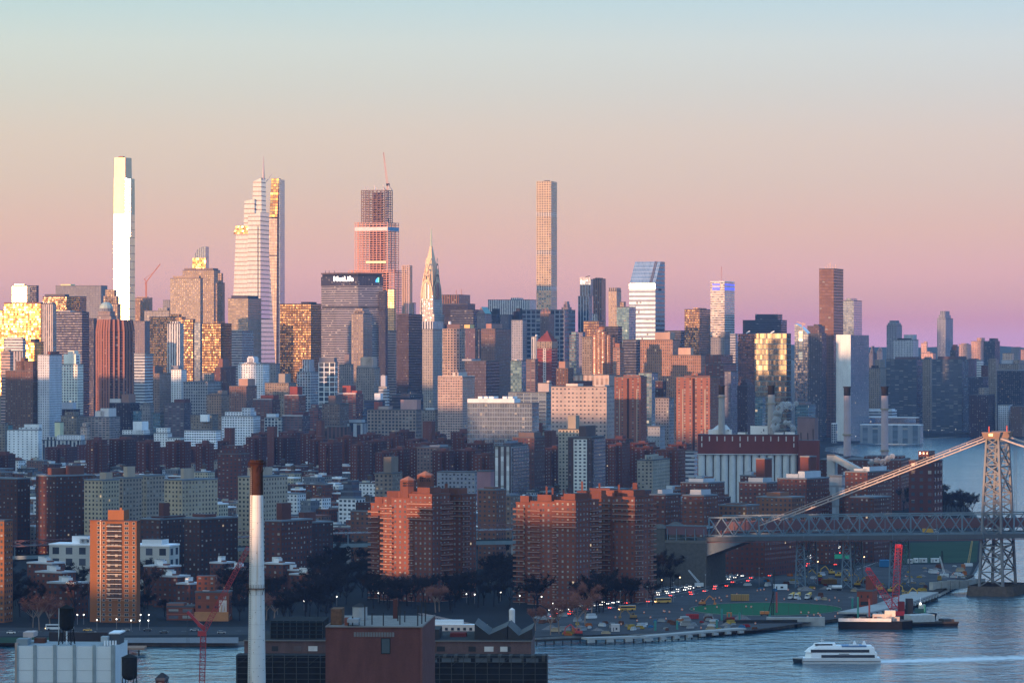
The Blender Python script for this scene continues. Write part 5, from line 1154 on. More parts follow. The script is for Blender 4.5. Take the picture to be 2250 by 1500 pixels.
# far wooded hills
hm2 = simple('hill_woods', (.05, .06, .05), .95, 0, 0, .3, .01)
mb = MB(); rr = random.Random(3)
xs_ = [-3600 + 150 * k for k in range(49)]
hh = [max(60, 150 + 26 * math.sin(x * .0011 + 1.9) + 10 * math.sin(x * .004) + rr.uniform(-3, 3) - max(0, abs(x - 1280) - 500) * .035) for x in xs_]
for k in range(48):
    for (y0_, f0, y1_, f1) in ((13600, .0, 14200, .8), (14200, .8, 14800, 1.), (14800, 1., 15600, .2)):
        mb.face([(xs_[k], y0_, 2 + hh[k] * f0), (xs_[k + 1], y0_, 2 + hh[k + 1] * f0), (xs_[k + 1], y1_, 2 + hh[k + 1] * f1), (xs_[k], y1_, 2 + hh[k] * f1)], hm2, smooth=True)
tag(mb.build('hills'), kind='structure')

def sheet(name, pts, z, mat, kind='structure'):
    mb = MB(); mb.face([(p_[0], p_[1], z) for p_ in [G(px, py, z) for px, py in pts]], mat)
    o = mb.build(name)
    tag(o, kind=kind)
    return o
asph = simple('asphalt', (.045, .047, .052), .9, 0, 0, .25, .06)
dirt = simple('site_dirt', (.06, .06, .065), .95, 0, 0, .5, .05)
turf = simple('field_turf', (.02, .10, .045), .95, 0, 0, .12, .2)
turfd = simple('park_turf', (.022, .05, .03), .95, 0, 0, .5, .02)
conc = simple('concrete', (.2, .2, .2), .9, 0, 0, .3, .2)
sheet('construction_ground', [(1170, 1398), (1650, 1384), (1840, 1358), (2000, 1326), (2130, 1262), (2140, 1238), (1990, 1240), (1700, 1262), (1500, 1310), (1180, 1352)], 2.02, dirt)
sheet('highway', [(1180, 1362), (1330, 1342), (1560, 1298), (1700, 1262), (1830, 1232), (1905, 1198), (1860, 1192), (1790, 1216), (1640, 1256), (1480, 1296), (1330, 1322), (1180, 1345)], 2.04, asph)
sheet('road', [(1912, 1192), (1950, 1200), (1962, 1220), (1940, 1240), (1890, 1252), (1860, 1250), (1915, 1232), (1935, 1215), (1922, 1200)], 2.05, asph)
sheet('riverside_road', [(-60, 1397), (560, 1393), (560, 1376), (-60, 1378)], 2.03, asph)
sheet('promenade', [(255, 1411), (524, 1412), (524, 1399), (255, 1400)], 2.04, simple('promenade_stone', (.16, .16, .17), .9))
sheet('lawn', [(-60, 1412), (120, 1411), (120, 1399), (-60, 1399)], 2.045, turfd)
sheet('park_lawn', [(1980, 1238), (2146, 1234), (2150, 1188), (1990, 1192)], 2.05, turfd)
mb = MB()
lm = simple('lane_paint', (.7, .7, .7), .8, 0, 0, .3, 1.)
def strip(pts, w, z, mat, dash=None):
    for k in range(len(pts) - 1):
        a_, b_ = G(*pts[k], z), G(*pts[k + 1], z)
        L = (b_ - a_).length; d_ = (b_ - a_) / L; nn = Vector((-d_.y, d_.x, 0)) * w / 2
        t_ = 0.
        while t_ < L:
            e_ = min(L, t_ + (dash[0] if dash else L))
            p_, q_ = a_ + d_ * t_, a_ + d_ * e_
            mb.face([p_ - nn, q_ - nn, q_ + nn, p_ + nn], mat)
            t_ = e_ + (dash[1] if dash else 1)
HW = [(1180, 1353), (1330, 1332), (1500, 1302), (1660, 1264), (1800, 1226), (1880, 1195)]
strip(HW, .9, 2.05, conc)
strip([(1180, 1358), (1330, 1337), (1520, 1305), (1690, 1264), (1820, 1231), (1895, 1198)], .3, 2.06, lm, (4, 8))
strip([(1180, 1349), (1330, 1327), (1490, 1299), (1650, 1260), (1795, 1221), (1870, 1193)], .3, 2.06, lm, (4, 8))
strip([(1925, 1193), (1952, 1208), (1935, 1232), (1880, 1251)], .25, 2.07, lm)
strip([(-40, 1387), (540, 1385)], .25, 2.05, lm, (3, 6))
tag(mb.build('road_markings'), kind='structure')
# green ball field
cF = [G(1680, 1338, 2.06)]
el_ = [(1680 + 170 * math.cos(t_) * (1 if math.cos(t_) > 0 else .97), 1338 + 14.5 * math.sin(t_)) for t_ in [2 * math.pi * k / 40 for k in range(40)]]
sheet('ball_field', el_, 2.06, turf)
mb = MB()
fm = simple('fence_post', (.06, .07, .07), .7)
for k in range(20, 41):
    p_ = G(el_[k % 40][0], el_[k % 40][1], 2.); mb.bar(p_, p_ + Vector((0, 0, 5.5)), .14, fm)
for k in range(1, 20, 1):
    p_ = G(el_[k][0], el_[k][1], 2.); mb.bar(p_, p_ + Vector((0, 0, 5.5)), .14, fm)
o = mb.build('field_fence'); tag(o, 'tall thin dark fence posts ringing the green ball field', 'fence')
mb = MB()
for k in range(40):
    a_, b_ = G(*el_[k], 2.), G(*el_[(k + 1) % 40], 2.); mb.bar(a_ + Vector((0, 0, .3)), b_ + Vector((0, 0, .3)), .25, conc)
mb.build('field_kerb', o)

# ---------------------------------------------------------------- orange brick tower by the river road
YT = 2065.
ob = M(('briko', (.36, .155, .075), {'FU': 0., 'FV': 0., 'Slab': 0.}))
e, fx, ry, zz = special('apartment_tower', 'slim orange brick tower with a stack of white railed balconies by the river road', 300, YT, 12, 'apartment building')
dq = ry(308)
MB().prism(rect(fx(221), 0, 0, dq), 0, rect(fx(221), 0, 0, dq), zz(1146), ob).build('wall', e)
MB().prism(rect(fx(194), fx(220.9), 2.5, dq + 4), 0, rect(fx(194), fx(220.9), 2.5, dq + 4), zz(1145), ob).build('wall', e)
MB().prism(rect(fx(193.4), fx(220.8), 2, dq + 4), zz(1145), rect(fx(193.4), fx(220.8), 2, dq + 4), zz(1143), M('plain', (.2, .1, .07)), GRY, True).build('roof', e)
MB().prism(rect(fx(220.8), .4, -.4, dq), zz(1146), rect(fx(220.8), .4, -.4, dq), zz(1143.5), M('plain', (.2, .1, .07)), GRY, True).build('roof', e)
MB().box(fx(233), fx(268), 3, 12, zz(1143), zz(1121), ob, GRY).build('penthouse', e)
MB().bar((fx(261), 4, zz(1121)), (fx(261), 4, zz(1116)), 1.2, ob).build('chimney', e)
MB().box(fx(218.5), fx(220.6), 1.2, 2.4, 0, zz(1143), simple('white_flue', (.72, .70, .66), .5)).build('flue', e)
for y_ in (1200, 1256, 1318, 1352): MB().box(fx(221) - .1, .08, -.08, 0, zz(y_ + 1), zz(y_), M('plain', (.5, .35, .25))).build('brick_band', e)
wf, wg = simple('window_frame_white', (.34, .29, .25), .6), simple('window_dark', (.03, .04, .055), .05, 0, 0, 0)
def win_mesh(w, h, nm='window_pane', mull=1):
    mb = MB()
    mb.box(-w / 2 - .12, w / 2 + .12, -.12, 0, -.12, h + .12, wf)
    for k in range(mull + 1):
        a_ = -w / 2 + w * k / (mull + 1) + .05; b_ = -w / 2 + w * (k + 1) / (mull + 1) - .05
        mb.face([(a_, -.125, .05), (b_, -.125, .05), (b_, -.125, h - .05), (a_, -.125, h - .05)], wg)
    me = mb.build(nm); d_ = me.data; bpy.data.objects.remove(me)
    return d_
def inst(name, data, parent, loc, rz=0.):
    o = bpy.data.objects.new(name, data); col.objects.link(o); o.parent = parent; o.location = loc
    if rz: o.rotation_euler = (0, 0, rz)
    return o
w1_, w2_ = win_mesh(1.2, 1.35, mull=0), win_mesh(2.0, 1.35, mull=1)
FL = 21; fh = zz(1146) / FL
bm_ = MB(); bm_.box(fx(235), fx(268), -1.2, 0, 0, .22, simple('balcony_white', (.66, .62, .58), .7))
for k in range(14): bm_.bar((fx(235) + .55 * k * (fx(268) - fx(235)) / 7.7, -1.15, .2), (fx(235) + .55 * k * (fx(268) - fx(235)) / 7.7, -1.15, 1.1), .06, fm)
bm_.bar((fx(235), -1.15, 1.1), (fx(268), -1.15, 1.1), .07, fm)
bal = bm_.build('balcony'); bald = bal.data; bpy.data.objects.remove(bal)
MB().box(fx(235), fx(268), -.06, 0, fh * 5.2, zz(1150), M(('brickd', (.07, .045, .04), {'FU': .7, 'FV': .6, 'PU': 2.2, 'PV': fh}))).build('recess_panel', e)  # flat panel, the shade of a recess put into its dark brick
for k in range(FL):
    z_ = fh * k + .95
    inst('window', w1_, e, (fx(213), 2.5, z_)); inst('window', w1_, e, (fx(228), 0, z_)); inst('window', w2_, e, (fx(278), 0, z_)); inst('window', w1_, e, (fx(294), 0, z_))
    if k < 5: inst('window', w1_, e, (fx(242), 0, z_)); inst('window', w1_, e, (fx(262), 0, z_))
    else: inst('balcony', bald, e, (0, 0, fh * k))
bld('orange brick tower cut off by the left frame edge', -70, 9, 13, 1146, YT, ('briko', (.36, .155, .075)), [], *AT)

# ---------------------------------------------------------------- the two clusters of red brick cooperative towers
cb = M(('brick', (.245, .098, .074), {'PU': 3.3, 'PV': 2.85, 'FU': .36, 'FV': .46, 'Blind': .6, 'Glass': (.10, .11, .13), 'Lit': .03}))
cbp = M('plain', (.23, .095, .07))
slabm = simple('balcony_slab', (.40, .27, .23), .8)
def coop(label, wings, tanks, Yb):
    """wings: x0, xs, x1, top row, depth offset, balcony sides"""
    e = None
    for (x0, xs, x1, yt, dy, bal_) in wings:
        xc, w, d, a = solve(x0, xs, x1, Yb + dy, 34.)
        d = min(d, 34.)
        if e is None:
            e = empty('apartment_tower', (xc, Yb + dy, 2), -a, label, 'apartment building')
            org, rot = Vector((xc, Yb + dy)), a
        rel = Vector((xc, Yb + dy)) - org
        lx = rel.x * math.cos(rot) - rel.y * math.sin(rot); ly = rel.x * math.sin(rot) + rel.y * math.cos(rot)
        h = PZ(yt, Yb + dy) - 2
        wg_ = MB().prism(rect(-w, 0, 0, d), 0, rect(-w, 0, 0, d), h, cb, M('roofd')).build('wing', e, (lx, ly, 0))
        MB().prism(rect(-w - .2, .2, -.2, d + .2), h, rect(-w - .2, .2, -.2, d + .2), h + .8, cbp, M('roofd'), True).build('roof', wg_)
        n = int(h / 2.85)
        for (kind, wd) in bal_:
            m_ = MB()
            if kind == 'fl': m_.box(-w - 1.3, -w + wd, -1.3, 0, 0, .3, slabm).box(-w - 1.3, -w + wd, -1.32, -1.22, .3, 1.1, cbp)
            elif kind == 'fr': m_.box(-wd, 1.2, -1.3, 0, 0, .3, slabm).box(-wd, 1.2, -1.32, -1.22, .3, 1.1, cbp)
            elif kind == 'rr': m_.box(0, 1.3, d - wd, d + 1., 0, .3, slabm).box(1.22, 1.32, d - wd, d + 1., .3, 1.1, cbp)
            elif kind == 'rf': m_.box(0, 1.3, 0, wd, 0, .3, slabm).box(1.22, 1.32, 0, wd, .3, 1.1, cbp)
            elif kind == 'top': m_.box(-w - .8, .8, -1.2, 0, 0, .35, slabm).box(-w - .8, .8, -1.22, -1.1, .35, 1.1, cbp)
            o_ = m_.build('balcony'); dt = o_.data; bpy.data.objects.remove(o_)
            for k in range(n):
                if kind == 'top' and k < n - 4: continue
                inst('balcony', dt, wg_, (0, 0, 2.85 * (k + .02)))
        # stepped attic
        MB().box(-w * .8, -w * .25, d * .2, d * .8, h + .8, h + 4.2, cbp, M('roofd')).build('attic', wg_)
    return e, rot
e, rt = coop('red brick twin-tank tower cluster with stacked balconies, left of the two', [
    (842, 906, 930, 1096, 0, [('fl', 7.), ('fr', 2.)]), (899, 949, 989, 1088, -8, [('rr', 9.), ('top', 0)]), (815, 846, 858, 1108, 22, [('fl', 6.)]), (962, 1015, 1046, 1089, 34, [('rf', 6.), ('top', 0)])], None, 2238.)
def roof_tank(par, px, py, hw_, Yt, ytop, nm='tank_house'):
    w = hw_ * 2 * Yt / F
    loc = Vector((PX(px, Yt), Yt, PZ(py, Yt)))
    h = (py - ytop) * Yt / F
    o = MB().prism(ngon(0, 0, w * .62, 8), -6, ngon(0, 0, w * .62, 8), h, cbp, cbp).build(nm, par)
    MB().prism(ngon(0, 0, w * .64, 8), h, ngon(0, 0, .1, 8), h + w * .3, simple('tank_cap', (.34, .14, .09), .8), None, True).build('cap', o)
    for k in range(5): MB().box(-w * .4 + w * .17 * k, -w * .4 + w * .17 * k + .5, -w * .64, -w * .5, h - 3.4, h - 2.6, M('roofd')).box(-w * .4 + w * .17 * k, -w * .4 + w * .17 * k + .5, -w * .64, -w * .5, h - 2., h - 1.2, M('roofd')).build('vent', o)
    o.matrix_local = par.matrix_basis.inverted() @ Matrix.Translation(loc)
    return o
roof_tank(e, 897, 1090, 14.5, 2245, 1054); roof_tank(e, 935, 1084, 15, 2256, 1043)
def roof_box(par, xa, xb, yb, yt, Yt, dep, mat, nm='attic'):
    w = (xb - xa) * Yt / F
    o = MB().box(0, w, 0, dep, -4, (yb - yt) * Yt / F, mat, M('roofd')).build(nm, par)
    o.matrix_local = par.matrix_basis.inverted() @ Matrix.Translation(Vector((PX(xa, Yt), Yt, PZ(yb, Yt))))
for a_ in ((850, 880, 1092, 1078, 2246), (905, 945, 1088, 1079, 2240), (956, 985, 1086, 1073, 2268), (977, 983, 1080, 1062, 2270)): roof_box(e, *a_, 9, cbp)
e, rt = coop('wide red brick tower cluster with two cores and many small chimneys, right of the two', [
    (1166, 1222, 1240, 1104, 0, [('fl', 7.), ('fr', 2.)]), (1219, 1265, 1316, 1102, -8, [('rr', 9.), ('top', 0)]), (1134, 1168, 1180, 1106, 20, [('fl', 6.)]), (1322, 1354, 1370, 1094, 30, [('fl', 6.)]), (1350, 1395, 1436, 1094, 20, [('rf', 7.), ('rr', 5.), ('top', 0)])], None, 2205.)
for a_ in ((1186, 1262, 1102, 1090, 2214, 9), (1226, 1258, 1096, 1086, 2225, 8), (1268, 1300, 1098, 1078, 2240, 8), (1296, 1340, 1094, 1072, 2262, 9), (1342, 1380, 1092, 1076, 2240, 9), (1199, 1203, 1094, 1068, 2216, 1.2), (1212, 1216, 1094, 1071, 2216, 1.2), (1236, 1240, 1094, 1076, 2222, 1.2), (1277, 1281, 1084, 1057, 2244, 1.2), (1315, 1319, 1080, 1061, 2264, 1.2), (1358, 1362, 1084, 1064, 2244, 1.2), (1390, 1400, 1092, 1060, 2260, 2.)):
    roof_box(e, *a_, cbp, 'chimney' if a_[1] - a_[0] < 12 else 'attic')

# ---------------------------------------------------------------- housing slabs behind them
for r_ in (
 ('dark brick slab with a snowy roof edge at the left frame edge', -60, 38, 66, 1053, 2700, ('brickd', (.10, .05, .045)), [], 34),
 ('dark brick slab with two roof huts beside the cream tower row', 79, 122, 203, 1047, 2680, ('brick', (.125, .058, .05)), [(118, 142, 1029, ('plain', (.2, .09, .07))), (151, 174, 1025, ('plain', (.2, .09, .07)), .5, .9)], 40),
 ('cream brick tower row zigzagging away, tallest cream front', 185, 225, 262, 1056, 2620, ('beige', (.44, .375, .28), {'FU': .42}), [(229, 255, 1038, ('plain', (.42, .35, .28)), .3, .7)], 34),
 ('cream grey slab stepping back behind the tallest cream front', 246, 270, 312, 1051, 2680, ('beige', (.36, .31, .26)), [(281, 305, 1025, ('plain', (.42, .35, .28)), .3, .7)], 40),
 ('cream grey slab at the end of the zigzag cream row', 296, 322, 362, 1046, 2740, ('beige', (.36, .31, .26)), [], 40),
 ('cream tower with a dark fire stair beside the long brick slab', 361, 400, 478, 1056, 2600, ('beige', (.44, .375, .28), {'FU': .42}), [(398, 418, 1030, ('plain', (.42, .35, .28)), .3, .6)], 38),
 ('cream slab half hidden behind the white chimney', 523, 566, 632, 1049, 2640, ('beige', (.40, .35, .28), {'FU': .44}), [(550, 572, 1028, ('plain', (.4, .34, .28)))], 34),
 ('dark brick stepped block in front of the cream tower row', 307, 352, 420, 1142, 2400, ('brickd', (.10, .055, .05)), [(322, 350, 1135, ('plain', (.12, .06, .055))), (361, 386, 1106, ('plain', (.16, .075, .065)), .3, .5)], 30),
 ('long dark brick block left of the white chimney', 405, 440, 522, 1141, 2380, ('brickd', (.09, .05, .048)), [(398, 426, 1131, ('plain', (.15, .07, .06)), .3, .6)], 40),
 ('brick block with water tank hut right of the white chimney', 582, 618, 686, 1146, 2380, ('brick', (.14, .06, .05)), [(616, 650, 1106, ('plain', (.16, .07, .06)), .2, .5)], 30),
 ('dark brick slab in trees between chimney and twin-tank cluster', 640, 666, 732, 1150, 2420, ('brickd', (.075, .042, .042)), [(650, 690, 1126, ('plain', (.16, .075, .065)), .2, .6)], 40),
 ('brown brick slab beside the twin-tank cluster, behind the viaduct', 770, 812, 830, 1124, 2640, ('brick', (.19, .10, .075)), [(778, 812, 1104, 'brickd')], 31),
 ('white faced modern block with dark glass upper floors', 744, 782, 800, 1096, 2850, ('white', (.58, .58, .6), {'PU': 3.6, 'FU': .6, 'FV': .5}), [(749, 790, 1078, ('darkh', (.14, .17, .22)), .05, .95, 'upper_tier'), (756, 784, 1056, ('darkh', (.12, .15, .20)), .1, .9, 'upper_tier')], 31),
 ('brown brick slab between the two red cooperative clusters', 1050, 1090, 1112, 1077, 2560, ('brick', (.20, .10, .075)), [(1060, 1080, 1070, ('plain', (.2, .1, .08)))], 31),
 ('pale brown brick slab right behind the two cooperative clusters', 1090, 1122, 1140, 1090, 2600, ('beigeb', (.28, .2, .165)), [(1108, 1130, 1084, ('plain', (.3, .3, .33)))], 31),
 ('brick cross block with curved corner right of the wide cluster', 1428, 1462, 1496, 1088, 2550, ('brick', (.17, .075, .06), {'Blind': .5}), [(1452, 1472, 1076, ('plain', (.45, .47, .5)))], 31),
 ('brick cross block behind the stone anchorage, nearest of the riverside estate', 1500, 1546, 1576, 1090, 2500, ('brick', (.18, .08, .062), {'Blind': .5}), [(1512, 1536, 1076, ('plain', (.45, .47, .5)))], 31),
 ('low brown terraced block over the bridge truss', 1580, 1640, 1668, 1112, 2520, ('brickb', (.24, .12, .08)), [(1590, 1620, 1106, ('plain', (.26, .13, .09)))], 31),
 ('brick slab with pale roof drum, in the riverside estate beside the silos', 1624, 1684, 1712, 1062, 2850, ('brick', (.16, .07, .06), {'Blind': .6}), [(1640, 1672, 1050, ('plain', (.42, .46, .5)))], 31),
 ('brick slab with two roof drums, middle of the riverside estate', 1708, 1772, 1822, 1053, 2800, ('brick', (.16, .07, .06), {'Blind': .6}), [(1720, 1748, 1042, ('plain', (.42, .46, .5))), (1776, 1802, 1036, ('plain', (.42, .46, .5)))], 31),
 ('tall brick slab under the bridge cable with a long roof drum', 1857, 1906, 1960, 1038, 2800, ('brick', (.15, .065, .055), {'Blind': .6}), [(1868, 1896, 1030, ('plain', (.42, .46, .5))), (1922, 1952, 1026, ('plain', (.42, .46, .5)))], 31),
 ('square brick stair tower in front of the white silos', 1661, 1680, 1688, 1009, 3000, ('plain', (.19, .075, .06)), [], 31),
 ('square brick stair tower beside the red power house wall', 1758, 1778, 1784, 1004, 3050, ('plain', (.19, .075, .06)), [], 31),
 ('low brick slab at the foot of the riverside estate trees', 1868, 1920, 1958, 1094, 2640, ('brickd', (.12, .06, .055)), [], 31),
 ('orange brown low slab above the bridge truss end', 1662, 1740, 1768, 1094, 2620, ('brickb', (.26, .13, .085)), [(1680, 1710, 1082, ('plain', (.3, .15, .1)))], 31),
 ('brick slab of the riverside estate by the left silo end', 1496, 1556, 1592, 1062, 2900, ('brick', (.15, .07, .06), {'Blind': .5}), [(1508, 1540, 1052, ('plain', (.42, .46, .5)))], 31),
 ('pale glass roofed gasworks shed behind the riverside estate', 1822, 1850, 1862, 1046, 3000, ('palegl', (.2, .22, .25), {'Metal': .2, 'Glass': (.25, .3, .35)}), [], 31),
 ('brick housing slab behind bridge bents beside the dark stone anchorage', 1582, 1680, 1760, 1168, 2480, ('brickd', (.16, .065, .055), {'Blind': .1}), [], 31),
 ):
    bld(r_[0], r_[1], r_[2], r_[3], r_[4], r_[5], r_[6], r_[7], 'apartment_block', 'apartment building', yaw=r_[8], roof=('roofb',), dmax=75)
rnd = random.Random(21)
for Y_ in range(2620, 3300, 110):
    px_ = 1440 + rnd.uniform(0, 30)
    while px_ < 1850:
        w_ = rnd.uniform(40, 72); z_ = rnd.choice((16, 20, 34, 38)) if Y_ > 2750 else 18
        bld('brick estate slab with pale roof drum among the riverside housing', px_, px_ + w_ * .62, px_ + w_, HZ + (CH - z_) * F / Y_, Y_, ('brick', rnd.choice([(.17, .075, .06), (.14, .065, .055), (.2, .095, .07)]), {'Blind': .5}),
            [(px_ + w_ * .15, px_ + w_ * .4, HZ + (CH - z_ - 3.5) * F / Y_, ('plain', (.42, .46, .5))), (px_ + w_ * .5, px_ + w_ * .6, HZ + (CH - z_ - 3) * F / Y_, ('plain', (.3, .15, .1)))], 'brick_apartment_block', 'apartment building', yaw=31, grp='riverside estate slabs', roof=('roofb',), dmax=40)
        px_ += w_ * rnd.uniform(1.1, 1.6)
# old library-like stone building, low walk-up houses with white roof huts
b = bld('pale stone school building with tall windows behind the orange tower', 108, 372, 394, 1200, 2330, ('white', (.46, .45, .42), {'PU': 8., 'PV': 7., 'FU': .5, 'FV': .62}), [(155, 190, 1180, ('plain', (.6, .6, .62))), (172, 196, 1186, ('white', (.5, .49, .46))), (309, 352, 1186, ('plain', (.55, .55, .55)))], 'school_building', 'school', yaw=14, roof='roofw', dmax=22)
for i, (xa, xb, yt_, yb_) in enumerate([(60, 136, 1239, 1330), (78, 161, 1259, 1345), (104, 188, 1283, 1360), (316, 392, 1246, 1330), (336, 412, 1268, 1335), (388, 430, 1284, 1345), (461, 502, 1238, 1310), (494, 552, 1252, 1320), (577, 640, 1240, 1310), (600, 680, 1254, 1310), (636, 706, 1264, 1320)]):
    Yb = GY(yb_, 2.)
    b = bld('low brick walk-up with boxy white roof huts among bare trees', xa, xb - (xb - xa) * .3, xb, yt_, Yb, ('brick', (.17, .075, .06), {'Blind': .2}), [(xa + (xb - xa) * .12, xa + (xb - xa) * .32, yt_ - 15, ('plain', (.52, .53, .53)), .5, .8, 'roof_hut'), (xa + (xb - xa) * .30, xa + (xb - xa) * .48, yt_ - 13, ('plain', (.60, .60, .60)), .2, .5, 'roof_hut'), (xa + (xb - xa) * .48, xa + (xb - xa) * .58, yt_ - 7, ('plain', (.26, .11, .08)), .2, .5, 'chimney')], 'walk_up_house', 'apartment building', yaw=31, grp='low walk-ups with white roof huts', roof=('roofw', (.45, .46, .48)), dmax=24)
# brick community building with a wall poster
Yp = 2080.
b = bld('orange-lit brick community building with a tall white poster on its wall', 429, 503, 506, 1302, Yp, ('briko', (.32, .11, .065), {'PU': 4.4, 'FU': .36, 'FV': .34, 'PV': 4.6}), [(430, 470, 1266, ('briko', (.28, .10, .06)), .3, .95, 'upper_tier'), (444, 458, 1297, ('plain', (.6, .6, .58)))], 'community_building', 'building', yaw=4, dmax=22)
po = MB().box(b.X(481.5), b.X(498), -.25, 0, b.Z(1349), b.Z(1318), simple('poster_paper', (.62, .52, .46), .6, 0, 0, .15, .5)).build('poster', b.root)
mb = MB()
mb.bar((b.X(486), -.3, b.Z(1344)), (b.X(488), -.3, b.Z(1328)), .7, simple('poster_ink', (.45, .3, .2), .7)).bar((b.X(490), -.3, b.Z(1345)), (b.X(492), -.3, b.Z(1324)), .9, simple('poster_ink_dark', (.5, .42, .42), .7)).bar((b.X(494), -.3, b.Z(1342)), (b.X(493), -.3, b.Z(1331)), .6, simple('poster_ink', (.45, .3, .2), .7))
mb.build('poster_figures', po)
MB().box(b.X(429), b.X(503), -3., 0, 0, 4.6, simple('lit_base_orange', (.42, .17, .06), .7)).build('lit_base', b.root)  # orange light on the wall foot put into this strip's colour
b = bld('low brick pavilion with red terraces beside the poster building', 366, 427, 432, 1334, Yp + 4, ('hbalc', (.30, .11, .08), {'PU': 6., 'PV': 4.2}), [(366, 404, 1325, ('plain', (.45, .22, .17)), 0., .9, 'upper_tier')], 'community_pavilion', 'building', yaw=4, dmax=20)
# ---------------------------------------------------------------- suspension bridge
BA, BT = Vector((PX(1558, 2380), 2380, 0)), Vector((PX(2180, 2325), 2325, 0))
bu = (BT - BA).normalized(); bn = Vector((-bu.y, bu.x, 0))
L0 = (BT - BA).length
br = empty('suspension_bridge', (BA.x, BA.y, 0), 0, 'long steel suspension bridge with lattice tower at the river edge', 'bridge')
sb, sbd, pk = simple('bridge_steel', (.10, .16, .21), .55, 0, 0, .35, .15), simple('bridge_steel_dark', (.05, .06, .075), .6, 0, 0, .3, .2), simple('fence_pink', (.13, .06, .07), .7, 0, 0, .2, .2)
def bz(s):  # heights along the bridge: top chord
    return 42.5 + 4.3 * s / L0
def bp_(s, w, z): return Vector((bu.x * s + bn.x * w, bu.y * s + bn.y * w, z))
BW = 30.
S1 = L0 + 150
def truss(w, name):
    mb = MB()
    n = 42
    for k in range(n):
        s0, s1 = S1 * k / n, S1 * (k + 1) / n
        t0, t1 = bz(s0), bz(s1)
        b0, b1 = t0 - 11., t1 - 11.
        mb.bar(bp_(s0, w, t0), bp_(s1, w, t1), .8, sb); mb.bar(bp_(s0, w, b0), bp_(s1, w, b1), .8, sb)
        mb.bar(bp_(s0, w, b0), bp_(s1, w, t1), .55, sb); mb.bar(bp_(s0, w, t0), bp_(s1, w, b1), .55, sb)
        if k % 4 == 0: mb.bar(bp_(s0, w, b0), bp_(s0, w, t0), .9, sb)
        if k % 4 == 2: mb.bar(bp_(s0, w, b0), bp_(s0, w, t0), .35, sb)
    return mb.build(name, br)
truss(0, 'truss'); truss(BW, 'truss')
mb = MB()
for (wa, wb_, z0_, z1_, mt) in ((-5.5, -.6, -13.4, -11.6, sbd), (-5.9, -5.5, -13.8, -11.2, sbd), (-.5, BW + .5, -12.4, -11.5, sbd), (BW + .6, BW + 5.5, -13.4, -11.6, sbd), (-5.7, -5.4, -14.6, -14.2, pk)):
    n = 12
    for k in range(n):
        s0, s1 = -6 + (S1 + 6) * k / n, -6 + (S1 + 6) * (k + 1) / n
        za, zb = bz(s0), bz(s1)
        c_ = [bp_(s0, wa, za + z0_), bp_(s0, wb_, za + z0_), bp_(s0, wb_, za + z1_), bp_(s0, wa, za + z1_)]
        d_ = [bp_(s1, wa, zb + z0_), bp_(s1, wb_, zb + z0_), bp_(s1, wb_, zb + z1_), bp_(s1, wa, zb + z1_)]
        for q_ in range(4):
            mb.face([c_[q_], d_[q_], d_[(q_ + 1) % 4], c_[(q_ + 1) % 4]], mt)
mb.build('deck', br)
mb = MB()
for k in range(56):
    s_ = S1 * k / 56
    mb.bar(bp_(s_, -5.9, bz(s_) - 11.2), bp_(s_, -5.9, bz(s_) - 9.6), .22, sb)
for k in range(10): mb.bar(bp_(S1 * k / 10, -5.9, bz(S1 * k / 10) - 10), bp_(S1 * (k + 1) / 10, -5.9, bz(S1 * (k + 1) / 10) - 10), .2, sb)
for k in range(12): mb.bar(bp_(S1 * k / 12 + 6, -5.9, bz(0) - 11), bp_(S1 * k / 12 + 6, -5.9, bz(S1 * k / 12) - 5), .25, sb)
mb.build('railing', br)
mb = MB()
for k in range(10):
    s0, s1 = S1 * k / 10, S1 * (k + 1) / 10
    for w_ in (9., 21.):
        a_, b_ = bp_(s0, w_, bz(s0) - 8.), bp_(s1, w_, bz(s1) - 8.)
        up = Vector((0, 0, 5.2))
        mb.face([a_, b_, b_ + up, a_ + up], pk)
mb.build('walkway_fence', br)
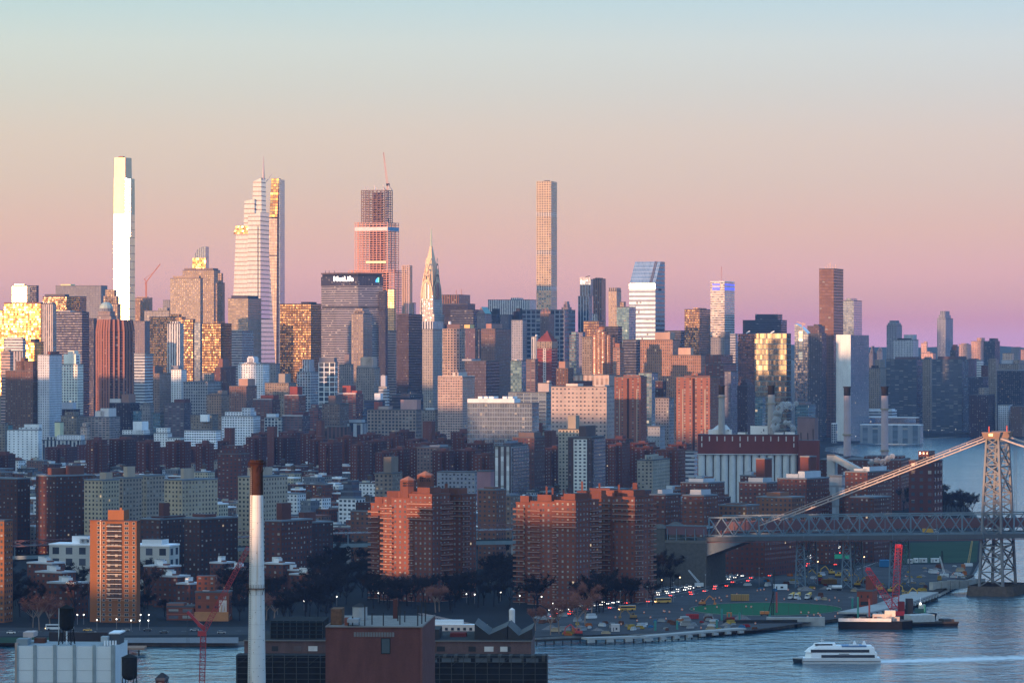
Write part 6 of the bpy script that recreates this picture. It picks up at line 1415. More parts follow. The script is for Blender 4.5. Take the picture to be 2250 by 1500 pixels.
# tower: two braced planes of two tapering columns
tw = empty('bridge_tower', BT - Vector((BA.x, BA.y, 0)), math.atan2(bu.y, bu.x)); tw.parent = br
stT = simple('tower_steel', (.155, .16, .17), .55, 0, 0, .3, .15)
TZ = [(5.2, 6.9), (30., 5.9), (57., 5.0), (90.5, 3.5)]
def hwid(z):
    for (z0_, w0), (z1_, w1) in zip(TZ, TZ[1:]):
        if z <= z1_: return w0 + (w1 - w0) * (z - z0_) / (z1_ - z0_)
    return TZ[-1][1]
for w_ in (-3.2, BW + 3.2):
    mb = MB()
    lean = 5.0 * (1 if w_ < 5 else -1)
    yy = lambda z: w_ + lean * (z / 90.)
    for sg in (-1, 1):
        for (z0_, w0), (z1_, w1) in zip(TZ, TZ[1:]):
            for dw in (-1.1, 1.1):
                mb.bar((sg * w0, yy(z0_) + dw, z0_), (sg * w1, yy(z1_) + dw, z1_), 1.15, stT)
    lv = [5.2, 13.5, 22, 28.5, 38, 47, 53, 58.5, 64, 70, 75.5, 81, 86, 90.5]
    for z0_, z1_ in zip(lv, lv[1:]):
        for dw in (-1.1, 1.1):
            mb.bar((-hwid(z0_), yy(z0_) + dw, z0_), (hwid(z1_), yy(z1_) + dw, z1_), .5, stT); mb.bar((hwid(z0_), yy(z0_) + dw, z0_), (-hwid(z1_), yy(z1_) + dw, z1_), .5, stT)
            mb.bar((-hwid(z1_), yy(z1_) + dw, z1_), (hwid(z1_), yy(z1_) + dw, z1_), .55, stT)
        zm = (z0_ + z1_) / 2
        mb.bar((-hwid(z0_), yy(z0_) - 1.1, z0_), (-hwid(z1_), yy(z1_) + 1.1, z1_), .4, stT); mb.bar((hwid(z0_), yy(z0_) - 1.1, z0_), (hwid(z1_), yy(z1_) + 1.1, z1_), .4, stT)
    mb.build('leg', tw)
mb = MB()
for z0_, z1_ in ((14, 28), (58, 74), (74, 88)):
    for sg in (-1, 1):
        ya, yb = -3.2 + 5 * z0_ / 90, BW + 3.2 - 5 * z0_ / 90
        mb.bar((sg * hwid(z0_), ya, z0_), (sg * hwid(z1_), yb, z1_), .7, stT); mb.bar((sg * hwid(z0_), yb, z0_), (sg * hwid(z1_), ya, z1_), .7, stT)
        mb.bar((sg * hwid(z1_), ya, z1_), (sg * hwid(z1_), yb, z1_), .9, stT)
mb.build('cross_bracing', tw)
cap = simple('tower_cap', (.26, .16, .12), .6, 0, 0, .3, .3)
for w_ in (0.2, BW - .2 - 2): MB().prism(rect(-4.4, 4.4, w_ - 2.5, w_ + 4), 90.5, rect(-5.6, 5.6, w_ - 3.6, w_ + 5), 94.2, cap, cap, True).build('saddle_house', tw)
mb = MB(); rl = simple('tower_red', (.5, .06, .05), .6)
mb.bar((-2, 1, 94.2), (-2, 1, 97.5), .6, rl).bar((3, BW - 3, 94.2), (3, BW - 3, 97.5), .6, rl)
mb.build('beacon', tw)
MB().box(-1.2, 1.2, -3.7, -3.5, 92., 93.4, simple('lamp_warm', (1., .6, .2), .5, 0, 1.6, 0)).build('cap_lamp', tw)
MB().prism([(-12, -9), (11, -9), (14, -5), (14, BW + 6), (10, BW + 9), (-10, BW + 9), (-14, BW + 5), (-14, -6)], -1, [(-11, -8), (10, -8), (13, -4.5), (13, BW + 5.5), (9, BW + 8), (-9, BW + 8), (-13, BW + 4.5), (-13, -5.5)], 5.6, simple('pier_stone', (.10, .075, .06), .9, 0, 0, .5, .5), None).prism(rect(-11, 10, -8, BW + 8), 5.0, rect(-10, 9, -7, BW + 7), 5.3, simple('pier_stone', (.1, .08, .06))).build('pier', tw)
# main cables, two side by side on each truss, with hand ropes and hangers beyond the tower
cbm = simple('cable_wrap', (.40, .32, .29), .5)
for w_ in (0., BW - 2):
    for dw in (0, 2.0):
        mb = MB()
        e0, e1 = bp_(L0, w_ + dw, 92.5), bp_(30, w_ + dw, 38.)
        mb.bar(e0, e1, .65, cbm); mb.bar(e0 + Vector((0, 0, 1.5)), e1 + Vector((0, 0, 1.5)), .18, cbm)
        for k in range(14):
            c_ = e0.lerp(e1, (k + .5) / 14); mb.bar(c_, c_ + Vector((0, 0, 1.6)), .3, cbm)
        pr = e0
        for k in range(1, 21):
            s_ = L0 + 7 * k; z_ = 92.5 - 48 * (s_ - L0) / 125 + 30 * ((s_ - L0) / 125) ** 2
            nx = bp_(s_, w_ + dw, z_); mb.bar(pr, nx, .85, cbm); pr = nx
            mb.bar(nx, bp_(s_, w_ + dw, bz(s_)), .10, sbd)
        mb.build('main_cable', br)
# approach bents
for px_ in (1761, 1863, 1967):
    s_ = ((px_ - 1558) / (2180 - 1558)) * L0
    zt = bz(s_) - 13.6
    bt = empty('support_tower', bp_(s_, 0, 0), math.atan2(bu.y, bu.x)); bt.parent = br
    for w_ in (1., BW - 1.):
        mb = MB()
        for sg in (-1, 1): mb.bar((sg * 3.1, w_, 2), (sg * 2.0, w_, zt), .7, sb)
        for k in range(5):
            z0_, z1_ = 2 + (zt - 2) * k / 5, 2 + (zt - 2) * (k + 1) / 5
            h0, h1 = 3.1 - 1.1 * k / 5, 3.1 - 1.1 * (k + 1) / 5
            mb.bar((-h0, w_, z0_), (h1, w_, z1_), .35, sb); mb.bar((h0, w_, z0_), (-h1, w_, z1_), .35, sb); mb.bar((-h1, w_, z1_), (h1, w_, z1_), .4, sb)
        mb.build('leg', bt)
    mb = MB()
    for k in range(3):
        z0_, z1_ = 2 + (zt - 2) * k / 3, 2 + (zt - 2) * (k + 1) / 3
        mb.bar((-2.4, 1, z0_), (-2.2, BW - 1, z1_), .4, sbd); mb.bar((-2.4, BW - 1, z0_), (-2.2, 1, z1_), .4, sbd); mb.bar((-2.2, 1, z1_), (-2.2, BW - 1, z1_), .5, sbd)
    mb.build('bracing', bt)
# haunch at the anchorage
mb = MB()
mb.face([bp_(0, -5.6, 28), bp_(28, -5.6, 30.5), bp_(0, -5.6, 20)][::-1], simple('haunch_steel', (.06, .10, .13), .6)); mb.face([bp_(0, -5.6, 20), bp_(28, -5.6, 30.5), bp_(28, BW, 30.5), bp_(0, BW, 20)], sbd)
mb.build('haunch', br)
# stone anchorage
stn = simple('anchorage_stone', (.095, .09, .085), .92, 0, 0, .45, .5)
an = empty('stone_anchorage', (BA.x, BA.y, 2), math.atan2(bu.y, bu.x), 'massive grey stone anchorage block at the land end of the bridge', 'anchorage')
MB().box(-33, 0, -6, BW + 6, 0, 25.5, stn).build('wall', an)
MB().box(-33.3, .3, -6.3, BW + 6.3, 25.5, 27.2, simple('cornice_stone', (.13, .125, .115), .9)).build('cornice', an)
for yy_ in (-6.4, BW - 4):
    MB().box(-34, -25.5, yy_, yy_ + 9, 0.1, 34, stn).prism(rect(-34.4, -25.1, yy_ - .4, yy_ + 9.4), 34, rect(-31, -28.5, yy_ + 3, yy_ + 6), 36.4, stn, stn, True).build('turret', an)
mb = MB()
for k in range(5): mb.bar((-24 + 5.6 * k, -5.5, 27.2), (-24 + 5.6 * k, -5.5, 34), .5, sb)
mb.box(-25, 0, -5.4, -5.2, 30.5, 35.5, pk).box(-25, 0, -5.6, -5., 35.5, 36.2, sb).box(-25, 0, -5, BW, 33.5, 34.2, sbd)
mb.build('portal_fence', an)
# land viaduct behind the towers
vi = empty('elevated_viaduct', (BA.x, BA.y, 0), 0, 'low steel viaduct with a pink truss running behind the brick towers', 'viaduct')
def vp(px, py, Y): return P(px, py, Y) - vi.location
vl = [(1440, 1160, 2420), (1240, 1163, 2450), (1090, 1165, 2480), (900, 1169, 2520), (720, 1173, 2560), (500, 1182, 2600), (250, 1192, 2640), (-40, 1203, 2690)]
mb, mt, mp_ = MB(), MB(), MB()
for (a_, b_) in zip(vl, vl[1:]):
    A, B_ = vp(*a_), vp(*b_)
    o_ = Vector((0, 26, 0))
    mb.face([A, A + o_, B_ + o_, B_][::-1], sbd)
    lo = Vector((0, 0, -6.5))
    mb.face([A + lo, B_ + lo, B_ + lo + o_, A + lo + o_], simple('asphalt', (.05, .05, .05)))
    for dz_, h_ in ((-8.6, 2.4),):
        mb.face([B_ + Vector((0, -.3, dz_)), A + Vector((0, -.3, dz_)), A + Vector((0, -.3, dz_ + h_)), B_ + Vector((0, -.3, dz_ + h_))], sb)
    mb.face([A + Vector((0, 0, -8.6)), B_ + Vector((0, 0, -8.6)), B_ + Vector((0, 26, -8.6)), A + Vector((0, 26, -8.6))], sbd)
    n = 9
    for k in range(n):
        p0, p1 = A.lerp(B_, k / n), A.lerp(B_, (k + 1) / n)
        up = Vector((0, 0, 3.8))
        mt.bar(p0 + up, p1 + up, .45, pk).bar(p0, p1, .45, pk).bar(p0, p1 + up, .3, pk).bar(p0 + up, p1, .3, pk)
    for f_ in (.25, .75):
        c_ = A.lerp(B_, f_)
        for yo in (3, 22): mp_.bar(Vector((c_.x, c_.y + yo, 2)), Vector((c_.x, c_.y + yo, c_.z - 8.6)), 2.2, simple('pier_concrete', (.3, .3, .31), .9))
        mp_.bar(Vector((c_.x, c_.y + 2, c_.z - 6.4)), Vector((c_.x, c_.y + 2, c_.z)), .8, sb)
mb.build('deck', vi); mt.build('truss', vi); mp_.build('pier', vi)

# ---------------------------------------------------------------- power station with silos and four chimneys
YP = 3450.
rbk = ('plain', (.21, .062, .052))
e, fx, ry, zz = special('power_house', 'long windowless red power house standing over a row of white silos', 1753, YP, 6, 'power station')
dP = 30.
MB().box(fx(1533), fx(1753), 0, dP, zz(997), zz(956), M(*rbk), GRY).build('wall', e)
MB().box(fx(1532.4), fx(1753.6), -.5, dP + .5, zz(956), zz(954.4), M('plain', (.12, .06, .06)), GRY, True).build('roof', e)
MB().box(fx(1754), fx(1800), -6, dP - 6, 0, zz(967), M('plain', (.20, .065, .055)), GRY).build('side_house', e)
wl = simple('window_milk', (.55, .52, .5), .5)
for k in range(13):
    px_ = 1541.5 + k * 16.9
    MB().box(fx(px_ - 1.2), fx(px_ + 1.2), -.35, 0, zz(969), zz(958.5), wl).build('window', e)
    if k in (0, 5, 12): MB().box(fx(px_ - 1.2), fx(px_ + 1.2), -.35, 0, zz(982), zz(973.5), wl).build('window', e)
MB().box(fx(1531), fx(1753.5), -1, -.02, zz(999), zz(997), M('plain', (.5, .52, .54))).build('ledge', e)
slm = simple('silo_white', (.52, .54, .55), .75, 0, 0, .18, .15)
for k in range(13): MB().cyl(fx(1541 + k * 16.9), 3.0, 3.0, 3.0, 0, zz(999), slm, 20).build('silo', e)
MB().box(fx(1533), fx(1753), 7, dP, 0, zz(997), M('plain', (.12, .05, .05))).build('lower_wall', e)
for xa, xb, yt in ((1555, 1606, 944), (1648, 1686, 936), (1620, 1640, 950), (1690, 1720, 950), (1724, 1745, 949)):
    o = MB().box(fx(xa), fx(xb), 6, 18, zz(954.4), zz(yt), M('plain', (.6, .58, .55)), GRY).build('roof_shed', e)
    if xa == 1555:
        MB().prism(rect(fx(1563), fx(1602), 6, 18), zz(944), rect(fx(1576), fx(1594), 9, 14), zz(934), M('plain', (.5, .52, .54))).build('hopper', o)
rr = random.Random(8)
for k in range(16):
    x_ = rr.uniform(1540, 1800)
    MB().bar((fx(x_), rr.uniform(2, 20), zz(954) - (5 if x_ > 1753 else 0)), (fx(x_), rr.uniform(2, 20), zz(954 - rr.uniform(2, 12))), .7, M('roofd')).build('roof_pipe', e)
def stack(label, px, yb, yt, hw0, hw1, Y, body, ring):
    e = empty('power_chimney', (PX(px, Y), Y, 2 if yb is None else PZ(yb, Y)), 0, label, 'chimney')
    zb = e.location.z
    z_ = lambda py: PZ(py, Y) - zb
    r0, r1 = hw0 * Y / F, hw1 * Y / F
    yc = yt + (20 if Y > 2000 else 0)
    MB().cyl(0, 0, r0, r1, 0 if yb is None else 0, z_(yc), body, 28).build('shaft', e)
    MB().cyl(0, 0, r1 * 1.0, r1 * 1.02, z_(yc), z_(yt), simple('chimney_black', (.022, .02, .022), .8), 28, simple('soot', (.01, .01, .01))).build('black_top', e)
    MB().cyl(0, 0, r1 * 1.18, r1 * 1.22, z_(yt + 2.2), z_(yt), simple('chimney_black', (.02, .02, .02)), 28, None, True).build('rim', e)
    for rg in ring:
        f_ = (z_(rg)) / z_(yc)
        rr_ = r0 + (r1 - r0) * f_
        MB().cyl(0, 0, rr_ * 1.3, rr_ * 1.34, z_(rg + 1), z_(rg - 2), simple('gantry_ochre', (.3, .25, .18), .7), 28, None, True).build('gallery', e)
    return e
tanst, vio = simple('chimney_tan', (.36, .33, .31), .85, 0, 0, .25, .2), simple('chimney_violet', (.43, .34, .36), .85, 0, 0, .2, .15)
stack('slim grey chimney with dark top rising from the hopper roof', 1585.5, 953, 847, 7.2, 6.6, YP + 10, tanst, [872])
stack('tan chimney with black top and a steam plume beside it', 1694.5, 953, 847, 8.2, 7.4, YP + 10, tanst, [887])
stack('tall violet-grey chimney with black top, nearer the power house', 1861.5, None, 849, 8.6, 7.6, 3620, vio, [955])
stack('tall violet-grey chimney with black top and ochre gallery, nearer the bridge tower', 1944, None, 849, 8.6, 7.6, 3560, vio, [899, 990])
b = bld('dark brick turbine hall at the water edge with a square lift tower', 1997, 2052, 2071, 1013, 3150, ('brickd', (.125, .052, .048), {'PU': 7., 'PV': 6., 'FU': .4}), [(2015, 2038, 991, ('brickd', (.14, .06, .052)))], 'turbine_hall', 'power station', yaw=24)
bld('long low brick switch house under the violet chimneys', 1800, 1980, 2000, 1012, 3480, ('bricks', (.16, .07, .06)), [(1830, 1850, 1006, ('plain', (.2, .09, .08))), (1900, 1990, 1004, ('bricks', (.14, .065, .06)), .4, .9)], 'switch_house', 'power station', yaw=12)
b = bld('pale sloping conveyor gallery beside the white silos', 1817, 1834, 1838, 1000, 3380, ('plain', (.42, .43, .43)), [], 'conveyor_house', 'power station', dmax=12)
mb = MB(); A, B_ = Vector((0, 1, b.h - 2)), Vector((24, -3, b.h - 14))
mb.bar(A, B_, 7, M('plain', (.44, .44, .42)), 5); mb.build('gallery', b.root)

# ---------------------------------------------------------------- foreground on the near bank
YC = 1150.
e = empty('chimney_stack', (PX(564, YC), YC, 2), 0, 'tall white rust-streaked chimney with a dark rusty top in the foreground', 'chimney')
z_ = lambda py: PZ(py, YC) - 2
def stack_paint():
    m = bpy.data.materials.new('chimney_white_paint'); m.use_nodes = True
    nt = m.node_tree; pb = nt.nodes['Principled BSDF']
    t = N(nt, 'ShaderNodeTexCoord')
    mp = N(nt, 'ShaderNodeMapping'); mp.inputs['Scale'].default_value = (1.5, 1.5, .035); nt.links.new(t.outputs['Object'], mp.inputs[0])
    n = N(nt, 'ShaderNodeTexNoise'); n.inputs['Scale'].default_value = 1.0; n.inputs['Detail'].default_value = 8; nt.links.new(mp.outputs[0], n.inputs['Vector'])
    n2 = N(nt, 'ShaderNodeTexNoise'); n2.inputs['Scale'].default_value = .6; n2.inputs['Detail'].default_value = 8; nt.links.new(t.outputs['Object'], n2.inputs['Vector'])
    f = MATH(nt, 'MULTIPLY', MATH(nt, 'SUBTRACT', n.outputs[0], .56, clamp=True), 7., clamp=True)
    c1 = MIXC(nt, MATH(nt, 'MULTIPLY', f, .8), (.66, .66, .64), (.40, .25, .12))
    sp = N(nt, 'ShaderNodeSeparateXYZ'); nt.links.new(t.outputs['Object'], sp.inputs[0])
    seam = MATH(nt, 'LESS_THAN', MATH(nt, 'FRACT', MATH(nt, 'MULTIPLY', sp.outputs[2], .24)), .03)
    c2 = MIXC(nt, MATH(nt, 'MULTIPLY', seam, .35), c1, (.3, .3, .3))
    c3 = MIXC(nt, MATH(nt, 'MULTIPLY', MATH(nt, 'SUBTRACT', n2.outputs[0], .6, clamp=True), 1.6, clamp=True), c2, (.35, .28, .2))
    nt.links.new(c3, pb.inputs['Base Color']); pb.inputs['Roughness'].default_value = .65
    return m
spm = stack_paint(); blk = simple('chimney_rust_black', (.05, .024, .017), .9, 0, 0, .7, .5)
r_ = lambda hw: hw * YC / F
MB().cyl(0, 0, r_(24.5), r_(14.2), 0, z_(1087), spm, 40).build('shaft', e)
MB().cyl(0, 0, r_(14.4), r_(13.6), z_(1087), z_(1014), blk, 40, simple('soot', (.01, .01, .01))).build('black_top', e)
MB().cyl(0, 0, r_(14.), r_(18.5), z_(1021), z_(1016), blk, 24, None, True).cyl(0, 0, r_(15), r_(15.5), z_(1014), z_(1010), blk, 24, None, True).build('rim', e)
def gallery(py, hw):
    mb = MB()
    mb.cyl(0, 0, r_(hw + 5), r_(hw + 5), z_(py + 1), z_(py), blk, 24, None, True)
    for k in range(24):
        a_ = 2 * math.pi * k / 24; R_ = r_(hw + 5)
        mb.bar((R_ * math.cos(a_), R_ * math.sin(a_), z_(py)), (R_ * math.cos(a_), R_ * math.sin(a_), z_(py - 8)), .07, blk)
        a2 = 2 * math.pi * (k + 1) / 24
        for q_ in (4, 8): mb.bar((R_ * math.cos(a_), R_ * math.sin(a_), z_(py - q_)), (R_ * math.cos(a2), R_ * math.sin(a2), z_(py - q_)), .06, blk)
        if k % 3 == 0: mb.bar((R_ * math.cos(a_), R_ * math.sin(a_), z_(py)), (r_(hw) * math.cos(a_), r_(hw) * math.sin(a_), z_(py + 14)), .12, blk)
    mb.build('gallery', e)
gallery(1291, 18.4); gallery(1022, 13.9)
mb = MB(); a0 = R(222)
for k in range(int(z_(1024) / .55)):
    zz_ = k * .55; rr_ = r_(24.5) + (r_(14.2) - r_(24.5)) * zz_ / z_(1087) + .18
    c_ = Vector((rr_ * math.cos(a0), rr_ * math.sin(a0), zz_)); tn = Vector((-math.sin(a0), math.cos(a0), 0)) * .3
    mb.bar(c_ - tn, c_ + tn, .09, simple('ladder_grey', (.2, .2, .2), .7))
for sg in (-1, 1):
    tn = Vector((-math.sin(a0), math.cos(a0), 0)) * .3 * sg
    mb.bar(Vector(((r_(24.5) + .2) * math.cos(a0), (r_(24.5) + .2) * math.sin(a0), 0)) + tn, Vector(((r_(14.2) + .2) * math.cos(a0), (r_(14.2) + .2) * math.sin(a0), z_(1024))) + tn, .08, simple('ladder_grey', (.2, .2, .2)))
mb.build('ladder', e)
mb = MB()
for k in range(40):
    rr_ = r_(23.) + .06; an_ = R(180 + (k * 37) % 180); zz_ = z_(1500 - (k * 13) % 400)
    rr_ = r_(24.5) + (r_(14.2) - r_(24.5)) * zz_ / z_(1087) + .02
    mb.box(rr_ * math.cos(an_) - .08, rr_ * math.cos(an_) + .08, rr_ * math.sin(an_) - .08, rr_ * math.sin(an_) + .08, zz_, zz_ + .18, blk)
mb.build('bracket', e)

# red brick block in the centre foreground
YB = 1050.
e, fx, ry, zz = special('brick_block', 'plain dark red brick block with one small window in the centre foreground', 924, YB, 3, 'industrial building')
def brick_mat(name, c1, c2, mo):
    m = bpy.data.materials.new(name); m.use_nodes = True
    nt = m.node_tree; pb = nt.nodes['Principled BSDF']
    uv = N(nt, 'ShaderNodeUVMap'); b_ = N(nt, 'ShaderNodeTexBrick')
    b_.inputs['Scale'].default_value = 1.0; b_.inputs['Brick Width'].default_value = .42; b_.inputs['Row Height'].default_value = .16; b_.inputs['Mortar Size'].default_value = .012
    for k, c in (('Color1', c1), ('Color2', c2), ('Mortar', mo)): b_.inputs[k].default_value = (*c, 1)
    nt.links.new(uv.outputs[0], b_.inputs['Vector'])
    t = N(nt, 'ShaderNodeTexCoord'); mp = N(nt, 'ShaderNodeMapping'); mp.inputs['Scale'].default_value = (1, 1, .25); nt.links.new(t.outputs['Object'], mp.inputs[0])
    n = N(nt, 'ShaderNodeTexNoise'); n.inputs['Scale'].default_value = .35; n.inputs['Detail'].default_value = 9; nt.links.new(mp.outputs[0], n.inputs['Vector'])
    cc = N(nt, 'ShaderNodeCombineXYZ'); f = MATH(nt, 'MULTIPLY_ADD', n.outputs[0], 1.1, .45)
    for k in range(3): nt.links.new(f, cc.inputs[k])
    nt.links.new(MIXC(nt, 1., b_.outputs['Color'], cc.outputs[0], 'MULTIPLY'), pb.inputs['Base Color'])
    pb.inputs['Roughness'].default_value = .9
    MPITCH[m.name] = (900., 900.)
    return m
fb = brick_mat('foreground_brick', (.092, .026, .024), (.115, .034, .03), (.13, .07, .06))
dB = 46.
MB().box(fx(715), 0, 0, dB, 0, zz(1378), fb).build('wall', e)
MB().box(.0, .5, -.35, dB, 0, zz(1378), simple('brick_pier_light', (.15, .07, .065), .9)).build('corner_pier', e)
MB().box(fx(714.4), .6, -.4, .25, zz(1378), zz(1375.5), M('plain', (.22, .19, .18))).box(fx(714.4), fx(718), .25, dB, zz(1378), zz(1375.5), M('plain', (.22, .19, .18))).box(.2, .6, .25, dB, zz(1378), zz(1375.5), M('plain', (.22, .19, .18))).build('parapet', e)
MB().box(fx(715), 0, .25, dB, zz(1378), zz(1377.6), simple('gravel_roof', (.20, .19, .18), .95, 0, 0, .5, 1.)).build('roof', e)
mb = MB()
for k in range(15): mb.box(fx(777.5 + 6. * k), fx(777.5 + 6. * k + 4.6), -.12, 0, zz(1398.5), zz(1388.5), simple('glass_block', (.13, .14, .15), .3))
mb.build('louvre_strip', e)
wn = MB().box(fx(837), fx(858), -.1, 0, zz(1436), zz(1401), M('plain', (.04, .04, .045))).build('window_frame', e)
MB().box(fx(839), fx(856), -.14, -.11, zz(1434), zz(1403), simple('window_teal', (.045, .075, .09), .2)).build('pane', wn)
zr = zz(1377.6)
MB().box(fx(720), fx(744), 8, 16, zr, zr + 4.2, simple('rust_box', (.13, .07, .045), .9, 0, 0, .7, 1.2)).build('rusty_plant_box', e)
MB().cyl(fx(768), 30, 2.0, 2.0, zr, zr + 3.4, simple('drum_grey', (.28, .29, .3), .6), 16).cyl(fx(768), 30, 2.1, .1, zr + 3.4, zr + 4.5, M('roofd'), 16).build('water_drum', e)
MB().box(fx(752), fx(760), 6, 9, zr, zr + 2., M('plain', (.25, .1, .08))).build('vent_box', e)
MB().box(fx(840), fx(850), 34, 37, zr, zr + 5.2, M('plain', (.12, .05, .045))).build('roof_chimney', e)
for px_, yy_, h_ in ((797, 6, 5.4), (810, 10, 3.), (838, 6, 3.4), (858, 24, 4.), (872, 10, 5.), (876, 20, 3.), (914, 6, 5.6), (918, 14, 6.2), (921, 22, 5.8), (770, 6, 2.4)):
    MB().cyl(fx(px_), yy_, .16, .16, zr, zr + h_, M('roofd'), 8).build('vent_pipe', e)
MB().box(fx(760), fx(785), 3, 9, zr + 1, zr + 1.9, M('plain', (.3, .32, .34))).bar((fx(762), 4, zr), (fx(762), 4, zr + 1), .2, M('roofd')).bar((fx(783), 8, zr), (fx(783), 8, zr + 1), .2, M('roofd')).build('duct', e)

# half demolished power hall wrapped in dark netting
YH = 1185.
e, fx, ry, zz = special('netted_power_hall', 'long old brick power hall wrapped in black scaffold netting behind the brick block', 1172, YH, 2, 'industrial building')
net = simple('scaffold_net', (.016, .018, .022), .9, 0, 0, .6, .3)
netl = simple('scaffold_bar', (.035, .04, .045), .7)
dbk = brick_mat('old_dark_brick', (.085, .045, .045), (.11, .06, .055), (.12, .09, .09))
DH = 42.
MB().box(fx(532), fx(1166), 4, DH, 0, zz(1411), dbk, simple('tar_roof', (.035, .037, .04), .9, 0, 0, .6, .4)).build('wall', e)
MB().box(fx(531), fx(1167.5), 3.5, DH + .5, zz(1411), zz(1408.5), M('plain', (.22, .21, .20)), simple('tar_roof', (.03, .03, .03)), True).build('roof', e)
for k, (px_, w_, c_) in enumerate(((600, 14, 0), (650, 16, 1), (684, 20, 2), (937, 10, 2), (967, 18, 0), (1036, 16, 0), (1073, 20, 2), (1106, 16, 2), (1118, 6, 0))):
    MB().box(fx(px_ - w_ / 2), fx(px_ + w_ / 2), 3.9, 4, zz(1433), zz(1422), (M('roofd'), M('plain', (.14, .11, .11)), simple('window_milk', (.5, .5, .5)))[c_]).build('window', e)
MB().box(fx(520), fx(1203), -4, 4, 0, zz(1438), net, simple('tar_roof', (.03, .03, .03))).build('netted_gallery', e)
mb = MB()
for k in range(27):
    x_ = fx(522) + (fx(1203) - fx(522)) * k / 26
    mb.bar((x_, -4.3, 0), (x_, -4.3, zz(1436)), .22, netl)
for py_ in (1442, 1452, 1464, 1478, 1490, 1504): mb.bar((fx(522), -4.3, zz(py_)), (fx(1203), -4.3, zz(py_)), .16, netl)
for k in range(0, 26, 2): mb.bar((fx(522) + (fx(1203) - fx(522)) * k / 26, -4.3, zz(1460)), (fx(522) + (fx(1203) - fx(522)) * (k + 1) / 26, -4.3, zz(1438)), .12, netl)
mb.build('scaffold', e)
mb = MB()
for k in range(12):
    x_ = fx(930) + (fx(1195) - fx(930)) * k / 11
    mb.box(x_ - .5, x_ + .5, -4.1, 3., zz(1450), zz(1437), M('plain', (.09, .09, .09)))
mb.build('buttress', e)
for k in range(7):
    x_ = fx(935 + 37 * k)
    MB().box(x_, x_ + 3.6, -4.12, -4.02, zz(1452), zz(1443), simple('net_hole', (.06, .08, .10), .5)).build('opening', e)
MB().box(fx(585), fx(704), 10, 30, zz(1408.5), zz(1370), net).build('netted_upper_hall', e)
mb = MB()
for k in range(9): mb.bar((fx(586 + 14.5 * k), 9.8, zz(1408)), (fx(586 + 14.5 * k), 9.8, zz(1370)), .2, netl)
for py_ in (1373, 1381, 1390, 1399): mb.bar((fx(586), 9.8, zz(py_)), (fx(703), 9.8, zz(py_)), .25, M('plain', (.03, .05, .07)))
mb.build('upper_scaffold', e)
# saw-tooth roofs
saw = simple('slate_roof', (.09, .095, .10), .85, 0, 0, .5, .5)
for xa, xm, xb, yt, yb in ((1040, 1072, 1112, 1374, 1404), (1114, 1138, 1168, 1378, 1406)):
    mb = MB()
    A0, A1 = (fx(xa), 8, zz(yt)), (fx(xm), 8, zz(yb - 6)); B0 = (fx(xb), 8, zz(yt + 6)); C0, C1 = (fx(xa), 8, zz(1409)), (fx(xb), 8, zz(1409))
    back = lambda p_: (p_[0], 34, p_[2])
    mb.face([C0, C1, B0, A1, A0], M('roofd')); mb.face([A0, A1, back(A1), back(A0)], saw); mb.face([A1, B0, back(B0), back(A1)], saw)
    mb.face([C1, back(C1), back(B0), B0], M('roofd')); mb.face([back(C0), C0, A0, back(A0)], M('roofd'))
    mb.build('saw_tooth_roof', e)
MB().box(fx(930), fx(962), 8, 24, zz(1409), zz(1387), M('roofd')).build('roof_house', e)
MB().box(fx(982), fx(1018), 18, 24, zz(1409), zz(1400), simple('roof_red', (.14, .03, .03), .8)).build('roof_shed', e)

# white panelled block with a black roof tank, bottom corner
YW = 1250.
e, fx, ry, zz = special('white_panel_block', 'white panelled loft block with grey pilasters in the bottom corner', 253, YW, 3, 'industrial building')
wp = simple('white_panel', (.62, .66, .67), .8, 0, 0, .12, .12)
pil = simple('pilaster_grey', (.26, .31, .33), .85)
dW = 26.
MB().box(fx(38), 0, 0, dW, 0, zz(1419), wp, simple('pale_roof', (.30, .34, .36), .9)).build('wall', e)
for xa, xb in ((37, 40), (73, 80.5), (117, 124), (160, 167), (203.5, 210.5), (244, 250.5), (252, 253.5)):
    MB().box(fx(xa), fx(xb), -.35, 0, 0, zz(1416), pil).build('pilaster', e)
MB().box(fx(31), fx(37.8), 1, dW, 0, zz(1413), M('plain', (.45, .36, .33))).build('side_pier', e)
mb = MB()
for py_ in (1446, 1472, 1498): mb.box(fx(40), fx(244), -.05, 0, zz(py_ + .6), zz(py_), simple('panel_joint', (.30, .33, .35), .9))
mb.build('panel_joint', e)
for xa, xb, ya, yb, y0_, y1_, c_ in ((33, 58, 1419, 1405, 2, 8, (.28, .33, .36)), (38, 61, 1405, 1394, 10, 18, (.5, .42, .4)), (60, 84, 1419, 1408, 12, 16, (.16, .07, .05)), (84, 214, 1419, 1399, 20, 22, (.06, .05, .055)), (232, 254, 1419, 1396, 8, 18, (.14, .14, .15)), (217, 232, 1412, 1400, 4, 8, (.40, .44, .46))):
    MB().box(fx(xa), fx(xb), y0_, y1_, zz(ya), zz(yb), M('plain', c_)).build('rooftop_unit', e)
MB().box(fx(231), fx(256), 7.5, 18.5, zz(1396), zz(1393), M('plain', (.6, .62, .64))).build('unit_lid', e)
mb = MB()
for k in range(5): mb.cyl(fx(227 + 6 * k), 3, .28, .28, zz(1419), zz(1408), M('plain', (.6, .62, .64)), 8)
mb.build('white_vents', e)
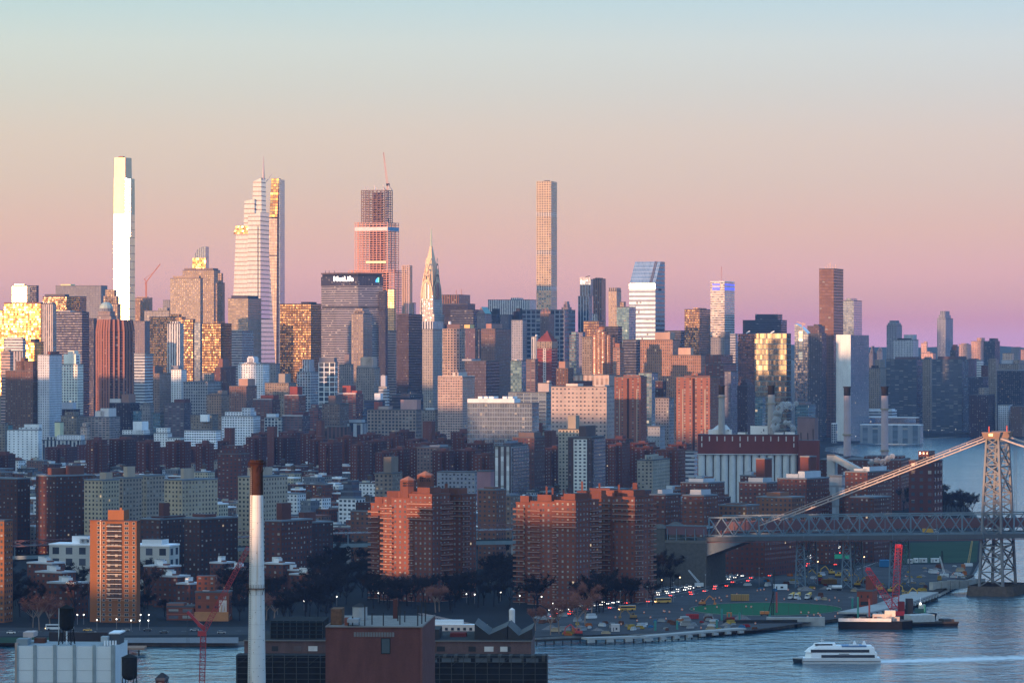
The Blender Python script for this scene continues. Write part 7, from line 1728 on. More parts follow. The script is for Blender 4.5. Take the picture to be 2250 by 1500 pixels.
def roof_tank_near(label, px, ycone, ytop, ybot, yleg, hw, Y, bcol):
    t = empty('water_tank', (PX(px, Y), Y, PZ(yleg, Y)), 0, label, 'water tank')
    z_ = lambda py: PZ(py, Y) - t.location.z
    r = hw * Y / F
    tm = simple('tank_black' if bcol < .02 else 'tank_green_black', (bcol, bcol * 1.05, bcol * 1.05), .8, 0, 0, .5, 1.)
    MB().cyl(0, 0, r, r, z_(ybot), z_(ytop), tm, 24).build('drum', t)
    MB().cyl(0, 0, r * 1.08, .05, z_(ytop), z_(ycone), tm, 24, None, True).build('cone_roof', t)
    mb = MB()
    for k in range(4): 
        f0, f1 = k / 4, (k + 1) / 4
        mb.cyl(0, 0, r * math.sqrt(max(1 - (1 - f0) ** 2, .01)) , r * math.sqrt(1 - (1 - f1) ** 2), z_(ybot) - r * .7 * (1 - f0), z_(ybot) - r * .7 * (1 - f1), tm, 24)
    mb.build('bowl', t)
    for k in range(4):
        c_, s_ = math.cos(k * math.pi / 2 + .6), math.sin(k * math.pi / 2 + .6)
        MB().bar((c_ * r * .95, s_ * r * .95, z_(ybot)), (c_ * r * 1.3, s_ * r * 1.3, 0), .28, tm).build('leg', t)
    mb = MB()
    for k in range(4):
        a_ = [(math.cos((k + j) * math.pi / 2 + .6), math.sin((k + j) * math.pi / 2 + .6)) for j in (0, 1)]
        mb.bar((a_[0][0] * r * 1.05, a_[0][1] * r * 1.05, z_(ybot) * .72), (a_[1][0] * r * 1.28, a_[1][1] * r * 1.28, .4), .1, tm)
        mb.bar((a_[1][0] * r * 1.05, a_[1][1] * r * 1.05, z_(ybot) * .72), (a_[0][0] * r * 1.28, a_[0][1] * r * 1.28, .4), .1, tm)
    mb.build('bracing', t)
    MB().cyl(0, 0, .22, .22, 0, z_(ybot) - r * .6, M('roofw'), 8).build('riser_pipe', t)
    MB().bar((-r * 1.1, -.3, 0), (-r * 1.04, -.3, z_(ytop)), .22, simple('pale_pipe', (.5, .55, .6), .6)).build('side_pipe', t)
    return t
roof_tank_near('black steel water tank on legs atop the white panelled block', 146.5, 1327, 1335, 1374, 1417.5, 16, YW + 8, .012)
bld('small roof supporting the second tank below the frame', 262, 300, 308, 1530, 1200, 'beigeb', [], 'loft_building', 'industrial building', yaw=4)
roof_tank_near('greenish black water tank standing lower beside the white panelled block', 284.5, 1435, 1443, 1482, 1529, 17, 1203., .022)
b = bld('tiny dark roof hut poking up at the bottom edge beside the lattice crane', 342, 361, 365, 1494, 1480, 'brickd', [], 'roof_hut_building', 'industrial building', yaw=6, dmax=8)
MB().prism(rect(-b.w, 0, 0, b.d), b.top, rect(-b.w * .6, -b.w * .4, b.d * .4, b.d * .6), b.top + 1.6, M('roofd'), M('roofd')).build('hipped_roof', b.root)

# red lattice crane on the near bank
YK = 1540.
e = empty('lattice_crane', (PX(443, YK), YK, 2), 0, 'tall slender red lattice crane, its jib passing behind the white chimney', 'crane')
q = lambda px, py, dy=0.: Vector((PX(px, YK) - e.location.x, dy, PZ(py, YK) - 2))
cr = simple('crane_red', (.33, .022, .03), .55, 0, 0, .25, .5)
def lattice(mb, a, b, wa, wb, n, t, mat, up=Vector((0, 1, 0))):
    a, b = Vector(a), Vector(b)
    d = (b - a).normalized(); sd_ = d.cross(up).normalized(); u2 = sd_.cross(d)
    def ring(f):
        c = a.lerp(b, f); w = (wa + (wb - wa) * f) / 2
        return [c + sd_ * w + u2 * w, c - sd_ * w + u2 * w, c - sd_ * w - u2 * w, c + sd_ * w - u2 * w]
    for k in range(n):
        r0, r1 = ring(k / n), ring((k + 1) / n)
        for j in range(4):
            mb.bar(r0[j], r1[j], t, mat)
            mb.bar(r0[j], r1[(j + 1) % 4] if k % 2 else r1[j - 1], t * .6, mat)
            mb.bar(r1[j], r1[(j + 1) % 4], t * .6, mat)
mb = MB(); lattice(mb, q(441, 1600), q(447, 1386), 2.0, 2.0, 26, .22, cr); mb.build('mast', e)
mb = MB(); lattice(mb, q(449, 1384), q(546, 1202), 1.8, 1.6, 24, .2, cr); mb.build('jib', e)
mb = MB(); mb.bar(q(450, 1384), q(412, 1343), 1.1, cr).bar(q(450, 1380), q(436, 1370), 1.4, cr); mb.build('counter_jib', e)
MB().box(-1.4, 1.8, -1.2, 1.2, q(0, 1396).z, q(0, 1385).z, cr).build('slewing_head', e)
mb = MB()
for px_ in (404, 411, 418, 426): mb.bar(q(412, 1345), q(px_, 1560), .05, simple('rope', (.03, .03, .04), .7))
mb.build('rope', e)
# ---------------------------------------------------------------- unseen blocks added beyond the left edge, heights set to shade the near city
rnd = random.Random(31)
TE = math.tan(SUN_EL)
PROF = [(-600, -1060, 84), (-1060, -1285, 78), (-1322, -1400, 40), (-1400, -1526, 66), (-1526, -1590, 51), (-1590, -1672, 8), (-1672, -1800, 55), (-1800, -2230, 60), (-2230, -2380, 112), (-2380, -2560, 62), (-2560, -2900, 56), (-2900, -3100, 72), (-3100, -3500, 72), (-3500, -3865, 74), (-3865, -3930, 150), (-3930, -4260, 84), (-4260, -4700, 86)]
k_ = 0
for qa, qb, zs in PROF:
    q_ = qa
    while q_ > qb + 1:
        wd = min(rnd.uniform(55, 120), q_ - qb)
        if q_ - wd - qb < 25: wd = q_ - qb
        qm = q_ - wd / 2
        Y0 = -qm / .7071
        D = 1700.
        yc = Y0 - .7071 * D
        if 1500 < yc < 2040: D = 1100.; yc = Y0 - .7071 * D
        if 1500 < yc < 2040: D = 2500.; yc = Y0 - .7071 * D
        H = zs + rnd.uniform(-3, 3) + TE * D - 2
        o = MB().prism(rect(-wd / 2, wd / 2, -18, 18), 0, rect(-wd / 2, wd / 2, -18, 18), H, M(rnd.choice(['beigeb', 'stoneg', 'brickb', 'gridg'])), GRY).build('office_tower', None, (-.7071 * D, yc, 2), (0, 0, R(-45)))
        tag(o, 'unseen block added beyond the near left bank to shade the city', 'office building', 'added shade blocks out of view')
        q_ -= wd * (1.0 if rnd.random() < .93 else 1.08)
# ---------------------------------------------------------------- boats, barges and works on the river edge
YF = 1831.
e = empty('ferry_boat', (PX(1840, YF), YF, 0), 0, 'white three-deck ferry catamaran with dark bow crossing the river', 'ferry')
s_ = YF / F
fxx = lambda px: (px - 1840) * s_
fz = lambda py: (1456 - py) * s_
whb, dkb = simple('boat_white', (.72, .74, .76), .4, 0, 0, .06, .3), simple('boat_navy', (.012, .018, .03), .4)
wnb = simple('boat_window', (.015, .025, .04), .15)
def hullshape(xa, xb, hw, bow=0.): return [(fxx(xa), 0), (fxx(xa) + bow, -hw), (fxx(xb), -hw), (fxx(xb), hw), (fxx(xa) + bow, hw)]
MB().prism(hullshape(1744, 1934, 4.6, 4), -.3, hullshape(1742, 1932, 5.2, 4), fz(1444), whb, whb).build('hull', e)
MB().prism(hullshape(1743.6, 1760, 4.9, 3.6), -.2, hullshape(1741, 1760, 5.4, 3.6), fz(1446.5), dkb, dkb).build('bow', e)
MB().box(fxx(1762), fxx(1933), -5.26, 5.26, fz(1451.5), fz(1450.6), dkb).build('rubbing_strake', e)
def deck(xa, xb, hw, yb, yt, slope, nm):
    b_ = hullshape(xa, xb, hw, 2.5); t_ = hullshape(xa + slope, xb - 1.5, hw - .3, 2.5)
    d = MB().prism(b_, fz(yb), t_, fz(yt), whb, whb).build(nm, e)
    return d
d = deck(1768, 1926, 5.0, 1444, 1432, 3, 'main_deck'); MB().box(fxx(1803), fxx(1920), -5.06, 5.06, fz(1443.4), fz(1437), wnb).build('window_band', d)
d = deck(1767, 1921, 4.8, 1432, 1422, 10, 'middle_deck'); MB().box(fxx(1780), fxx(1908), -4.86, 4.86, fz(1431.8), fz(1425.5), wnb).build('window_band', d)
d = deck(1779, 1916, 4.3, 1422, 1417.5, 7, 'upper_deck'); MB().box(fxx(1848), fxx(1902), -4.4, 4.4, fz(1420), fz(1417), simple('boat_blue', (.10, .2, .36), .5)).build('window_band', d)
d = deck(1786, 1836, 3.2, 1417.5, 1412.5, 3, 'wheel_house'); MB().box(fxx(1790), fxx(1828), -3.2, 3.2, fz(1417), fz(1413.6), wnb).build('window_band', d)
for px_ in (1877, 1898):
    mb = MB(); mb.prism(rect(fxx(px_ - 4), fxx(px_ + 6), -1, 1), fz(1418), rect(fxx(px_ - 1), fxx(px_ + 2), -.7, .7), fz(1408.5), whb, whb); mb.build('exhaust_funnel', e)
MB().bar((fxx(1806), 0, fz(1413)), (fxx(1806), 0, fz(1403)), .18, whb).bar((fxx(1802), 0, fz(1407)), (fxx(1810), 0, fz(1407)), .12, whb).build('mast', e)
for k in range(5): MB().cyl(fxx(1866 + 4.5 * k), -3.6, .5, .5, fz(1417), fz(1414.6), whb, 8).build('life_raft', e)
MB().box(fxx(1841), fxx(1864), -5.12, -5.08, fz(1435.8), fz(1434.4), simple('boat_navy', (.01, .02, .03))).build('name_panel', e)
mb = MB()
for k in range(24): mb.bar((fxx(1744 + .8 * k), -5.1 if k > 5 else -2 - .5 * k, fz(1446)), (fxx(1744 + .8 * k), -5.1 if k > 5 else -2 - .5 * k, fz(1441)), .07, fm)
mb.build('bow_rail', e)
def foam():
    m = bpy.data.materials.new('foam'); m.use_nodes = True
    nt = m.node_tree; pb = nt.nodes['Principled BSDF']
    pb.inputs['Base Color'].default_value = (.62, .66, .68, 1); pb.inputs['Roughness'].default_value = .9
    t = N(nt, 'ShaderNodeTexCoord'); mp = N(nt, 'ShaderNodeMapping'); mp.inputs['Scale'].default_value = (.25, .8, 1); nt.links.new(t.outputs['Object'], mp.inputs[0])
    n = N(nt, 'ShaderNodeTexNoise'); n.inputs['Scale'].default_value = .9; n.inputs['Detail'].default_value = 8; nt.links.new(mp.outputs[0], n.inputs['Vector'])
    uv = N(nt, 'ShaderNodeUVMap'); sp = N(nt, 'ShaderNodeSeparateXYZ'); nt.links.new(uv.outputs[0], sp.inputs[0])
    edge = MATH(nt, 'SUBTRACT', 1., MATH(nt, 'ABSOLUTE', MATH(nt, 'MULTIPLY_ADD', sp.outputs[1], 2., -1.)))
    a_ = MATH(nt, 'MULTIPLY', MATH(nt, 'SUBTRACT', MATH(nt, 'MULTIPLY_ADD', edge, .55, n.outputs[0]), MATH(nt, 'MULTIPLY_ADD', sp.outputs[0], .20, .50)), 3., clamp=True)
    nt.links.new(a_, pb.inputs['Alpha'])
    return m
fo = foam()
mb = MB(); pr = None
n = 12
for k in range(n + 1):
    px_ = 1925 + (2270 - 1925) * k / n; py_ = 1453 - 9.5 * (k / n); w_ = 5.5 + 9. * (k / n)
    c_ = G(px_, py_, .02)
    cur = (c_ - Vector((0, w_ * 2.2, 0)), c_ + Vector((0, w_ * 2.2, 0)))
    if pr: mb.face([pr[0], cur[0], cur[1], pr[1]], fo, [((k - 1) / n, 0), (k / n, 0), (k / n, 1), ((k - 1) / n, 1)])
    pr = cur
tag(mb.build('wake_foam'), kind='stuff')

# crane barge
YR = 2045.
e = empty('work_barge', (PX(1924, YR), YR, 0), R(-4), 'long dark deck barge with a white sunlit side band moored at the works', 'barge')
s_ = YR / F; bx = lambda px: (px - 1924) * s_
bk = simple('barge_black', (.010, .012, .016), .9, 0, 0, .4, .3)
MB().prism([(bx(1843), 0), (bx(1982), 0), (bx(2004), 5), (bx(2004), 14), (bx(1843), 14)], -.5, [(bx(1842), -.3), (bx(1982), -.3), (bx(2006), 5), (bx(2006), 14.3), (bx(1842), 14.3)], 4.2, bk, simple('barge_deck', (.14, .11, .10), .9)).build('hull', e)
MB().box(bx(1842.5), bx(1958), -.42, -.3, 4.0, 5.7, simple('barge_white', (.70, .64, .6), .6)).build('side_band', e)
rr = random.Random(77)
for k in range(12):
    x_ = rr.uniform(1850, 1990); h_ = rr.uniform(.8, 2.2); w_ = rr.uniform(1., 3.)
    MB().box(bx(x_), bx(x_) + w_, 3, 3 + w_, 4.2, 4.2 + h_, M('plain', rr.choice([(.5, .42, .38), (.1, .1, .1), (.3, .1, .06), (.45, .45, .45)]))).build('deck_gear', e)
for xa, xb, h_ in ((1918, 1960, 3.2), (1945, 1968, 5.)): MB().box(bx(xa), bx(xb), 6, 11, 4.2, 4.2 + h_, M('plain', (.62, .5, .42))).build('deck_house', e)
for px_, h_, c_ in ((1886, 12, (.02, .2, .16)), (1911, 11, (.2, .05, .05))): MB().cyl(bx(px_), 9, .45, .45, 4, 4 + h_, simple('spud_%d' % px_, c_, .7), 10).build('spud_pile', e)
# red crawler crane: two lattice masts
YQ = 2085.
e = empty('crawler_crane', (PX(1965, YQ), YQ, 4.2), 0, 'big bright red crawler crane with two wide lattice booms in a V', 'crane')
q = lambda px, py: Vector((PX(px, YQ) - e.location.x, 0, PZ(py, YQ) - 4.2))
rc = simple('crane_bright_red', (.50, .02, .035), .5, 0, 0, .2, .4)
mb = MB(); lattice(mb, q(1966, 1338), q(1975, 1196), 3.4, 3.2, 20, .2, rc, Vector((0, 1, 0))); mb.build('boom', e)
MB().box(q(1971, 0).x, q(1980, 0).x, -1.2, 1.2, q(0, 1202).z, q(0, 1195).z, rc).build('boom_head', e)
mb = MB(); lattice(mb, q(1966, 1340), q(1906, 1249), 3.6, 2.6, 14, .26, rc, Vector((0, 1, 0))); mb.build('gantry_mast', e)
MB().box(q(1903, 0).x, q(1912, 0).x, -1.3, 1.3, q(0, 1252).z, q(0, 1246).z, rc).build('mast_head', e)
MB().box(-3.5, 5, -3, 3, .4, 2.6, rc).build('turntable', e); MB().box(2, 5.2, -2.2, 2.2, 2.6, 7.5, M('plain', (.22, .04, .04))).build('cab', e); MB().box(6, 9.5, -2.6, 2.6, .6, 9., M('roofd')).build('counterweight', e)
for yy_ in (-3.4, 2.4): MB().box(-5, 5, yy_, yy_ + 1.2, -2., .4, M('roofd')).build('track', e)
mb = MB(); mb.bar(q(1907, 1249), q(1974, 1199), .1, M('roofd')).bar(q(1907, 1250), q(1982, 1335), .1, M('roofd')); mb.build('rope', e)
e = empty('flat_barge', (PX(2045, 2065), 2065, 0), R(14), 'low black flat barge carrying a row of grey concrete blocks', 'barge')
MB().prism(rect(-14, 14.5, 0, 14), -.5, rect(-14.6, 15.2, -.2, 14.2), 2.2, bk, simple('barge_deck', (.14, .11, .10))).build('hull', e)
mb = MB(); mb.box(-14.7, 15.3, -.4, 0.1, 1.6, 2.5, simple('barge_fender', (.05, .045, .04), .9)); mb.build('fender', e)
for k in range(4): tag(MB().box(0, 3.6, 0, 11, 0, 3.6, simple('precast_grey', (.42, .43, .42), .85)).build('concrete_block', None, (PX(2003 + 13.5 * k, 2062), 2062 + 2.2 * k + 2, 2.2), (0, 0, R(14))), 'grey precast concrete block stacked on the flat black barge', 'concrete block', 'blocks on the flat barge')
MB().box(8.6, 14, 3, 12, 2.2, 3.4, M('plain', (.1, .09, .09))).build('deck_frame', e)
e = empty('tug_boat', (PX(2022, 2130), 2130, 0), R(-10), 'small dark tug boat with a bright deck lamp behind the barges', 'boat')
MB().prism([(-6, 0), (5, 0), (8, 2.2), (5, 4.4), (-6, 4.4)], -.4, [(-6.2, -.2), (5.2, -.2), (8.8, 2.2), (5.2, 4.6), (-6.2, 4.6)], 2.6, bk, bk).build('hull', e)
MB().box(-3, 3, .8, 3.6, 2.6, 5., M('plain', (.1, .2, .18))).build('deck_house', e); MB().box(-1, 2.4, 1, 3.4, 5., 7.2, M('plain', (.35, .4, .4))).build('wheel_house', e); MB().bar((0, 2.2, 7.2), (0, 2.2, 11), .2, M('roofw')).build('mast', e)
lampw, lampo = simple('lamp_white', (1., .93, .82), .5, 0, 3.2, 0), simple('lamp_orange', (1., .62, .28), .5, 0, 4.5, 0)
MB().cyl(0, .7, .5, .5, 7.3, 8.1, lampw, 8).build('lamp', e)
# wharf on piles, sea wall works
wd_ = simple('wharf_concrete', (.33, .33, .32), .9, 0, 0, .3, .3); wdk = simple('wharf_timber', (.045, .035, .03), .95)
def wharf(label, pts, w, nm='wharf', zt=3.0, mat=wd_, cap=2.0):
    o0 = G(*pts[0], zt); e = empty(nm, o0, 0, label, 'wharf')
    md = MB()
    pl_, cp_ = MB().box(-.35, .35, -.35, .35, -3.5, 0, wdk).build('piling', e), None
    if cap: cp_ = MB().box(0, 3.6, -.8, .8, -.6, .6, wd_).build('pile_cap', e)
    fp, fc = True, True
    for a_, b_ in zip(pts, pts[1:]):
        A, B_ = G(*a_, zt) - o0, G(*b_, zt) - o0
        L = (B_ - A).length; d = (B_ - A) / L; nn = Vector((-d.y, d.x, 0)); an_ = math.atan2(d.y, d.x)
        if nn.y < 0: nn = -nn
        md.bar(A + nn * w / 2 - Vector((0, 0, .45)), B_ + nn * w / 2 - Vector((0, 0, .45)), w, mat, .9)
        k = 0.
        while k < L:
            c_ = A + d * k
            o = pl_ if fp else copy_tree(pl_, e); fp = False
            o.location = c_ + nn * .5 - Vector((0, 0, .8))
            if cap and int(k / 5) % 2 == 0:
                o = cp_ if fc else copy_tree(cp_, e); fc = False
                o.location = c_ + Vector((0, 0, -1.6)) - nn * .6; o.rotation_euler = (0, 0, an_)
            k += 5.
    md.build('deck', e)
    return e
wharf('long concrete wharf deck on dark piles along the works', [(1290, 1401), (1420, 1397), (1640, 1379)], 7.)
wharf('low timber bulkhead before the lawn and the red netting', [(1180, 1405), (1290, 1400)], 3., zt=2.4, mat=wdk, cap=0)
wharf('white precast deck slab running diagonally to the crane', [(1905, 1345), (1985, 1328), (2062, 1300)], 16., zt=4.2)
wharf('dark piled river edge leading to the bridge pier', [(2062, 1300), (2140, 1262)], 5., zt=2.8, mat=wdk)
wharf('weathered timber pier jutting into the river by the promenade', [(258, 1423), (316, 1423)], 16., 'timber_pier', 3.0, simple('pier_plank', (.28, .17, .12), .9), 0)
o = MB().box(0, 30, 0, 4, 0, 4.4, wd_).build('sea_wall', None, G(1684, 1374, 0) + Vector((0, 0, 0)), (0, 0, R(-3))); tag(o, 'pale concrete sea wall section beside the black sheet piling', 'sea wall')
o = MB().box(-38, 0, 0, 3, 0, 3.6, simple('sheet_pile', (.03, .03, .032), .9)).build('sheet_pile_wall', None, G(1752, 1376.5, 0), (0, 0, R(4))); tag(o, 'black sheet pile wall at the river edge before the ball field', 'sea wall')
mb = MB()
for k in range(6): mb.box(7.8 * k, 7.8 * k + 7, 0, 3, 0, 4.6 + .25 * (k % 3), simple('precast_grey', (.42, .43, .42)))
o = mb.build('precast_wall', None, G(2050, 1296, 2), (0, 0, R(42))); tag(o, 'row of grey precast wall boxes on the river edge near the pier', 'wall')

# ---------------------------------------------------------------- works: brick pump house, trailers, trucks, diggers, cranes
b = bld('small red brick pump house with a square tower behind the red crane', 1883, 1917, 1931, 1299, 2185, ('plain', (.28, .085, .055)), [(1900, 1916, 1265, ('plain', (.26, .08, .055)), .2, .8, 'tower')], 'pump_house', 'building', dmax=14)
for px_ in (1893, 1907): MB().box(b.X(px_ - 1.6), b.X(px_ + 1.6), -.12, 0, b.Z(1313), b.Z(1307), M('roofd')).build('window', b.root)
MB().box(b.X(1891), b.X(1909), -.12, 0, b.Z(1329), b.Z(1321), M('roofd')).build('door', b.root)
def box_thing(name, label, cat, px, py, L, W_, H, c, rz=8., grp=None, ribs=0):
    e = MB().box(0, L, 0, W_, .25, H, M('plain', c)).build(name, None, G(px, py), (0, 0, R(rz)))
    tag(e, label, cat, grp)
    MB().box(-.08, L + .08, -.08, W_ + .08, H, H + .15, M('plain', tuple(v * 1.15 for v in c))).build('roof', e)
    if ribs:
        mb = MB()
        for k in range(ribs): mb.box(L * (k + .5) / ribs - .08, L * (k + .5) / ribs + .08, -.08, 0, .3, H - .1, M('plain', tuple(v * .7 for v in c)))
        mb.build('rib', e)
    else:
        MB().box(L * .18, L * .26, -.06, 0, .4, 2.3, M('roofd')).build('door', e); MB().box(L * .5, L * .7, -.06, 0, 1.2, 2.2, M('roofd')).build('window', e)
    return e
box_thing('container', 'ochre shipping container at the edge of the green field', 'container', 1606, 1320, 10., 3, 3.6, (.42, .26, .10), -6, None, 8)
box_thing('container', 'long ochre container under the bridge bents', 'container', 1806, 1283, 9., 3, 2.9, (.38, .22, .08), 2, None, 8)
box_thing('storage_shed', 'bright blue shed under the bridge beside the curving road', 'shed', 1934, 1246, 6.6, 5, 4.6, (.07, .26, .48), 2, None, 6)
box_thing('site_trailer', 'white site trailer with a blue end on the dirt ground', 'trailer', 1700, 1296, 8., 2.8, 3.2, (.55, .58, .6), 2)
for px_, py_, L in ((1995, 1238, 3.2), (2008, 1236, 3.), (2020, 1236, 5.2), (2046, 1236, 5.4)):
    box_thing('site_trailer', 'small white site cabin in the row beneath the bridge deck', 'trailer', px_, py_, L, 2.6, 2.9, (.5, .52, .52), 2, 'site cabins under the bridge')
box_thing('pump_tank', 'grey square water tank on the works ground', 'tank', 1344, 1388, 4., 3, 3.8, (.46, .44, .44), 4)
box_thing('container', 'red site container beside the riverside wharf', 'container', 1508, 1360, 6.5, 2.6, 2.6, (.40, .05, .05), 3, None, 6)
for k, (px_, py_) in enumerate(((1660, 1388.5), (1257, 1393), (1598, 1358), (2113, 1250))):
    box_thing('portable_toilet', 'orange site toilet cabin standing at the works', 'cabin', px_, py_, 2.4, 2., 3., (.55, .2, .08), 4, 'orange site cabins', 3) if k != 0 else None
tyre = simple('tyre', (.015, .015, .015), .9)
def wheels(e, xs_, W_, r=.5):
    for x_ in xs_:
        for y_ in (0, W_ - .35):
            mb = MB()
            n = 10
            a_ = [(x_ + r * math.cos(2 * math.pi * k / n), r + r * math.sin(2 * math.pi * k / n)) for k in range(n)]
            for k in range(n):
                p_, q_ = a_[k], a_[(k + 1) % n]
                mb.face([(p_[0], y_, p_[1]), (q_[0], y_, q_[1]), (q_[0], y_ + .35, q_[1]), (p_[0], y_ + .35, p_[1])], tyre)
            mb.face([(p_[0], y_ - .01, p_[1]) for p_ in a_], tyre); mb.face([(p_[0], y_ + .36, p_[1]) for p_ in a_[::-1]], tyre)
            mb.build('wheel', e)
def truck(label, px, py, body, cabc, rz, L=8., kind='tank', z=2., loc=None):
    e = empty('truck', loc or G(px, py, z), R(rz), label, 'truck')
    MB().box(0, L, .2, 2.3, .6, 1., M('roofd')).build('chassis', e); wheels(e, (1., L - 2.4, L - 1.1), 2.5, .55)
    MB().box(-.2, .9, .2, 2.3, .7, 1.7, cabc).box(.9, 2.3, .1, 2.4, .7, 2.9, cabc).build('cab', e)
    MB().box(.85, 1.0, .3, 2.2, 1.9, 2.7, wnb).box(1.1, 2.0, .06, 2.44, 1.9, 2.6, wnb).build('windscreen', e)
    if kind == 'tank':
        mb = MB(); n = 12; ring = [(1.25 + 1.1 * math.cos(2 * math.pi * k / n), 2.1 + 1.05 * math.sin(2 * math.pi * k / n)) for k in range(n)]
        for k in range(n):
            p_, q_ = ring[k], ring[(k + 1) % n]; mb.face([(2.7, p_[0], p_[1]), (2.7, q_[0], q_[1]), (L, q_[0], q_[1]), (L, p_[0], p_[1])], body)
        mb.face([(2.7, p_[0], p_[1]) for p_ in ring], body); mb.face([(L, p_[0], p_[1]) for p_ in ring[::-1]], body); mb.build('tank', e)
    elif kind == 'mixer':
        mb = MB(); mb.bar((2.8, 1.25, 1.9), (5., 1.25, 2.4), 2.0, body); mb.bar((5., 1.25, 2.4), (L, 1.25, 3.1), 1.5, body); mb.build('drum', e)
    else:
        MB().box(2.6, L, 0, 2.5, 1., 3.2 if kind == 'box' else 2.4, body).build('load_box', e)
    return e
yel, wht, red_ = simple('machine_yellow', (.50, .30, .04), .6, 0, 0, .25, .6), simple('truck_white', (.55, .57, .58), .5), simple('truck_red', (.42, .03, .03), .5)
truck('white tanker truck parked on the works ground near the bridge', 1818, 1297, wht, wht, 2, 8.6, 'tank')
for k, px_ in enumerate((1740, 1753, 1777)): truck('concrete mixer truck with yellow drum parked behind the green field', px_, 1317, yel, wht, 70, 8., 'mixer')['group'] = 'mixer trucks behind the green field'
truck('orange-yellow dump truck on the bridge roadway', 0, 0, simple('truck_orange', (.6, .34, .05), .6), wht, math.degrees(math.atan2(bu.y, bu.x)) + 180, 9., 'box', loc=Vector((PX(2062, 2345), 2345, bz(L0 * .8) - 11.5)))
def digger(label, px, py, sgn=1, col_=None, rz=0.):
    c_ = col_ or yel
    e = empty('excavator', G(px, py), R(rz), label, 'excavator')
    for y_ in (0, 2.2): MB().box(-2., 2., y_, y_ + .7, 0, .9, M('roofd')).build('track', e)
    MB().box(-1.8, 1.8, .1, 2.8, 1., 2.2, c_).build('body', e); MB().box(.2 * sgn - .7, .2 * sgn + .7, .1, 1.2, 2.2, 3.4, c_).box(.2 * sgn - .5, .2 * sgn + .5, .05, .1, 2.4, 3.2, wnb).build('cab', e)
    mb = MB(); mb.bar((1.2 * sgn, 1.6, 2), (4. * sgn, 1.6, 5.4), .55, c_).bar((4. * sgn, 1.6, 5.4), (6.6 * sgn, 1.6, 3.6), .5, c_).bar((6.6 * sgn, 1.6, 3.6), (7. * sgn, 1.6, 1.4), .42, c_); mb.build('arm', e)
    MB().prism(rect(7. * sgn - .6, 7. * sgn + .6, 1., 2.2), .5, rect(7. * sgn - .8, 7. * sgn + .8, .9, 2.3), 1.6, c_, c_, True).build('bucket', e)
for i, (px_, py_, sg_) in enumerate(((1842, 1268, 1), (1862, 1279, 1), (1884, 1288, 1), (1800, 1270, -1), (1828, 1262, -1), (1934, 1298, -1), (1958, 1302, 1), (1990, 1312, 1))):
    digger('yellow excavator crowded among machines below the bridge bents', px_, py_, sg_); 
for o in list(col.objects):
    if o.get('category') == 'excavator': o['group'] = 'yellow diggers below the bridge'
digger('dark yellow loader on the dirt ground left of the green field', 1392, 1360, -1, simple('machine_dull', (.22, .13, .04), .7))
digger('orange excavator at the left tip of the green field', 1543, 1330, 1, simple('machine_orange', (.5, .16, .03), .6))
digger('small red excavator on the lawn by the river edge', 1272, 1395, -1, red_)
# piling rig on the field, mobile cranes, boom lift
e = empty('piling_rig', G(1697, 1352), 0, 'tall dark piling rig with an orange body standing at the green field', 'piling rig')
s_ = e.location.y / F; q = lambda px, py: Vector(((px - 1697) * s_, 0, (1352 - py) * s_))
MB().box(q(1670, 0).x, q(1690, 0).x, -1.5, 1.5, 1, q(0, 1342).z, simple('machine_orange', (.5, .16, .03), .6)).build('body', e); MB().box(q(1671, 0).x, q(1692, 0).x, -1.8, 1.8, 0, 1, M('roofd')).build('track', e)
mb = MB(); lattice(mb, q(1697, 1352), q(1701, 1250), 1.3, .7, 22, .2, M('roofd')); mb.build('leader', e)
MB().bar(q(1688, 1346), q(1700, 1300), .45, M('roofd')).build('stay', e); MB().cyl(q(1706.5, 0).x, 0, .5, .5, q(0, 1345).z, q(0, 1300).z, simple('pile_red', (.35, .06, .05), .7), 10).build('hanging_pile', e)
def mob(label, base, tip, Yb, col_, wa=1.2, wb=.7, n=10, body=True):
    e = empty('mobile_crane', P(base[0], base[1], Yb), 0, label, 'crane')
    d = P(tip[0], tip[1], Yb) - e.location
    mb = MB(); lattice(mb, (0, 0, 0), d, wa, wb, n, .22, col_); mb.build('boom', e)
    if body: MB().box(-2.6, 2.6, -1.4, 1.4, -2.2, -.2, wht).build('body', e); wheels(e, (-1.8, 1.8), 2.6, .5)
    for w_ in [c_ for c_ in e.children if c_.name.startswith('wheel')]: w_.location = (0, -1.3, -2.9)
    return e
gy_ = lambda py: 142 * F / (py - 760)
mob('yellow lattice crane boom rising beside the bridge tower leg', (2128, 1236), (2136, 1188), gy_(1243), simple('boom_yellow', (.42, .30, .12), .6))
mob('white telescopic crane leaning by the river edge works', (2075, 1259), (2065, 1222), gy_(1267), wht, 1., .5)
mob('white boom lift leaning against the dark stone anchorage', (1536, 1279), (1513, 1252), 2365., simple('boom_pale', (.55, .6, .65), .6), 1., .6, 8)
o = mob('dark drilling mast with an orange tip in the works below the bridge', (2071, 1236), (2070, 1210), gy_(1240), M('roofd'), .9, .7, 6, False)
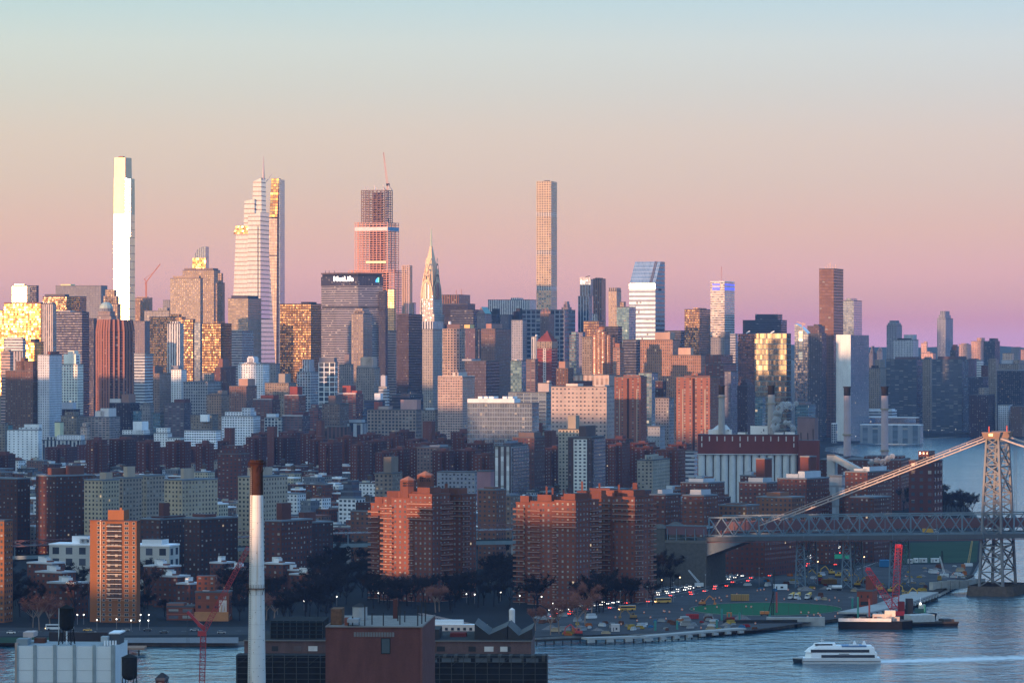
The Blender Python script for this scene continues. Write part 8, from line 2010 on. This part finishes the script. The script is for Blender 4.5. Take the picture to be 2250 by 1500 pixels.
# silo, hoppers, heaps
e = empty('cement_silo', G(1125, 1376), 0, 'white upright cement silo with side ladder at the river edge works', 'silo')
MB().cyl(0, 0, 1.5, 1.5, .8, 8.6, simple('silo_paint', (.66, .62, .6), .6), 16).cyl(0, 0, 1.5, .2, 8.6, 9.6, simple('silo_paint', (.6, .6, .6)), 16).build('drum', e)
mb = MB(); mb.bar((-1.7, 0, 0), (-1.7, 0, 8.4), .2, fm).bar((-1.7, -.5, 0), (-1.7, -.5, 8.4), .12, fm); mb.build('ladder', e); MB().box(-1.7, 1.9, -1.6, 1.6, 0, .9, red_).build('base', e)
e = empty('excursion_boat', G(1000, 1392), R(-2), 'pink-lit white boat hull moored behind the netted hall', 'boat')
MB().prism([(-14, 0), (11, 0), (15, 3), (11, 6), (-14, 6)], -.5, [(-14, -.3), (12, -.3), (16, 3), (12, 6.3), (-14, 6.3)], 4.6, simple('boat_pink_white', (.62, .5, .44), .6), whb).build('hull', e)
mb = MB()
for k in range(7): mb.box(-11 + 3 * k, -9.6 + 3 * k, -.4, -.28, 1.8, 3.2, wnb)
mb.build('porthole', e); MB().box(-10, 4, 1, 5, 4.6, 6.8, whb).build('deck_house', e)
mb = MB(); A, B_ = G(922, 1352, 5), G(1075, 1384, 4)
lattice(mb, Vector((0, 0, 0)), B_ - A, 2.6, 2.4, 22, .22, simple('gangway_pink', (.34, .27, .26), .7), Vector((0, 0, 1))); o = mb.build('gangway_truss', None, A); tag(o, 'long lattice gangway truss sloping down behind the netted hall', 'gangway')
rr = random.Random(12)
for k in range(26):
    px_, py_ = rr.choice([(rr.uniform(1180, 1330), rr.uniform(1352, 1392)), (rr.uniform(1500, 1690), rr.uniform(1358, 1380)), (rr.uniform(1990, 2110), rr.uniform(1246, 1276)), (rr.uniform(1760, 1880), rr.uniform(1290, 1318))])
    r0 = rr.uniform(1.2, 3.6)
    mb = MB(); n = 9
    for j in range(3):
        f0, f1 = 1 - j * .36, 1 - (j + 1) * .32
        a_ = [(r0 * f0 * 1.5 * math.cos(2 * math.pi * t / n) * rr.uniform(.85, 1.1), r0 * f0 * math.sin(2 * math.pi * t / n) * rr.uniform(.85, 1.1)) for t in range(n)]
        c_ = [(x * .62, y * .62) for x, y in a_]
        mb.prism(a_, r0 * .22 * j, c_, r0 * .22 * (j + 1.1), simple('rubble', (.16, .15, .15), .95, 0, 0, .6, 1.5), simple('rubble', (.16, .15, .15)))
    tag(mb.build('rubble_heap', None, G(px_, py_)), 'low heap of grey rubble and soil on the works ground', 'rubble heap', 'rubble heaps on the works ground')
for k, (px_, py_, h_) in enumerate(((1586, 1362, 6), (1602, 1366, 4.5), (1625, 1362, 4), (1691, 1362, 3.5), (1873, 1338, 6), (1575, 1378, 4), (1440, 1385, 5), (1488, 1382, 4.5), (2032, 1362, 8))):
    tag(MB().cyl(0, 0, .55, .55, -1, h_, simple('pile_teal', (.03, .20, .17), .7), 10).build('steel_pile', None, G(px_, py_)), 'teal green steel pipe pile standing at the river works', 'pile', 'teal piles at the works')
dr0 = MB(); dr0.cyl(0, 0, .42, .34, 0, 1.2, simple('drum_orange', (.62, .14, .03), .6, 0, 0, 0), 8).cyl(0, 0, .6, .6, 0, .12, tyre, 8); dr = dr0.build('traffic_drum', None, G(1400, 1365)); tag(dr, 'orange traffic drum dotted over the riverside works', 'traffic drum', 'orange traffic drums')
MB().cyl(0, 0, .43, .41, .55, .8, simple('drum_white', (.7, .7, .7)), 8).build('band', dr)
drums = []
for k in range(64):
    t_ = rr.random()
    px_, py_ = rr.choice([(1340 + 320 * t_, 1352 - 20 * t_ + rr.uniform(-3, 3)), (rr.uniform(1330, 1660), rr.uniform(1356, 1386)), (1520 + 180 * t_, 1326 - 34 * t_), (rr.uniform(1690, 1880), rr.uniform(1284, 1318)), (1520 + 340 * t_, 1322 - 4 * math.sin(t_ * 3) + rr.uniform(-1, 1)), (rr.uniform(1760, 1860), rr.uniform(1346, 1356)), (rr.uniform(1985, 2110), rr.uniform(1250, 1270))])
    c_ = copy_tree(dr); c_.location = G(px_, py_, 2.03)

SC = [('orange', (.5, .16, .04)), ('pale timber', (.42, .34, .24)), ('white wrapped', (.5, .52, .54)), ('rusty steel', (.16, .07, .045)), ('grey concrete', (.32, .33, .34)), ('blue', (.06, .2, .36)), ('yellow', (.45, .30, .06)), ('red', (.36, .04, .04))]
st0 = {}
for k in range(150):
    j = rr.choices(range(8), (3, 3, 4, 3, 4, 1, 2, 1))[0]
    px_, py_ = rr.choice([(rr.uniform(1190, 1340), rr.uniform(1354, 1396)), (rr.uniform(1340, 1660), rr.uniform(1366, 1386)), (rr.uniform(1470, 1640), rr.uniform(1358, 1376)), (rr.uniform(1990, 2120), rr.uniform(1242, 1274)), (rr.uniform(1730, 1890), rr.uniform(1262, 1318)), (rr.uniform(1620, 1900), rr.uniform(1276, 1300)), (rr.uniform(1900, 2040), rr.uniform(1280, 1322))])
    if j not in st0:
        o = st0[j] = tag(MB().box(-1.6, 1.6, -.7, .7, .15, .8, M('plain', SC[j][1])).box(-1.3, 1.2, -.6, .6, .8, 1.35, M('plain', tuple(v * .8 for v in SC[j][1]))).build('material_stack'), '%s stack of building material on the riverside works' % SC[j][0], 'material stack', 'stacks of material on the works')
        MB().box(-1.6, 1.6, -.5, -.3, 0, .15, wdk).build('bearer', o); MB().box(-1.6, 1.6, .3, .5, 0, .15, wdk).build('bearer', o)
    else: o = copy_tree(st0[j])
    o.location = G(px_, py_); o.rotation_euler = (0, 0, rr.uniform(0, 3.1)); s_ = rr.uniform(.7, 1.9); o.scale = (s_, s_, s_ * rr.uniform(.7, 1.3))

# ---------------------------------------------------------------- traffic
def car_proto(label, c, lights, van=0):
    e = empty('car', (0, 0, 0), 0, label, 'car')
    pm = simple('car_%s' % '_'.join(str(int(v * 100)) for v in c), c, .3, .2, 0, 0)
    mb = MB(); L, W_ = 4.4, 1.8
    mb.prism(rect(0, L, 0, W_), .35, [(.1, .05), (L - .1, .05), (L - .1, W_ - .05), (.1, W_ - .05)], .95, pm, pm)
    mb.prism([(1.1, .1), (4.0, .1), (4.0, W_ - .1), (1.1, W_ - .1)], .95, [(1.7, .25), (3.5 + .4 * van, .25), (3.5 + .4 * van, W_ - .25), (1.7, W_ - .25)], 1.5 + .4 * van, wnb, pm)
    mb.build('body', e)
    for x_ in (.9, 3.5):
        for y_ in (-.03, W_ - .2): MB().box(x_ - .33, x_ + .33, y_, y_ + .22, 0, .66, tyre).build('wheel', e)
    if lights == 'head':
        for y_ in (.3, W_ - .3): MB().cyl(-.05, y_, .2, .2, .55, .88, lampw, 8).build('headlight', e)
    elif lights == 'tail':
        for y_ in (.3, W_ - .3): MB().box(-.06, 0, y_ - .25, y_ + .25, .65, .95, simple('tail_red', (1., .05, .03), .5, 0, 5., 0)).build('tail_light', e)
    return e
def along(pts, d):
    for a_, b_ in zip(pts, pts[1:]):
        A, B_ = G(*a_, 2.05), G(*b_, 2.05); L = (B_ - A).length
        if d <= L: return A.lerp(B_, d / L), math.atan2(B_.y - A.y, B_.x - A.x)
        d -= L
    return None, None
CC = [('white', (.6, .6, .6)), ('black', (.02, .02, .025)), ('grey', (.2, .21, .23)), ('silver', (.42, .44, .46)), ('red', (.3, .03, .03))]
protos = {}
def put_car(ci, lights, place, p, rz):
    nm, c = CC[ci]
    lb = '%s car %s%s' % (nm, {'head': 'with lit headlights ', 'tail': 'showing red tail lights ', None: ''}[lights], place)
    if lb not in protos:
        o = protos[lb] = car_proto(lb, c, lights); o['group'] = 'cars ' + place
    else: o = copy_tree(protos[lb])
    o.location = p; o.rotation_euler = (0, 0, rz)
rr = random.Random(2)
lanes = [[(1180, 1347), (1330, 1324.5), (1490, 1297), (1650, 1258), (1795, 1219), (1868, 1192.5)], [(1190, 1350.5), (1330, 1329.5), (1495, 1300.5), (1655, 1261.5), (1797, 1223), (1873, 1194)]]
for ln in lanes:
    d = rr.uniform(2, 20)
    while True:
        p, a_ = along(ln, d)
        if p is None: break
        put_car(rr.choice((0, 0, 1, 2, 3)), 'head', 'queueing on the riverside highway', p, a_)
        d += rr.uniform(7.5, 22)
for ln in ([(1185, 1356), (1330, 1335), (1520, 1303), (1690, 1262.5), (1820, 1229.5), (1890, 1198)], [(1190, 1360), (1330, 1339.5), (1525, 1307), (1695, 1266), (1825, 1232.5), (1898, 1199)]):
    d = rr.uniform(10, 40)
    while True:
        p, a_ = along(ln, d)
        if p is None: break
        put_car(rr.choice((0, 1, 2, 3, 4)), 'tail', 'driving away on the riverside highway', p, a_)
        d += rr.uniform(18, 60)
for px_, py_ in ((1917, 1209), (1926, 1216), (1893, 1224), (1838, 1242)): put_car(4, 'tail', 'on the curving road under the bridge', G(px_, py_, 2.06), R(70))
for k in range(34):
    px_ = 1440 + 5.4 * k + rr.uniform(-1, 1); py_ = 1300 - (px_ - 1440) * .205 + rr.choice((0, 4))
    put_car(rr.choice((0, 1, 2, 3)), None, 'parked in the row before the stone anchorage', G(px_, py_, 2.03), R(75))
for k in range(9): put_car(rr.choice((0, 1, 2)), None, 'on the road below the orange tower', G(20 + 58 * k + rr.uniform(-20, 20), 1386 + rr.choice((0, 5)), 2.06), R(rr.choice((0, 180))))
def bus(label, px, py, c, rz, L=9.):
    e = empty('bus', G(px, py, 2.06), R(rz), label, 'bus')
    MB().box(0, L, 0, 2.5, .5, 3., c, wht).build('body', e); MB().box(.5, L - .3, -.03, 2.53, 1.7, 2.5, wnb).box(-.03, 0, .3, 2.2, 1.6, 2.6, wnb).build('window_band', e); wheels(e, (1.6, L - 2), 2.5, .5)
    for y_ in (.4, 2.1): MB().cyl(-.05, y_, .22, .22, .8, 1.15, lampo, 8).build('headlight', e)
ybus = simple('bus_yellow', (.55, .30, .05), .5)
bus('yellow school bus at the near end of the highway queue', 1362, 1342, ybus, 16); bus('yellow school bus further back in the highway queue', 1442, 1325, ybus, 20)
bus('long white bus on the road behind the roof tank', 100, 1384, wht, 2, 14.); 
tx = car_proto('yellow cab on the road before the orange tower', (.6, .33, .04), None); tx.location = G(182, 1386, 2.06)
sgn = empty('road_sign', G(1850, 1245), R(2), 'green overhead highway sign beneath the bridge', 'road sign')
MB().bar((-4.6, 0, 0), (-4.6, 0, 8), .3, fm).bar((4.6, 0, 0), (4.6, 0, 8), .3, fm).build('post', sgn); MB().box(-4.8, 4.8, -.2, 0, 5.4, 8.2, simple('sign_face_green', (.02, .28, .16), .5, 0, .12, 0)).build('panel', sgn)
for px_, py_ in ((2087, 1087), (2104, 1087)):
    g_ = empty('road_sign', G(px_, 1099), 0, 'green road sign at the far park shore', 'road sign', 'green signs at the far shore'); MB().bar((0, 0, 0), (0, 0, 4), .3, fm).build('post', g_); MB().box(-3., 3., -.1, .1, 2.6, 5., simple('sign_face_green', (.02, .28, .16), .5, 0, .12, 0)).build('panel', g_)
# ---------------------------------------------------------------- street lamps
def lamp_proto(label, lm_, h, double=0):
    e = empty('street_lamp', (0, 0, 0), 0, label, 'street lamp')
    MB().bar((0, 0, 0), (0, 0, h), .2, simple('lamp_pole', (.22, .2, .2), .6)).build('pole', e)
    if double: MB().bar((-2.4, 0, h + .7), (0, 0, h), .14, fm).bar((2.4, 0, h + .7), (0, 0, h), .14, fm).build('arm', e)
    MB().cyl(0, -.1, .28, .28, h - .3, h + .25, lm_, 8).build('globe', e)
    return e
for lb, lm_, h, pts in (('street lamp glowing warm before the brick housing by the anchorage', lampo, 9., [(1640, 1253), (1665, 1261), (1677, 1253), (1899, 1254), (1797, 1265), (1743, 1240), (1454, 1308), (1494, 1302)]),
                        ('small white path lamp glowing among the dark park trees', lampw, 5., [(1025, 1324), (1043, 1325), (1142, 1328), (1100, 1320), (945, 1322), (1077, 1282), (1357, 1308), (831, 1322), (843, 1322), (1272, 1338), (882, 1314), (170, 1371), (184, 1371), (309, 1371), (327, 1371), (178, 1294), (213, 1383), (256, 1381), (288, 1384), (307, 1384), (326, 1384), (610, 1350), (668, 1340), (740, 1330), (1190, 1330), (1215, 1345)]),
                        ('tiny far lamp on the esplanade across the bend of the river', lampw, 8., [(1953, 965), (2010, 958), (2040, 956), (1880, 970), (2100, 954), (2220, 948), (2228, 948), (1985, 961), (2070, 955), (2140, 951)])):
    for k, (px_, py_) in enumerate(pts):
        o = lamp_proto(lb, lm_, h) if k == 0 else copy_tree(o)
        o['group'] = lb.split(' glowing')[0] + 's'; o.location = G(px_, py_)
for k, (px_, py_) in enumerate(((1363, 1343), (1422, 1332), (1480, 1322), (1550, 1304), (1668, 1288))):
    o = lamp_proto('double-armed highway lamp pole beside the traffic queue', simple('lamp_off', (.4, .4, .4)), 11., 1) if k == 0 else copy_tree(o)
    o['group'] = 'double-armed highway poles'; o.location = G(px_, py_)

# ---------------------------------------------------------------- bare winter trees
def tree_proto(seed, h, c_tr, c_cr, label, grp):
    rr = random.Random(seed)
    e = empty('bare_tree', (0, 0, 0), 0, label, 'tree', grp)
    mt, mc = MB(), MB()
    bark, twig = simple('bark_%s' % c_tr[0], c_tr[1], .95), simple('twig_%s' % c_cr[0], c_cr[1], .95, 0, 0, .5, .5)
    def taper(p, q_, r0, r1, mb, mat):
        p, q_ = Vector(p), Vector(q_); d = (q_ - p).normalized(); a_ = d.cross(Vector((.3, .9, .1))).normalized(); b_ = d.cross(a_)
        c = [[v + (a_ * math.cos(t) + b_ * math.sin(t)) * r for t in (0, 2.1, 4.2)] for v, r in ((p, r0), (q_, r1))]
        for k in range(3): mb.face([c[0][k], c[0][(k + 1) % 3], c[1][(k + 1) % 3], c[1][k]], mat)
    top = Vector((rr.uniform(-.4, .4), rr.uniform(-.4, .4), h * .36))
    taper((0, 0, -.2), top, .34, .22, mt, bark)
    for i in range(7):
        an = 2 * math.pi * i / 7 + rr.uniform(-.3, .3); rch = rr.uniform(.22, .42) * h
        st = top.lerp(Vector((0, 0, h * .2)), rr.uniform(0, .5))
        m_ = Vector((math.cos(an) * rch * .6, math.sin(an) * rch * .6, h * rr.uniform(.52, .72)))
        taper(st, m_, .16, .08, mt, bark)
        for j in range(4):
            a2 = an + rr.uniform(-.9, .9)
            q_ = m_ + Vector((math.cos(a2) * rch * .5, math.sin(a2) * rch * .5, h * rr.uniform(.05, .26)))
            taper(m_, q_, .08, .03, mt, bark)
            for k in range(24):
                f_ = rr.uniform(.1, 1.); s_ = m_.lerp(q_, f_)
                d = Vector((rr.gauss(0, 1), rr.gauss(0, 1), rr.gauss(.55, .7))).normalized() * rr.uniform(.7, 2.1)
                sd_ = d.cross(Vector((rr.random(), rr.random(), rr.random()))).normalized() * rr.uniform(.07, .17)
                mc.face([s_ - sd_, s_ + sd_, s_ + d], twig)
                for _ in range(2):
                    s2 = s_ + d * rr.uniform(.4, .9); d2 = Vector((rr.gauss(0, 1), rr.gauss(0, 1), rr.gauss(.3, .8))).normalized() * rr.uniform(.5, 1.2)
                    sd2 = d2.cross(Vector((rr.random(), 1, .2))).normalized() * rr.uniform(.035, .08)
                    mc.face([s2 - sd2, s2 + sd2, s2 + d2], twig)
    mt.build('trunk', e); mc.build('crown', e)
    return e
dark_c, red_lit_c = ('dark', (.026, .022, .024)), ('rust', (.24, .10, .075))  # reddish set: autumn red plus sunlit brightness put into the colours
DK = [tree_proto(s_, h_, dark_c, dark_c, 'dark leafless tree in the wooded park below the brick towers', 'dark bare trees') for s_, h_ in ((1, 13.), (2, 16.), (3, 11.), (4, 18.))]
RD = [tree_proto(s_, h_, ('pale', (.26, .18, .14)), red_lit_c, 'reddish leafless tree catching light at the river edge', 'reddish bare trees') for s_, h_ in ((6, 12.), (7, 15.))]
used = set()
def put_tree(pl, px, py, rr):
    i = rr.randrange(len(pl)); p0 = pl[i]
    o = copy_tree(p0) if p0.name in used else p0
    used.add(p0.name)
    o.location = G(px, py); o.rotation_euler = (0, 0, rr.uniform(0, 6.28)); s_ = rr.uniform(.95, 1.4); o.scale = (s_, s_, s_ * rr.uniform(.85, 1.1))
rr = random.Random(9)
for x0, x1, y0, y1, n in ((0, 60, 1290, 1365, 14), (60, 192, 1340, 1368, 12), (130, 192, 1290, 1350, 8), (310, 366, 1300, 1362, 12), (300, 470, 1250, 1310, 12), (505, 545, 1290, 1368, 8), (586, 720, 1318, 1372, 26), (640, 770, 1250, 1320, 22), (700, 835, 1225, 1345, 38), (840, 1005, 1322, 1346, 16), (985, 1140, 1235, 1345, 40), (1150, 1330, 1334, 1346, 10), (1300, 1440, 1322, 1334, 8), (1436, 1500, 1268, 1300, 12), (1560, 1620, 1255, 1264, 5), (1960, 2080, 1098, 1128, 26), (2070, 2150, 1116, 1142, 16)):
    for k in range(n): put_tree(DK, rr.uniform(x0, x1), rr.uniform(y0, y1), rr)
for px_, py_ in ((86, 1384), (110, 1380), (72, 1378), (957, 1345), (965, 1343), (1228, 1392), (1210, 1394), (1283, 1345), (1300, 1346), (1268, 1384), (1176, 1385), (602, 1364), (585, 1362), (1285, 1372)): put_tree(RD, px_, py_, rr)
def shrub(px, py):
    pass
# ---------------------------------------------------------------- steam
def steam_mat():
    m = bpy.data.materials.new('steam'); m.use_nodes = True
    nt = m.node_tree; nt.nodes.clear(); o = N(nt, 'ShaderNodeOutputMaterial'); v = N(nt, 'ShaderNodeVolumePrincipled')
    t = N(nt, 'ShaderNodeTexCoord'); n = N(nt, 'ShaderNodeTexNoise'); n.inputs['Scale'].default_value = .22; n.inputs['Detail'].default_value = 5
    nt.links.new(t.outputs['Object'], n.inputs['Vector'])
    nt.links.new(MATH(nt, 'MULTIPLY', MATH(nt, 'SUBTRACT', n.outputs[0], .43, clamp=True), 9.), v.inputs['Density'])
    v.inputs['Color'].default_value = (.99, .99, .99, 1)
    nt.links.new(v.outputs[0], o.inputs['Volume'])
    return m
stm = steam_mat()
def steam(px, py, Y, pts):
    mb = MB()
    for dx, dy, dz, r in pts:
        n = 8
        for k in range(4):
            a0, a1 = math.pi * k / 4 - math.pi / 2, math.pi * (k + 1) / 4 - math.pi / 2
            mb.cyl(dx, dy, max(r * math.cos(a0), .02), max(r * math.cos(a1), .02), dz + r * math.sin(a0), dz + r * math.sin(a1), stm, n)
    o = mb.build('steam', None, P(px, py, Y)); tag(o, kind='stuff')
steam(1703, 948, 3440, [(0, 0, 4, 4.2), (1.2, 0, 9, 4.6), (2.2, 0, 15, 4.4), (4., 0, 20, 4.2), (7, 0, 22, 4), (11, 0, 22.5, 3.8), (15, 0, 21, 3.0), (18, 0, 24, 2.4)])
steam(1742, 946, 3430, [(0, 0, 2, 3.), (-2.4, 0, 6, 3.), (-6, 0, 7, 2.4)])
steam(1914, 1015, 3400, [(0, 0, 0, 3.), (5, 0, 1, 3.2), (10, 0, 0, 3.2), (14, 0, 3, 3.), (18, 0, 5, 2.6)])
# ---------------------------------------------------------------- haze
hz = MB().box(-4200, 4200, -700, 16200, -2.5, 640, simple("haze_tmp", (1, 1, 1)), bottom=True).build("haze")
tag(hz, kind='stuff')
hm_ = bpy.data.materials.new('haze'); hm_.use_nodes = True
ht = hm_.node_tree; ht.nodes.clear()
ho = N(ht, 'ShaderNodeOutputMaterial'); pv_ = N(ht, 'ShaderNodeVolumePrincipled')
pv_.inputs['Density'].default_value = 2.1e-5
pv_.inputs['Color'].default_value = (.20, .45, .98, 1)
ht.links.new(pv_.outputs[0], ho.inputs['Volume'])
hz.data.materials.clear(); hz.data.materials.append(hm_)
